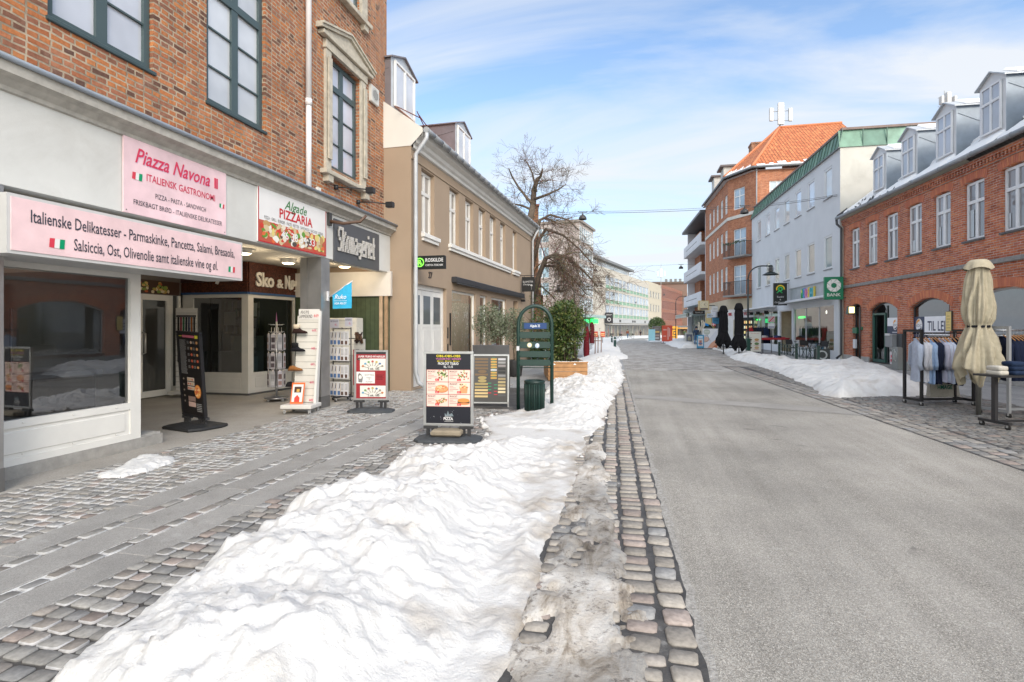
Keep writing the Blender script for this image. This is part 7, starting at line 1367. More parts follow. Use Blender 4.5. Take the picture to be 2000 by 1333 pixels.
slipper('dark brown slipper with cream fur collar, top of the white display', -.10, 1.40, (.035, .018, .015), (.62, .52, .38), 1.05, .03); slipper('black felt boot with fur collar, second on the white display', -.12, 1.08, (.012, .012, .015), (.012, .012, .013), 1.0, .03)
slipper('tan brown slipper, third on the white display', -.15, .74, (.26, .11, .035), (.5, .4, .28) if 0 else None); slipper('plain black slipper, lowest on the white display', -.18, .46, (.012, .012, .014))
T = thing('orange_poster', 'small orange edged picture poster standing on the foot of the slipper display', 'poster', f.sub(-.06, .14, .175, turn=-6)); m = MB(); m.hexa([(-.11, 0, 0), (.11, 0, 0), (.11, .012, 0), (-.11, .012, 0), (-.09, -.06, .36), (.13, -.06, .36), (.13, -.048, .36), (-.09, -.048, .36)], (.80, .16, .04)); m.build('board', 'print', T)
m = MB(); g_ = lambda u_, z_: (u_ + z_ * .055, .0135 - z_ * .167, z_); m.poly([g_(-.09, .03), g_(.09, .03), g_(.09, .33), g_(-.09, .33)], (.74, .70, .68)); g_ = lambda u_, z_: (u_ + z_ * .055, .0145 - z_ * .167, z_); m.poly([g_(-.06, .19), g_(.06, .19), g_(.06, .29), g_(-.06, .29)], (.07, .03, .02)); g_ = lambda u_, z_: (u_ + z_ * .055, .0155 - z_ * .167, z_); m.poly([g_(-.02, .2), g_(.03, .2), g_(.03, .25), g_(-.02, .25)], (.6, .35, .08)); m.poly([g_(-.045, .03), g_(.045, .03), g_(.045, .10), g_(0, .15), g_(-.045, .10)], (.62, .06, .04)); m.build('print', 'print', T)
# spinner of glasses / cards
f = frg(540, 784, 0); T = thing('card_spinner', 'revolving metal stand hung with clear plastic packets in front of the key shop window', 'display stand', f); m = MB(); m.lathe([(0, .06), (.22, .06), (.235, .075), (.22, .09), (.05, .10), (0, .1)], n=24, col=(.35, .35, .36))
m.tube([(0, 0, .05), (0, 0, 1.62)], .02, 10, (.5, .5, .5)); m.build('pole', 'metal', T); m = MB()
for k in range(4): a = k * 1.57 + .5; castor(m, .19 * math.cos(a), .19 * math.sin(a), .03)
m.build('castors', 'rubber', T); m = MB()
for z_ in (.30, .66, 1.02, 1.40, 1.55):
    r_ = .10
    m.tube([(.11 * math.cos(a), .11 * math.sin(a), z_) for a in np.linspace(0, 6.28, 17)], .006, 5, (.5, .5, .5), cap=False)
    for k in range(8): a = k * .785; m.tube([(0, 0, z_), (.16 * math.cos(a), .16 * math.sin(a), z_ + .015)], .004, 4)
for k in range(8): a = k * .785; m.tube([(.10 * math.cos(a), .10 * math.sin(a), .28), (.10 * math.cos(a), .10 * math.sin(a), 1.5)], .005, 4)
m.build('wire_arms', 'metal', T)
tip = MB(); tip.lathe([(.02, 1.6), (.012, 1.7), (0, 1.82)], n=8, col=(.3, .1, .2)); tip.build('finial', 'paint', T)
rnd = random.Random(41); proto = None
for z_ in (1.38, 1.0, .64):
    for k in range(8):
        a = k * .785 + rnd.uniform(-.05, .05); fp = Fr(*f.pt(.155 * math.cos(a), .155 * math.sin(a)), f.c + 0, 0); turn = math.degrees(math.atan2(.155 * math.cos(a), .155 * math.sin(a)))
        cset = [((.42, .40, .42), (.10, .08, .09)), ((.48, .46, .50), (.30, .2, .18)), ((.38, .38, .4), (.5, .5, .52))][(k + int(z_ * 10)) % 3]
        fr_ = Fr(fp.x, fp.y, f.c - turn, z_ - .34); m = MB(); m.box(-.045, .045, 0, .012, 0, .32, cset[0], bev=.004); m.rect(-.035, .035, .04, .12, .013, cset[1]); m.rect(-.035, .035, .16, .26, .013, tuple(c * .6 for c in cset[1])); m.box(-.02, .02, .0, .006, .32, .35, (.6, .55, .5))
        tag(m.build('plastic_packet', 'print', fr=fr_), 'clear packet hanging on the revolving metal stand', 'packet', 'clear packets on the revolving stand')
# sock rack
f = frg(668, 783, 20); T = thing('sock_rack', 'black wire rack on castors filled with hanging packs, right of the steel pillar', 'display stand', f); m = MB(); m.col = (.03, .03, .032)
m.box(-.24, .24, -.05, .05, .08, .11); m.box(-.05, .05, -.22, .22, .08, .11)
for u_ in (-.22, .22): m.tube([(u_, 0, .1), (u_, 0, 1.50)], .012, 6)
for z_ in (.42, .80, 1.16, 1.48): m.tube([(-.22, 0, z_), (.22, 0, z_)], .008, 5); [m.tube([(-.18 + k * .09, 0, z_ - .02), (-.18 + k * .09, .12, z_ - .01)], .004, 4) for k in range(5)]
m.build('frame', 'paint', T); m = MB()
for u_, w_ in ((-.22, 0), (.22, 0), (0, .2), (0, -.2)): castor(m, u_, w_, .03, (.03, .03, .03))
m.build('castors', 'rubber', T)
for zi, z_ in enumerate((1.45, 1.13, .77, .42)):
    for k in range(5):
        fr_ = f.sub(-.18 + k * .09, .08 + .01 * (k % 2), z_ - .31); m = MB(); m.box(-.042, .042, 0, .02, 0, .28, (.68, .68, .70), bev=.004)
        if k < 3: m.poly([(-.03, .021, .02), (.03, .021, .02), (.03, .021, .10), (-.03, .021, .10)], (.10, .20, .42)); m.poly([(.0, .021, .14), (.02, .021, .16), (.035, .021, .26), (.02, .021, .26)], (.04, .06, .12)); m.rect(.03, .04, .02, .26, .0212, (.62, .50, .34))
        else: m.rect(-.03, .02, .02, .09, .021, (.10, .05, .035)); [m.rect(-.03, .03, .13 + i * .025, .138 + i * .025, .021, (.3, .3, .32)) for i in range(5)]
        tag(m.build('sock_pack', 'print', fr=fr_), 'white pack with %s hanging on the black wire rack' % ('a blue band' if k < 3 else 'a dark brown picture'), 'pack', 'white packs with blue band on the wire rack' if k < 3 else 'white packs with brown picture on the wire rack')
for (u_, w_, z_, W_, t1, t2, lab) in ((-.14, .06, 1.49, .22, 'SKOSÅLER', '49,-', 'white handwritten price card on top of the wire rack, left one'), (.15, -.02, 1.52, .18, 'SNØREBÅND', '45,-', 'white handwritten price card on top of the wire rack, right one')):
    T = thing('price_card', lab, 'card', f.sub(u_, w_, z_)); m = MB(); m.box(-W_ / 2, W_ / 2, 0, .006, 0, .18, (.60, .60, .68)); m.text(t1, 0, .12, .009, .035, (.05, .05, .12), width=W_ * .85); m.text(t2, W_ * .2, .04, .009, .05, (.6, .05, .12), width=W_ * .3); m.build('card', 'print', T)
# wallets / belts rack and white lockers behind
f = frg(702, 775, 10); T = thing('key_ring_rack', 'small rack of brown key rings and dark belts behind the wire rack', 'display stand', f); m = MB(); m.box(-.12, .12, -.04, 0, .0, 1.25, (.42, .42, .40)); m.build('panel', 'paint', T); m = MB(); rnd = random.Random(3)
for k in range(22): m.tube([(-.10 + rnd.random() * .2, .03, 1.40 - rnd.random() * .06), (-.10 + rnd.random() * .2, .04, 1.15 + rnd.random() * .08)], .014, 5, rnd.choice([(.06, .03, .02), (.12, .07, .04), (.03, .02, .02)]))
for k in range(7): m.box(-.12 + k * .035, -.10 + k * .035, .03, .05, .25, 1.02, rnd.choice([(.3, .02, .03), (.02, .02, .02), (.2, .2, .2), (.05, .03, .02)]))
m.box(-.06, .02, -.01, .0, 1.25, 1.5, (.5, .5, .48)); m.build('goods', 'cloth', T)
f = Fr(-9.9, 11.74, 90).sub(3.30, .12, 0); T = thing('drop_off_cabinet', 'stack of two cream metal deposit boxes against the green boarded wall', 'cabinet', f)
for z_, h_ in ((.85, .38), (1.25, .47)):
    m = MB(); m.box(-.30, .42, 0, .3, z_, z_ + h_, (.66, .65, .60), bev=.01); b_ = m.build('box', 'paint', T); m = MB(); m.box(-.26, .38, .3, .304, z_ + h_ - .12, z_ + h_ - .115, (.3, .3, .28)); m.disc(.05, z_ + h_ * .5, .303, .018, .018, 10, (.05, .05, .05)); m.rect(-.05, .15, z_ + h_ - .08, z_ + h_ - .04, .303, (.5, .5, .46)); m.build('door', 'paint', b_)
part(T, 'stand', 'paint', (-.28, .40, .02, .28, 0, .85, (.55, .54, .5)))
# leash / umbrella board left of the shop
f = Fr(-9.9, 10.25, 90).sub(-.05, .12, 0); q_ = D(364, 762, 11.7); f = Fr(q_[0], q_[1], 72, 0); T = thing('strap_board', 'white pegboard hung with black, red and green straps leaning by the shop door', 'display', f)
m = MB(); m.box(-.22, .22, -.03, 0, .12, 1.92, (.60, .59, .56)); [m.box(-.22, .22, 0, .003, .2 + k * .115, .206 + k * .115, (.12, .12, .12)) for k in range(15)]; m.box(-.24, .24, -.1, .3, .08, .14, (.6, .58, .54)); m.build('board', 'paint', T); m = MB()
for k, (c, z_) in enumerate([((.02, .02, .02), .75), ((.25, .03, .05), .62), ((.03, .12, .06), .8), ((.02, .02, .03), .7), ((.02, .03, .08), .72), ((.30, .10, .03), .8), ((.02, .02, .02), .85)]): m.box(-.17 + k * .055, -.145 + k * .055, .01, .025, z_, 1.72, c)
m.box(-.2, .2, 0, .02, 1.72, 1.77, (.1, .1, .1)); m.build('straps', 'cloth', T)
# ================================================================== street lamps, hanging lamps, wires
def street_lamp(label, px, pyb, pyt, side=1, d=None, group=None, reach=1.25):
    x, y = G(px, pyb); dd = -x * SN + y * CS if d is None else d; fr = Fr(x, y, CAMF, gz(y)); T = thing('street_lamp', label, 'street lamp', fr, group); hh = D(px, pyt, dd)[2] - gz(y); c = (.015, .025, .025)
    m = MB(); m.tube([(0, 0, 0), (0, 0, 1.0)], .07, 10, c); m.tube([(0, 0, 1.0), (0, 0, hh - .8)], .048, 10); m.box(-.1, .1, -.1, .1, 0, .9, (.015, .06, .045), bev=.02) if dd < 45 else None
    m.tube([(0, 0, hh - .8)] + [(side * reach * .62 * (1 - math.cos(R(a))), 0, hh - .8 + .72 * math.sin(R(a))) for a in range(10, 91, 10)] + [(side * reach * .95, 0, hh - .08)], .035, 8, c); m.build('pole', 'paint', T)
    m = MB(); cu_ = side * reach; z = hh - .12; m.lathe([(0, .10), (.09, .08), (.12, 0), (.12, -.03)], cu_, 0, 14, c); 
    for k in range(3): m.lathe([(.12, -.06 - k * .07), (.19, -.09 - k * .07), (.12, -.085 - k * .07)], cu_, 0, 14, (.05, .06, .06))
    m.lathe([(.10, -.0), (.10, -.28)], cu_, 0, 12, (.3, .3, .3)); m.lathe([(.12, -.27), (.42, -.44), (.43, -.455), (.10, -.30)], cu_, 0, 20, c)
    m.v = [(a, b, q + z) for a, b, q in m.v]; m.build('lamp_head', 'paint', T); return T
street_lamp('dark green arc street lamp beside the two black umbrellas', 1461, 693, 517, 1, group=None)
street_lamp('dark arc street lamp further down by the orange board', 1320, 668, 578, 1)
q_ = D(1122, 700, 26); lx, ly = q_[0], q_[1]
def lamp_at(label, px, pyt, d, side):
    x, y, _ = D(px, 640, d); fr = (x, y); T = street_lamp(label, px, HZ + (H - gz(y)) * F / d, pyt, side); return T
lamp_at('dark street lamp with its head to the left, behind the laurel hedge', 1122, 556, 42, -1); lamp_at('smaller dark street lamp in front of the green neon sign', 1144, 588, 62, -1)
def hang(label, px, py, d, s=1.0):
    x, y, z = D(px, py, d); T = thing('hanging_lamp', label, 'street lamp', Fr(x, y, CAMF, z), 'dome lamps hung on wires over the street'); m = MB(); c = (.045, .042, .042)
    m.lathe([(0, .0), (.05, 0), (.07, -.06), (.06, -.08), (.15, -.12), (.23, -.22), (.26, -.36), (.25, -.37), (.22, -.34)], n=18, col=c); m.build('dome', 'paint', T); m = MB(); m.tube([(-.26, 0, .10), (.26, 0, .10)], .02, 6, c); m.tube([(0, 0, 0), (0, 0, .1)], .02, 6); m.tube([(-.26, 0, .1), (-.28, 0, .17)], .02, 5); m.tube([(.26, 0, .1), (.28, 0, .17)], .02, 5); m.build('hanger', 'paint', T); return (x, y, z + .14)
pA = hang('nearest dome lamp on the left half of the first wire, above the pale tall block', 1138, 418, 34); pB = hang('dome lamp in front of the orange brick corner house', 1454, 406, 34)
p2 = hang('dome lamp at the left end of the second wire before the cream office block', 1163, 524, 62); p3 = hang('dome lamp over the street beside the white balconies', 1330, 519, 62)
p4 = hang('small dome lamp against the wall at the left end of the green panelled office block', 1174, 556, 95); p5 = hang('small dome lamp in front of the middle window band of the office block', 1198, 574, 115); p6 = hang('tiny dome lamp before the lower window band of the office block', 1242, 590, 145); p7 = hang('small dome lamp against the reddish brown brick block', 1297, 574, 115)
def wire(label, pts, r=.010, name='overhead_wire'):
    m = MB(); P = []
    for a, b in zip(pts[:-1], pts[1:]):
        for k in range(8): t = k / 8; P.append((a[0] + (b[0] - a[0]) * t, -(a[1] + (b[1] - a[1]) * t), a[2] + (b[2] - a[2]) * t - 4 * t * (1 - t) * .10 * math.dist(a, b) / 12))
    P.append((pts[-1][0], -pts[-1][1], pts[-1][2])); m.tube(P, r, 4, (.06, .06, .06)); o = m.build(name, 'paint', fr=Fw); tag(o, label, 'wire'); return o
q1 = D(1010, 416, 31); q2 = F2.pt(-.2, .05)
wire('nearest thin wire across the street carrying two dome lamps', [q1, pA, pB, (q2[0], q2[1], D(1645, 376, 23.7)[2])]); wire('second thin wire across the street before the office block', [D(1130, 535, 62), p2, p3, D(1385, 515, 58)])
wire('festoon wire with small bulbs along the first lamp wire', [(q1[0], q1[1], q1[2] - .15), (pA[0], pA[1], pA[2] - .1), (pB[0], pB[1], pB[2] - .12), (q2[0], q2[1], 7.4)], .014); wire('far faint wire with a lamp in front of the brick block', [D(1150, 570, 115), p5, p7, D(1340, 565, 115)]); wire('faint wire across the office block', [D(1165, 560, 95), p4, D(1345, 545, 95)])
# ================================================================== closed umbrellas
def umbrella(label, fr, ztop, prof, col, strap_z, polec=(.1, .1, .1), cap=None, nf=8, mat='cloth', polez=0.0, pr=.03):
    T = thing('closed_umbrella', label, 'umbrella', fr); m = MB(); m.tube([(0, 0, polez), (0, 0, ztop - .05)], pr, 10, polec); m.build('pole', 'metal', T)
    m = MB(); m.smooth = True; m.col = col; n_ = 96; b = len(m.v); rnd = random.Random(hash(label) % 1000 if 0 else len(label)); zs = [p[0] for p in prof]; ph = rnd.random() * 6
    Z = np.linspace(prof[0][0], prof[-1][0], 54)
    for z in Z:
        r = float(np.interp(z, zs[::-1], [p[1] for p in prof][::-1])) if zs[0] > zs[-1] else float(np.interp(z, zs, [p[1] for p in prof])); fd = float(np.interp(z, zs[::-1], [p[2] for p in prof][::-1]))
        for k in range(n_):
            a = 2 * math.pi * k / n_; tw = .5 * (z - strap_z) + .12 * math.sin(z * 7 + 3 * a + ph); q_ = math.sin(nf * (a + tw) + ph); f_ = math.copysign(abs(q_) ** .6, q_) + .22 * math.sin(23 * a + z * 5 + ph) + .45 * math.sin((nf * 2 + 3) * a + ph * 2 + z * 2) + .5 * math.sin(3 * a + 1.3 * ph + z * 3) * (.6)
            rr = r * (1 + fd * .5 * f_); rr = max(.03, rr); dz = 0
            if z < prof[-1][0] + .32: dz = (.5 + .5 * math.sin(4 * a + ph)) * .30 * (1 - (z - prof[-1][0]) / .32) * (1 if prof[-1][2] > .2 else 0)
            m.v.append((rr * math.cos(a), rr * math.sin(a), z + dz))
    for i in range(len(Z) - 1):
        for k in range(n_): j = (k + 1) % n_; m.face((b + i * n_ + k, b + i * n_ + j, b + (i + 1) * n_ + j, b + (i + 1) * n_ + k))
    m.build('canopy', mat, T)
    if cap:
        m = MB(); m.smooth = True; b = len(m.v); m.col = cap[3] if len(cap) > 3 else col; hz_, r0, r1 = cap[:3]
        for i, t in enumerate(np.linspace(0, 1, 7)):
            for k in range(48): a = 2 * math.pi * k / 48; r = .04 + (r1 - .04) * t ** .55; sc_ = .06 * (abs(math.sin(4 * a / 2 + .4))) * t ** 3; m.v.append((r * (1 + .05 * math.sin(8 * a) * t) * math.cos(a), r * math.sin(a), ztop - hz_ * t ** 1.8 + sc_ * hz_ * 4))
        for i in range(6):
            for k in range(48): j = (k + 1) % 48; m.face((b + i * 48 + k, b + i * 48 + j, b + (i + 1) * 48 + j, b + (i + 1) * 48 + k))
        m.build('cap', mat, T)
    m = MB(); r = float(np.interp(strap_z, zs[::-1], [p[1] for p in prof][::-1])) * 1.10; m.lathe([(r, strap_z - .02), (r + .006, strap_z), (r, strap_z + .02)], n=24, col=(.02, .02, .025)); m.build('strap', 'cloth', T); return T
x_, y_ = G(1911, 812); f = Fr(x_, y_, CAMF, 0); k_ = (-x_ * SN + y_ * CS) / F; zz = lambda py: H + (HZ - py) * k_; ww = lambda px: px * k_
CRM_ = (.46, .41, .30)
umbrella('large closed cream umbrella tied with a dark strap between the clothes racks', f, zz(507), [(zz(515), ww(14), .05), (zz(545), ww(18), .26), (zz(600), ww(22), .32), (zz(625), ww(21), .32), (zz(638), ww(16), .25), (zz(660), ww(23), .34), (zz(700), ww(32), .36), (zz(722), ww(35), .40), (zz(755), ww(24), .40)], CRM_, zz(638), (.35, .35, .33), cap=(ww(22), .1, ww(24)), pr=ww(4.5))
BK = (.009, .009, .011)
for px_, pyb, pyt, lab, sc_ in ((1413, 692, 597, 'closed black umbrella, the left and smaller one of two in the snow', .9), (1443, 698, 592, 'closed black umbrella, the right and taller one of two in the snow', 1.0)):
    x_, y_ = G(px_, pyb); k_ = (-x_ * SN + y_ * CS) / F; f = Fr(x_, y_, CAMF, 0); zz = lambda py: H + (HZ - py) * k_; b_ = pyb - 698
    umbrella(lab, f, zz(pyt), [(zz(pyt + 5), ww(5), .05), (zz(pyt + 20), ww(7.5), .12), (zz(651 + b_), ww(8), .16), (zz(655 + b_), ww(7.5), .15), (zz(668 + b_), ww(12), .25), (zz(680 + b_), ww(13.5), .30), (zz(687 + b_), ww(9), .35)], BK, zz(653 + b_), (.12, .12, .12), cap=(ww(15), .1, ww(8.5)), pr=ww(1.1))
# ================================================================== clothes racks
def rack(label, fr, W_, hh, dep, c, c2=None):
    T = thing('clothes_rack', label, 'clothes rack', fr); m = MB(); m.col = c; t = .022
    for s_ in (-W_ / 2, W_ / 2):
        m.box(s_ - t, s_ + t, -dep / 2 - t, -dep / 2 + t, .09, hh); m.box(s_ - t, s_ + t, dep / 2 - t, dep / 2 + t, .09, hh); m.box(s_ - t * .95, s_ + t * .95, -dep / 2, dep / 2, hh - 2 * t, hh + .002); m.box(s_ - t * .95, s_ + t * .95, -dep / 2, dep / 2, .088, .09 + 2 * t)
    m.box(-W_ / 2, W_ / 2, -t, t, .09, .13); m.build('frame', 'paint', T); m = MB(); m.tube([(-W_ / 2, 0, hh - .07), (W_ / 2, 0, hh - .07)], .016, 8, c2 or c); m.tube([(-W_ / 2, 0, hh - .16), (W_ / 2, 0, hh - .16)], .012, 8); m.build('rail', 'metal', T)
    m = MB()
    for s_ in (-W_ / 2, W_ / 2):
        for w_ in (-dep / 2, dep / 2): castor(m, s_, w_, .042, (.02, .02, .02))
    m.build('castors', 'rubber', T); return T
def garment(name, label, cat, fr, col, rnd, L_=.72, group=None, stripes=False, sleeves=.58, W_=1.0):
    T = thing(name, label, cat, fr, group); m = MB(); m.smooth = True; n_ = 20; b = len(m.v); m.col = col; ph = rnd.random() * 6
    sec = [(0, .055, .035), (-.02, .075, .04), (-.045, .14, .042), (-.085, .205, .05), (-.14, .215, .058), (-.28, .20, .06), (-.45, .205, .058), (-L_ * .85, .22, .062), (-L_, .225, .066)]
    for i, (z, a_, b_) in enumerate(sec):
        for k in range(n_):
            q = 2 * math.pi * k / n_; amp = min(1, i / 5) * .012; m.v.append((b_ * W_ * math.cos(q) + amp * math.sin(3 * q + ph + z * 4), (a_ + amp * math.sin(5 * q + ph)) * math.sin(q), z - (.012 * math.sin(4 * q + ph) if i == len(sec) - 1 else 0)))
    for i in range(len(sec) - 1):
        for k in range(n_): j = (k + 1) % n_; m.face((b + i * n_ + k, b + i * n_ + j, b + (i + 1) * n_ + j, b + (i + 1) * n_ + k))
    for s_ in (-1, 1): m.tube([(0, s_ * .16, -.07), (.0, s_ * .215, -.13), (.012 * math.sin(ph), s_ * (.235 + .01 * math.sin(ph)), -.3), (.02 * math.cos(ph), s_ * .235, -.48), (.02, s_ * .225, -sleeves)], [.03, .055, .05, .042, .036], 10, tuple(c_ * .97 for c_ in col))
    m.build('body', 'cloth', T); m = MB(); m.tube([(0, -.20, -.055), (0, -.1, .0), (0, 0, .03), (0, .1, .0), (0, .20, -.055)], [.008, .011, .012, .011, .008], 6, (.42, .20, .07)); m.tube([(0, 0, .03), (0, 0, .075), (0, .02, .095), (0, .015, .115), (0, 0, .12), (0, -.014, .112)], .003, 4, (.5, .5, .5)); m.build('hanger', 'wood', T)
    m = MB(); m.tube([(.04 * math.cos(a), .055 * math.sin(a), .004) for a in np.linspace(0, 6.28, 13)], .014, 6, tuple(min(1, c_ * 1.05) for c_ in col), cap=False); m.build('collar', 'cloth', T); return T
f = frg(1833, 791, -2); RW = 1.02; hh = 1.46
rack('black clothes rack on castors carrying shirts, left of the cream umbrella', f, RW, hh, .42, (.018, .018, .02)); rnd = random.Random(23)
W1_, LB_, NV, LV, BS_ = (.66, .66, .70), (.30, .42, .62), (.014, .02, .045), (.42, .43, .54), (.46, .52, .64)
SH = [(BS_, 'pale blue grey shirt, the leftmost on the black rack'), (W1_, 'first white shirt on the black rack'), (W1_, 'second white shirt on the black rack, touching the light blue one'), (LB_, 'first light blue shirt next to the white shirts'), (LB_, 'second light blue shirt next to the navy one'), (NV, 'first navy shirt in the middle of the black rack'), (NV, 'second navy shirt before the striped ones'), (LV, 'lilac grey striped shirt with a tag after the navy ones'), (BS_, 'pale blue shirt beside the lilac grey one'), (LV, 'second lilac grey shirt further right'), (BS_, 'pale blue shirt before the last dark ones'), (NV, 'third navy shirt near the umbrella'), ((.02, .02, .03), 'black shirt near the umbrella'), (BS_, 'rightmost pale blue shirt half behind the umbrella')]
for k, (c, lab) in enumerate(SH):
    garment('shirt', lab, 'shirt', f.sub(-.46 + k * .066 + rnd.uniform(-.012, .012), rnd.uniform(-.01, .01), hh - .07 - .115, turn=rnd.uniform(6, 24)), c, rnd, L_=.85 + rnd.uniform(-.05, .03), group='shirts on the black rack')
T = thing('cloth_bag', 'pale canvas bag with green lettering hanging low behind the shirts', 'bag', f.sub(.28, -.25, .12)); m = MB(); m.hexa([(-.28, -.05, 0), (.34, -.05, 0), (.34, .05, 0), (-.28, .05, 0), (-.26, -.03, .42), (.28, -.03, .42), (.28, .03, .42), (-.26, .03, .42)], (.44, .42, .37)); m.text('HMAGE', .02, .16, .053, .08, (.02, .16, .12), width=.30, bold=.02); m.build('bag', 'cloth', T)
# second rack of steel and folding table at the right edge
f = frg(1990, 812, -6); rack('grey steel clothes rack on castors at the right edge of the street view', f, .95, 1.52, .5, (.34, .35, .36))
for k in range(12):
    c = NV if k < 7 else (.10, .05, .035) if k < 10 else (.2, .16, .12); garment('jumper', ('dark navy jumper on the grey steel rack' if k < 7 else 'brown jumper on the grey steel rack' if k < 10 else 'taupe jumper on the grey steel rack'), 'jumper', f.sub(-.30 + k * .065, rnd.uniform(-.01, .01), 1.52 - .07 - .115, turn=rnd.uniform(8, 26)), c, rnd, L_=.72, group='navy jumpers on the steel rack' if k < 7 else 'brown jumpers on the steel rack' if k < 10 else 'taupe jumpers on the steel rack')
f = frg(1994, 836, -4); T = thing('folding_table', 'dark wheeled sales table with folded clothes in front of the grey steel rack', 'table', f); m = MB(); m.col = (.03, .03, .033)
ht = .80
m.box(-.55, .6, -.22, .22, ht - .03, ht); m.build('table_top', 'paint', T); m = MB(); m.col = (.03, .03, .033)
for u_ in (-.42, .5): m.box(u_ - .025, u_ + .025, -.03, .03, .09, ht - .03); m.box(u_ - .03, u_ + .03, -.24, .24, .08, .12)
m.box(-.42, .5, -.02, .02, .09, .12); m.build('legs', 'paint', T); m = MB()
for u_ in (-.42, .5):
    for w_ in (-.2, .2): castor(m, u_, w_, .04, (.02, .02, .02))
m.build('castors', 'rubber', T)
k = 0
for u_, n_, c, nm, lab in ((-.42, 2, (.60, .57, .50), 'white', 'folded off-white jumper at the left end of the sales table'), (-.16, 3, (.02, .035, .075), 'navy', 'folded navy blue jumper in the middle pile of the sales table'), (.11, 2, (.09, .045, .03), 'brown', 'folded brown jumper on the sales table'), (.38, 3, (.02, .03, .06), 'dark', 'folded dark jumper at the right end of the sales table')):
    for i in range(n_):
        m = MB(); m.smooth = True; sx = .085 if n_ < 3 else .11; z = i * .065; b = len(m.v); N1 = 20
        m.col = tuple(x * (1 - .1 * (i % 2)) for x in c)
        for zz_, kk in ((0, .9), (.012, 1), (.045, 1), (.06, .93), (.066, .6), (.067, .01)):
            for q in range(N1): a = 2 * math.pi * q / N1; ca, sa = math.cos(a), math.sin(a); m.v.append((sx * kk * math.copysign(abs(ca) ** .5, ca), .12 * kk * math.copysign(abs(sa) ** .5, sa) * (1 + .03 * math.sin(a * 3 + i)), zz_))
        for l in range(5):
            for q in range(N1): j = (q + 1) % N1; m.face((b + l * N1 + q, b + l * N1 + j, b + (l + 1) * N1 + j, b + (l + 1) * N1 + q))
        tag(m.build('folded_jumper', 'cloth', fr=f.sub(u_, .04, ht + z + .002, turn=(i * 7 - 5))), lab, 'jumper', 'folded %s jumpers on the sales table' % nm)
# ================================================================== low green fence, cafe furniture
fa = G(1522, 704); fb = G(1598, 722); fr_ = Fr(fa[0], fa[1], math.degrees(math.atan2(fb[0] - fa[0], fb[1] - fa[1]))); Lf = math.dist(fa, fb); fr_.z = .2; T = thing('low_fence', 'low dark green iron fence with arched bars standing in the snow', 'fence', fr_)
for u_ in (0, Lf / 2, Lf): m = MB(); m.box(u_ - .045, u_ + .045, -.045, .045, 0, .62, DGN, bev=.01); m.box(u_ - .05, u_ + .05, -.05, .05, .60, .64); m.build('post', 'paint', T)
m = MB(); m.col = DGN; n_ = 12
for z_ in (.14, .44): m.tube([(0, 0, z_), (Lf, 0, z_)], .012, 5)
for k in range(n_): a = Lf * k / n_; b = Lf * (k + 1) / n_; r_ = (b - a) / 2; m.tube([(a + .02, 0, .1), (a + .02, 0, .44)] + [((a + b) / 2 - (r_ - .02) * math.cos(R(q)), 0, .44 + .12 * math.sin(R(q))) for q in range(20, 161, 20)] + [(b - .02, 0, .44), (b - .02, 0, .1)], .011, 5)
m.build('bars', 'paint', T)
def cafe_table(fr, label):
    T = thing('cafe_table', label, 'table', fr, 'black folding cafe tables'); m = MB(); m.box(-.32, .32, -.32, .32, .70, .73, (.015, .015, .016), bev=.006); m.build('table_top', 'paint', T); m = MB(); m.col = (.015, .015, .016)
    for w_ in (-.26, .26): m.tube([(-.3, w_, 0), (.28, w_, .70)], .014, 6); m.tube([(.3, w_, 0), (-.28, w_, .70)], .014, 6)
    m.tube([(-.3, -.26, 0), (-.3, .26, 0)], .014, 6); m.tube([(.3, -.26, 0), (.3, .26, 0)], .014, 6); m.build('legs', 'paint', T)
def cafe_chair(fr, label):
    T = thing('folding_chair', label, 'chair', fr, 'black folding cafe chairs'); m = MB(); m.box(-.2, .2, -.2, .2, .43, .455, (.015, .015, .016), bev=.005); m.build('seat', 'paint', T)
    m = MB(); m.hexa([(-.2, -.24, .60), (.2, -.24, .60), (.2, -.225, .60), (-.2, -.225, .60), (-.2, -.29, .86), (.2, -.29, .86), (.2, -.275, .86), (-.2, -.275, .86)], (.015, .015, .016)); m.build('backrest', 'paint', T)
    for s_ in (-.19, .19): m = MB(); m.tube([(s_, .24, 0), (s_, -.1, .45), (s_, -.285, .88)], .012, 6, (.015, .015, .016)); m.build('leg', 'paint', T); m = MB(); m.tube([(s_ * .9, -.24, 0), (s_ * .9, .14, .44)], .012, 6, (.015, .015, .016)); m.build('leg', 'paint', T)
for (px_, py_), lab in zip(((1562, 692), (1592, 699)), ('black folding cafe table nearer the door of the sushi shop', 'black folding cafe table nearer the brick house')): x, y = G(px_, py_); cafe_table(Fr(x, y, 178), lab)
for (px_, py_, tn), lab in zip(((1548, 695, 150), (1577, 694, -30), (1603, 703, -35), (1576, 699, 140), (1590, 692, 20)), ('black folding chair at the left end of the cafe row', 'black folding chair between the two cafe tables', 'black folding chair at the right end facing left, largest backrest', 'black folding chair in front between the tables', 'black folding chair on the wall side of the right table')): x, y = G(px_, py_); cafe_chair(Fr(x, y, 178 + tn), lab)
T = thing('round_board', 'dark rectangular board with a pale ring emblem leaning by the cafe chairs', 'sign', frg(1606, 706, 30)); m = MB(); m.box(-.3, .3, -.02, .02, 0, .55, (.03, .035, .035)); m.ring(0, .28, .022, .14, .2, col=(.4, .42, .42)); m.build('board', 'print', T)
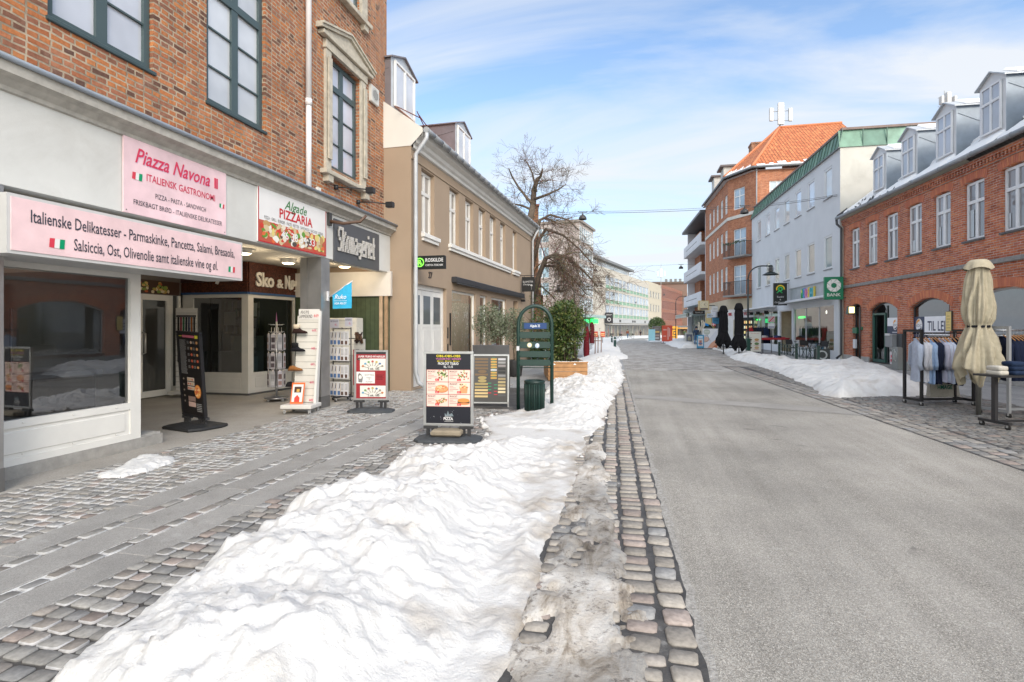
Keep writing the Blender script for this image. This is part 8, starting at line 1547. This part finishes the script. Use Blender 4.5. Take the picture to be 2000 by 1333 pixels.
# ================================================================== shop boards along the right side
def aboard(px, py, W_, H_, label, face, turn=0, legs=.12, col=(.5, .5, .5), up=0):
    f = frg(px, py, turn, up); T = thing('pavement_sign', label, 'sign', f); m = MB(); a = W_ / 2; m.box(-a, a, -.02, .02, legs, legs + H_, col); m.build('frame', 'paint', T)
    m = MB(); face(m, -a + .03, legs + .03, W_ - .06, H_ - .06, .022); m.build('poster', 'print', T); m = MB(); m.box(-a, a, -.18, .12, 0, .04, (.05, .05, .06)); m.box(-a * .7, -a * .7 + .05, -.02, .02, .04, legs); m.box(a * .7 - .05, a * .7, -.02, .02, .04, legs); m.build('base', 'rubber', T)
    return T
def f_flat(*bl):
    def fn(m, u, z, w_, h_, y):
        for i, (a, b, c, e, col) in enumerate(bl): m.rect(u + w_ * a, u + w_ * b, z + h_ * c, z + h_ * e, y + i * .0008, col)
    return fn
def f_price(m, u, z, w_, h_, y):
    m.rect(u, u + w_, z, z + h_, y, (.66, .64, .58)); m.disc(u + w_ * .12, z + h_ * .93, y + .002, .05, .04, 10, (.5, .03, .04)); m.text('TILBUD', u + w_ * .58, z + h_ * .90, y + .002, .05, (.4, .1, .08), width=w_ * .6)
    for k in range(3): m.disc(u + w_ * .25, z + h_ * (.60 - k * .2), y + .002, w_ * .13, h_ * .06, 12, (.15, .08, .04)); m.disc(u + w_ * .70, z + h_ * (.60 - k * .2), y + .002, w_ * .16, h_ * .07, 12, ((.45, .25, .1), (.12, .2, .08), (.5, .35, .2))[k]); m.rect(u + w_ * .5, u + w_ * .85, z + h_ * (.50 - k * .2), z + h_ * (.515 - k * .2), y + .002, (.5, .04, .04)); m.rect(u + w_ * .15, u + w_ * .35, z + h_ * (.70 - k * .2), z + h_ * (.72 - k * .2), y + .002, (.1, .1, .1))
aboard(1472, 691, .86, 1.2, 'cream menu board with red headings beside the near street lamp post', f_price, 6, .08, (.07, .07, .07))
def f_glasses(m, u, z, w_, h_, y):
    X = lambda t: u + w_ * t; Z = lambda t: z + h_ * t; m.rect(X(0), X(1), Z(0), Z(1), y, (.62, .64, .70)); m.poly([(X(.45), y + .001, Z(.5)), (X(1), y + .001, Z(1)), (X(.55), y + .001, Z(1)), (X(.3), y + .001, Z(.8))], (.72, .73, .76)); m.disc(X(.2), Z(.45), y + .002, w_ * .22, h_ * .14, 18, (.62, .42, .34)); m.poly([(X(.3), y + .003, Z(0)), (X(1), y + .003, Z(0)), (X(1), y + .003, Z(.5)), (X(.85), y + .003, Z(.42)), (X(.55), y + .003, Z(.25))], (.62, .34, .24)); m.poly([(X(.62), y + .0035, Z(0)), (X(1), y + .0035, Z(0)), (X(1), y + .0035, Z(.16)), (X(.8), y + .0035, Z(.12))], (.45, .16, .08))
    m.tube([(X(.02), y + .005, Z(.30)), (X(.25), y + .005, Z(.33)), (X(.42), y + .005, Z(.45)), (X(.5), y + .005, Z(.38))], .012, 5, (.03, .03, .04)); m.tube([(X(.1), y + .005, Z(.62)), (X(.3), y + .005, Z(.66)), (X(.44), y + .005, Z(.46))], .012, 5); m.disc(X(.26), Z(.84), y + .004, w_ * .23, h_ * .15, 22, (.42, .45, .40)); m.rect(X(.1), X(.42), Z(.83), Z(.86), y + .005, (.7, .7, .66))
aboard(1387, 682, 1.10, 1.42, 'large white board with a photo of glasses and a hand beside the black umbrellas', f_glasses, 0, .05, (.68, .68, .68))
aboard(1368, 682, .50, .95, 'small blue framed poster board left of the big glasses board', f_flat((0, 1, 0, 1, (.04, .24, .42)), (.08, .92, .12, .75, (.50, .50, .50)), (.3, .7, .2, .6, (.35, .15, .12)), (.2, .8, .3, .4, (.1, .15, .3)), (.15, .85, .8, .95, (.5, .6, .68))), 8, .06, (.05, .25, .42))
aboard(1346, 672, .92, 1.05, 'white framed board with a small dark photo on the right pavement', f_flat((0, 1, 0, 1, (.66, .65, .60)), (.14, .86, .12, .85, (.16, .17, .24)), (.3, .7, .2, .55, (.45, .42, .30)), (.4, .62, .5, .7, (.55, .5, .45))), -6, .12, (.68, .67, .62))
aboard(1303, 671, 1.15, 1.75, 'coral red board with pale scribbled lettering at the edge of the far snow', f_flat((0, 1, 0, 1, (.62, .10, .06)), (.55, .62, .1, .9, (.75, .6, .55)), (.72, .78, .3, .85, (.75, .6, .55)), (.1, .45, .7, .78, (.7, .4, .35)), (.1, .4, .3, .36, (.7, .4, .35))), 0, .2, (.55, .1, .06))
aboard(1314, 664, 1.55, 2.1, 'orange yellow board with black lettering left of the far street lamp', f_flat((0, 1, 0, 1, (.72, .33, .02)), (.2, .8, .72, .82, (.1, .07, .02)), (.2, .45, .3, .62, (.08, .06, .03)), (.55, .85, .3, .62, (.08, .06, .03)), (.2, .85, .12, .2, (.12, .1, .04)), (.28, .38, .38, .54, (.72, .33, .02)), (.63, .76, .38, .54, (.72, .33, .02))), 0, .12, (.6, .3, .03))
aboard(1273, 667, .90, 1.5, 'pale turquoise blank board on the far side of the street', f_flat((0, 1, 0, 1, (.30, .55, .60))), 0, .1, (.3, .5, .55)); aboard(1282, 667, 1.05, 1.9, 'dark photo board standing behind the pale turquoise one', f_flat((0, 1, 0, 1, (.14, .11, .10)), (.1, .9, .55, .68, (.55, .35, .12)), (.1, .9, .3, .42, (.35, .25, .22)), (.15, .85, .1, .22, (.4, .38, .36)), (.2, .8, .78, .92, (.2, .18, .16))), 0, .1, (.3, .3, .32))
x, y = G(1177, 679); 
for px_, lab in ((1177, 'small red price sign on a thin post stuck in the left snow, the nearer one'), (1163, 'small red price sign further behind near the red mesh')):
    fr_ = frg(px_, 676 if px_ > 1170 else 668); d_ = -fr_.x * SN + fr_.y * CS; k_ = d_ / F; T = thing('price_sign', lab, 'sign', fr_, 'small red price signs on posts'); s_ = k_ * 10; zt = H - fr_.z + (HZ - 648) * k_ * 1; m = MB(); m.tube([(0, 0, 0), (0, 0, zt)], k_ * .6, 6, (.1, .1, .11)); m.build('post', 'paint', T); m = MB(); zz = H - fr_.z - 19 * k_; m.box(-4.8 * k_, 4.8 * k_, .02, .05, zz, zz + 11.5 * k_, (.6, .55, .5)); m.rect(-4.4 * k_, 4.4 * k_, zz + .3 * k_, zz + 11 * k_, .055, (.55, .05, .03)); m.rect(-3.5 * k_, 3.5 * k_, zz + 6.5 * k_, zz + 8 * k_, .058, (.8, .6, .3)); m.rect(-3.5 * k_, 3.5 * k_, zz + 3 * k_, zz + 5 * k_, .058, (.75, .45, .2)); m.build('panel', 'print', T)
for px_, py_, s_, lab in ((1201, 681, 1, 'dark green bollard with white band nearer the road in the left snow'), (1195, 671, .8, 'dark green bollard further back in the left snow')):
    fr_ = frg(px_, py_); T = thing('bollard', lab, 'bollard', fr_, 'bollards in the left snow'); m = MB(); m.lathe([(.10, 0), (.10, .7), (.105, .72), (.10, .78), (.05, .86), (0, .87)], n=16, col=(.015, .05, .045)); m.build('post', 'paint', T); m = MB(); m.lathe([(.102, .62), (.108, .63), (.108, .67), (.102, .68)], n=16, col=(.6, .6, .58)); m.build('band', 'paint', T)
# clock, round sign and small blades on the right
x, y, z = D(1374, 597, 47); T = thing('street_clock', 'square cream clock box with black hands projecting from the orange corner house', 'clock', Fr(x, y, CAMF, z)); m = MB(); m.box(-.45, .45, -.12, .12, -.42, .42, (.55, .42, .20), bev=.02); m.box(.4, 1.0, -.03, .03, -.05, .03, (.1, .1, .1)); m.build('case', 'paint', T); m = MB(); m.rect(-.37, .37, -.22, .36, .125, (.66, .60, .44)); m.rect(-.32, .32, -.36, -.26, .125, (.03, .04, .12))
for k in range(12): a = k * .5236; m.disc(.28 * math.sin(a), .07 + .25 * math.cos(a), .127, .015, .025, 6, (.05, .05, .05))
m.build('dial', 'print', T); m = MB(); m.tube([(0, .13, .07), (.12, .13, .2)], .014, 4, (.02, .02, .02)); m.tube([(0, .13, .07), (.13, .13, .0)], .016, 4); m.build('hands', 'paint', T)
x, y, z = D(1341, 611, 64); T = thing('round_sign', 'round white projecting shop sign on the right side further down', 'sign', Fr(x, y, CAMF, z)); m = MB(); m.lathe([(0, 0)], n=3); m = MB(); m.disc(0, 0, .05, .42, .42, 24, (.64, .66, .66)); m.disc(0, 0, -.05, .42, .42, 24); m.ring(0, 0, .051, .38, .42, col=(.4, .45, .45)); m.rect(-.22, .22, -.03, .05, .052, (.3, .35, .35)); m.box(.4, 2.2, -.02, .02, -.03, .03, (.1, .1, .1)); m.build('disc', 'print', T)
x, y, z = D(1366, 611, 52); T = thing('black_shop_sign', 'black rectangular shop sign under the street clock', 'sign', Fr(x, y, CAMF, z)); m = MB(); m.box(-.6, .5, -.05, .05, -.17, .17, (.01, .01, .012)); m.text('TEMPLET', -.05, -.07, .052, .13, (.5, .5, .5), width=.8); m.box(.5, 1.1, -.03, .03, -.05, .05); m.build('panel', 'print', T)
for px_, py_, d_, cc_, lab, W_, H_ in ((1397, 604, 46, (.66, .67, .70), 'white projecting sign on the front of the orange corner house', .55, .5), (1398, 627, 47, (.08, .26, .42), 'blue shop poster low on the front of the corner house', .6, .55), (1385, 617, 48, (.55, .62, .68), 'pale blue small sign under the clock on the right', .4, .4)):
    x, y, z = D(px_, py_, d_); T = thing('shop_sign', lab, 'sign', Fr(x, y, CAMF, z)); m = MB(); m.box(-W_ / 2, W_ / 2, -.04, .04, -H_ / 2, H_ / 2, cc_); m.rect(-W_ * .3, W_ * .3, -.03, .03, .042, tuple(c * .5 for c in cc_)); m.box(W_ / 2, W_ / 2 + .5, -.02, .02, -.02, .02, (.1, .1, .1)); m.build('panel', 'print', T)
# danish flag and blue flag over a dark arched board
fr_ = frg(1385, 679.5); d_ = -fr_.x * SN + fr_.y * CS; k_ = d_ / F; T = thing('arched_menu_board', 'dark arched board rising behind the big glasses board', 'sign', Fr(fr_.x + .1, fr_.y + 1.2, CAMF, 0)); m = MB(); zb = H - 4 * k_; m.poly([(-9 * k_, 0, zb - 1.4)] + [(9 * k_ * math.cos(R(180 - a)) , 0, zb + 10 * k_ * math.sin(R(a)) ) for a in range(0, 181, 15)] + [(9 * k_, 0, zb - 1.4)], (.012, .03, .025)); m.poly([(-9 * k_, -.04, zb - 1.4)] + [(9 * k_ * math.cos(R(180 - a)) , -.04, zb + 10 * k_ * math.sin(R(a)) ) for a in range(0, 181, 15)] + [(9 * k_, -.04, zb - 1.4)], (.012, .03, .025)); m.rect(-6 * k_, 6 * k_, zb + 3 * k_, zb + 3.6 * k_, .01, (.3, .3, .3)); m.rect(-5 * k_, 5 * k_, zb + .5 * k_, zb + 1.3 * k_, .01, (.3, .3, .3)); m.build('panel', 'print', T)
for du, c1, nm, lab in ((-5, (.03, .22, .55), 'small_flag', 'small blue flag above the dark arched board'), (6, (.60, .02, .04), 'small_flag', 'small red flag with white cross above the dark arched board')):
    T = thing(nm, lab, 'flag', Fr(fr_.x + .1, fr_.y + 1.2, CAMF, 0)); m = MB(); z0 = zb + 8 * k_; m.tube([(du * k_, -.02, zb), (du * k_ * 1.25, -.02, z0 + 5 * k_)], .012, 4, (.6, .6, .6)); a = du * k_ * 1.25; m.poly([(a, .0, z0 + 5 * k_), (a, 0, z0), (a + 6.5 * k_, .05, z0 - 1.5 * k_), (a + 6.5 * k_, .05, z0 + 2.5 * k_)], c1)
    if du > 0: m.poly([(a, .012, z0 + 3.1 * k_), (a, .012, z0 + 2.1 * k_), (a + 6.5 * k_, .062, z0 + .2 * k_), (a + 6.5 * k_, .062, z0 + 1.2 * k_)], (.75, .75, .75)); m.poly([(a + 2 * k_, .028, z0 + 4.5 * k_), (a + 2 * k_, .028, z0 - .4 * k_), (a + 3 * k_, .035, z0 - .7 * k_), (a + 3 * k_, .035, z0 + 4.2 * k_)])
    m.build('cloth', 'cloth', T)
# sales table with red cloth goods before the white building
fr_ = frg(1508, 690, 4); T = thing('sales_table', 'outdoor sales table edged in red with piled goods and a price post', 'table', fr_); m = MB(); m.box(-.75, .8, -.4, .4, .78, .84, (.40, .02, .03)); m.box(-.78, .83, -.42, .42, .84, .90, (.42, .03, .04)); m.build('table_top', 'paint', T); m = MB()
for u_ in (-.65, .7):
    for w_ in (-.32, .32): m.box(u_ - .02, u_ + .02, w_ - .02, w_ + .02, 0, .78, (.03, .03, .03))
m.build('legs', 'paint', T); m = MB(); rnd = random.Random(44)
for k in range(34): u_, w_ = rnd.uniform(-.65, .7), rnd.uniform(-.3, .3); m.box(u_ - .1, u_ + .1, w_ - .06, w_ + .06, .90, .93 + rnd.random() * .1, rnd.choice([(.5, .5, .5), (.03, .03, .04), (.05, .06, .15), (.4, .03, .04), (.3, .28, .26)]), bev=.012)
tag(m.build('folded_goods', 'cloth', fr=fr_), 'mixed pile of small folded goods on the red edged sales table', 'goods', kind='stuff')
m = MB(); m.tube([(-.1, .1, .9), (-.1, .1, 1.75)], .01, 5, (.3, .3, .3)); m.box(-.28, .1, .1, .12, 1.45, 1.75, (.68, .68, .70)); m.rect(-.25, .07, 1.5, 1.55, .122, (.05, .05, .2)); m.box(-.28, .12, .1, .12, 1.80, 2.15, (.55, .4, .42)); m.poly([(-.25, .122, 1.83), (-.18, .122, 1.83), (.09, .122, 2.12), (.02, .122, 2.12)], (.5, .03, .05)); m.build('price_post', 'print', T)
T = thing('clothes_rail', 'rail of dark coats with red items behind the sales table', 'clothes rack', fr_.sub(-.3, -.6, 0)); m = MB(); m.tube([(-.9, 0, 0), (-.9, 0, 1.55), (.5, 0, 1.55), (.5, 0, 0)], .018, 6, (.1, .1, .1)); m.build('frame', 'paint', T); m = MB()
for k in range(13): u_ = -.85 + k * .1; c = rnd.choice([(.015, .02, .04), (.02, .02, .025), (.015, .025, .06)]) if k > 2 else (.35, .02, .03); m.lathe([(.06, .55), (.075, .9), (.06, 1.35), (.02, 1.52)], u_, 0, 8, c, sw=3.2)
m.build('coats', 'cloth', T)
# ================================================================== bicycles
def bicycle(label, fr, s=1.0, col=(.03, .03, .035)):
    T = thing('bicycle', label, 'bicycle', fr, 'bicycles by the far left snow')
    for u_ in (-.52, .52):
        m = MB(); m.tube([(u_ + .34 * math.cos(a), 0, .34 + .34 * math.sin(a)) for a in np.linspace(0, 6.2832, 25)], .018, 6, (.02, .02, .02), cap=False)
        for k in range(9): a = k * .698; m.tube([(u_, 0, .34), (u_ + .33 * math.cos(a), 0, .34 + .33 * math.sin(a))], .004, 3, (.4, .4, .4))
        m.build('wheel', 'rubber', T)
    m = MB(); m.col = col; P = [(-.52, 0, .34), (-.18, 0, .85), (-.02, 0, .3), (.38, 0, .85), (.40, 0, .95), (.52, 0, .34)]
    for a, b in ((0, 1), (0, 2), (1, 2), (2, 3), (1, 3), (4, 5)): m.tube([P[a], P[b]], .018, 6)
    m.tube([(.34, 0, 1.0), (.38, -.25, 1.02), (.3, -.28, 1.02)], .012, 5); m.tube([(.34, 0, 1.0), (.38, .25, 1.02), (.3, .28, 1.02)], .012, 5); m.tube([P[1], (-.21, 0, .95)], .015, 5); m.build('frame', 'paint', T)
    m = MB(); m.box(-.34, -.10, -.07, .07, .94, .99, (.015, .015, .015), bev=.02); m.build('saddle', 'rubber', T); m = MB(); m.box(.42, .72, -.17, .17, .72, .96, (.05, .045, .04), bev=.02); m.build('basket', 'paint', T)
for px_, py_, tn, lab in ((1207, 665, -35, 'dark bicycle nearest the road by the far left snow'), (1194, 662, -50, 'dark bicycle parked left of the first one'), (1188, 663, -10, 'leftmost dark bicycle behind the bollard')):
    bicycle(lab, frg(px_, py_, tn))
bicycle('bicycle wheeled by the person in a rust coloured jacket', frg(1232, 662, 60)); sc.objects[-1]
# ================================================================== people
def person(label, fr, hgt, pose, cols, hair=(.05, .035, .025), hat=None, bag=None):
    """pose: joint offsets; one continuous skinned body, coloured by zone, plus hair"""
    T = thing('person', label, 'person', fr); s = hgt / 1.75; J = {}
    J['pel'] = (0, 0, .95); J['ch'] = (pose.get('lean', 0) * .5, 0, 1.25); J['nk'] = (pose.get('lean', 0), 0, 1.50); J['hd'] = (pose.get('lean', 0) * 1.1, .02, 1.66)
    st_ = pose.get('step', .15); J['hipL'] = (0, -.09, .92); J['hipR'] = (0, .09, .92); J['kL'] = (st_ * .7, -.10, .50); J['kR'] = (-st_ * .3, .10, .50); J['aL'] = (st_, -.10, .08); J['aR'] = (-st_, .10, .10); J['tL'] = (st_ + .16, -.11, .03); J['tR'] = (-st_ + .15, .11, .04)
    ln = pose.get('lean', 0); J['sL'] = (ln * .95, -.19, 1.44); J['sR'] = (ln * .95, .19, 1.44); ar = pose.get('arm', 0.05); J['eL'] = (ln * .8 + ar * .5, -.25, 1.17); J['eR'] = (ln * .8 - .04, .25, 1.17); J['wL'] = (ln * .8 + ar * 2.2 + .05, -.22, .98 + ar * .5); J['wR'] = (ln * .8 + .06, .24, .93); J['fL'] = (J['wL'][0] + .05, -.21, J['wL'][2] - .07); J['fR'] = (J['wR'][0] + .02, .235, .84)
    rad = dict(pel=.15, ch=.165, nk=.06, hd=.105, hipL=.10, hipR=.10, kL=.065, kR=.065, aL=.05, aR=.05, tL=.045, tR=.045, sL=.075, sR=.075, eL=.052, eR=.052, wL=.04, wR=.04, fL=.035, fR=.035)
    E_ = [('pel', 'ch'), ('ch', 'nk'), ('nk', 'hd'), ('pel', 'hipL'), ('pel', 'hipR'), ('hipL', 'kL'), ('kL', 'aL'), ('aL', 'tL'), ('hipR', 'kR'), ('kR', 'aR'), ('aR', 'tR'), ('ch', 'sL'), ('sL', 'eL'), ('eL', 'wL'), ('wL', 'fL'), ('ch', 'sR'), ('sR', 'eR'), ('eR', 'wR'), ('wR', 'fR')]
    ks = list(J); me = bpy.data.meshes.new('t'); me.from_pydata([tuple(c * s for c in J[k]) for k in ks], [(ks.index(a), ks.index(b)) for a, b in E_], []); o = bpy.data.objects.new('t', me); sc.collection.objects.link(o)
    md = o.modifiers.new('s', 'SKIN'); 
    for i, k in enumerate(ks): v = me.skin_vertices[0].data[i]; v.radius = (rad[k] * s * (.8 if k in ('pel', 'ch') else 1), rad[k] * s * 1.0); v.use_root = (k == 'pel')
    sb = o.modifiers.new('b', 'SUBSURF'); sb.levels = 2; sb.render_levels = 2
    dg = bpy.context.evaluated_depsgraph_get(); em = bpy.data.meshes.new_from_object(o.evaluated_get(dg)); bpy.data.objects.remove(o)
    em.materials.clear(); em.materials.append(MAT('cloth')); at = em.color_attributes.new('Col', 'FLOAT_COLOR', 'CORNER'); skin = (.45, .27, .19)
    for p in em.polygons:
        z = p.center.z / s; x = p.center.x / s
        c = skin if z > 1.47 else cols[0]
        if z < .97 and abs(p.center.y / s) < .19: c = cols[1]
        if z < .12: c = (.03, .025, .02)
        if z < .93 and abs(p.center.y / s) > .195: c = skin
        for li in p.loop_indices: at.data[li].color = (*c, 1)
    for p in em.polygons: p.use_smooth = True
    b = bpy.data.objects.new('body', em); sc.collection.objects.link(b); b.parent = T
    hx, _, hz_ = J['hd']; m = MB(); m.smooth = True; m.lathe([(.0, .15), (.07, .13), (.112, .06), (.118, .0), (.10, -.05)], hx * s - .015, 0, 12, hat or hair); m.v = [(a * 1.0 if 0 else a, b_, c + hz_ * s) for a, b_, c in m.v]; m.build('hair' if not hat else 'hat', 'cloth', T)
    if bag: m = MB(); m.box(-.30 * s + ln * s, -.14 * s + ln * s, -.14 * s, .14 * s, 1.0 * s, 1.42 * s, bag, bev=.03); tag(m.build('backpack', 'cloth', fr=fr), 'rust red backpack worn by the person pushing a bicycle', 'backpack')
    return T
person('person in a brown jacket pushing a bicycle, seen from behind down the street', frg(1226, 662, 68), 1.72, dict(step=.12, arm=.12), [(.16, .06, .04), (.05, .10, .18)], bag=(.34, .07, .03))
person('person in dark blue jacket and cap walking by the small blue poster board', frg(1360, 676, 120), 1.7, dict(step=.16, lean=.06), [(.03, .05, .09), (.05, .13, .25)], hair=(.3, .28, .25), hat=(.04, .05, .07))
person('person in dark purple clothing stooping behind the white framed photo board', frg(1351, 669, 60), 1.65, dict(step=.1, lean=.18), [(.06, .02, .04), (.03, .03, .035)])
person('person in black partly hidden between the glasses board and black umbrellas', frg(1405, 676, 150), 1.72, dict(step=.06), [(.012, .012, .014), (.015, .015, .02)], hair=(.25, .15, .1))
person('person in a green jacket on the far pavement beneath the orange canopy', frg(1337, 663, 100), 1.7, dict(step=.15), [(.06, .10, .04), (.04, .04, .05)])
person('person in a black coat standing before the far shop windows', frg(1251, 658.5, 100), 1.75, dict(step=.03), [(.015, .015, .02), (.015, .015, .02)])
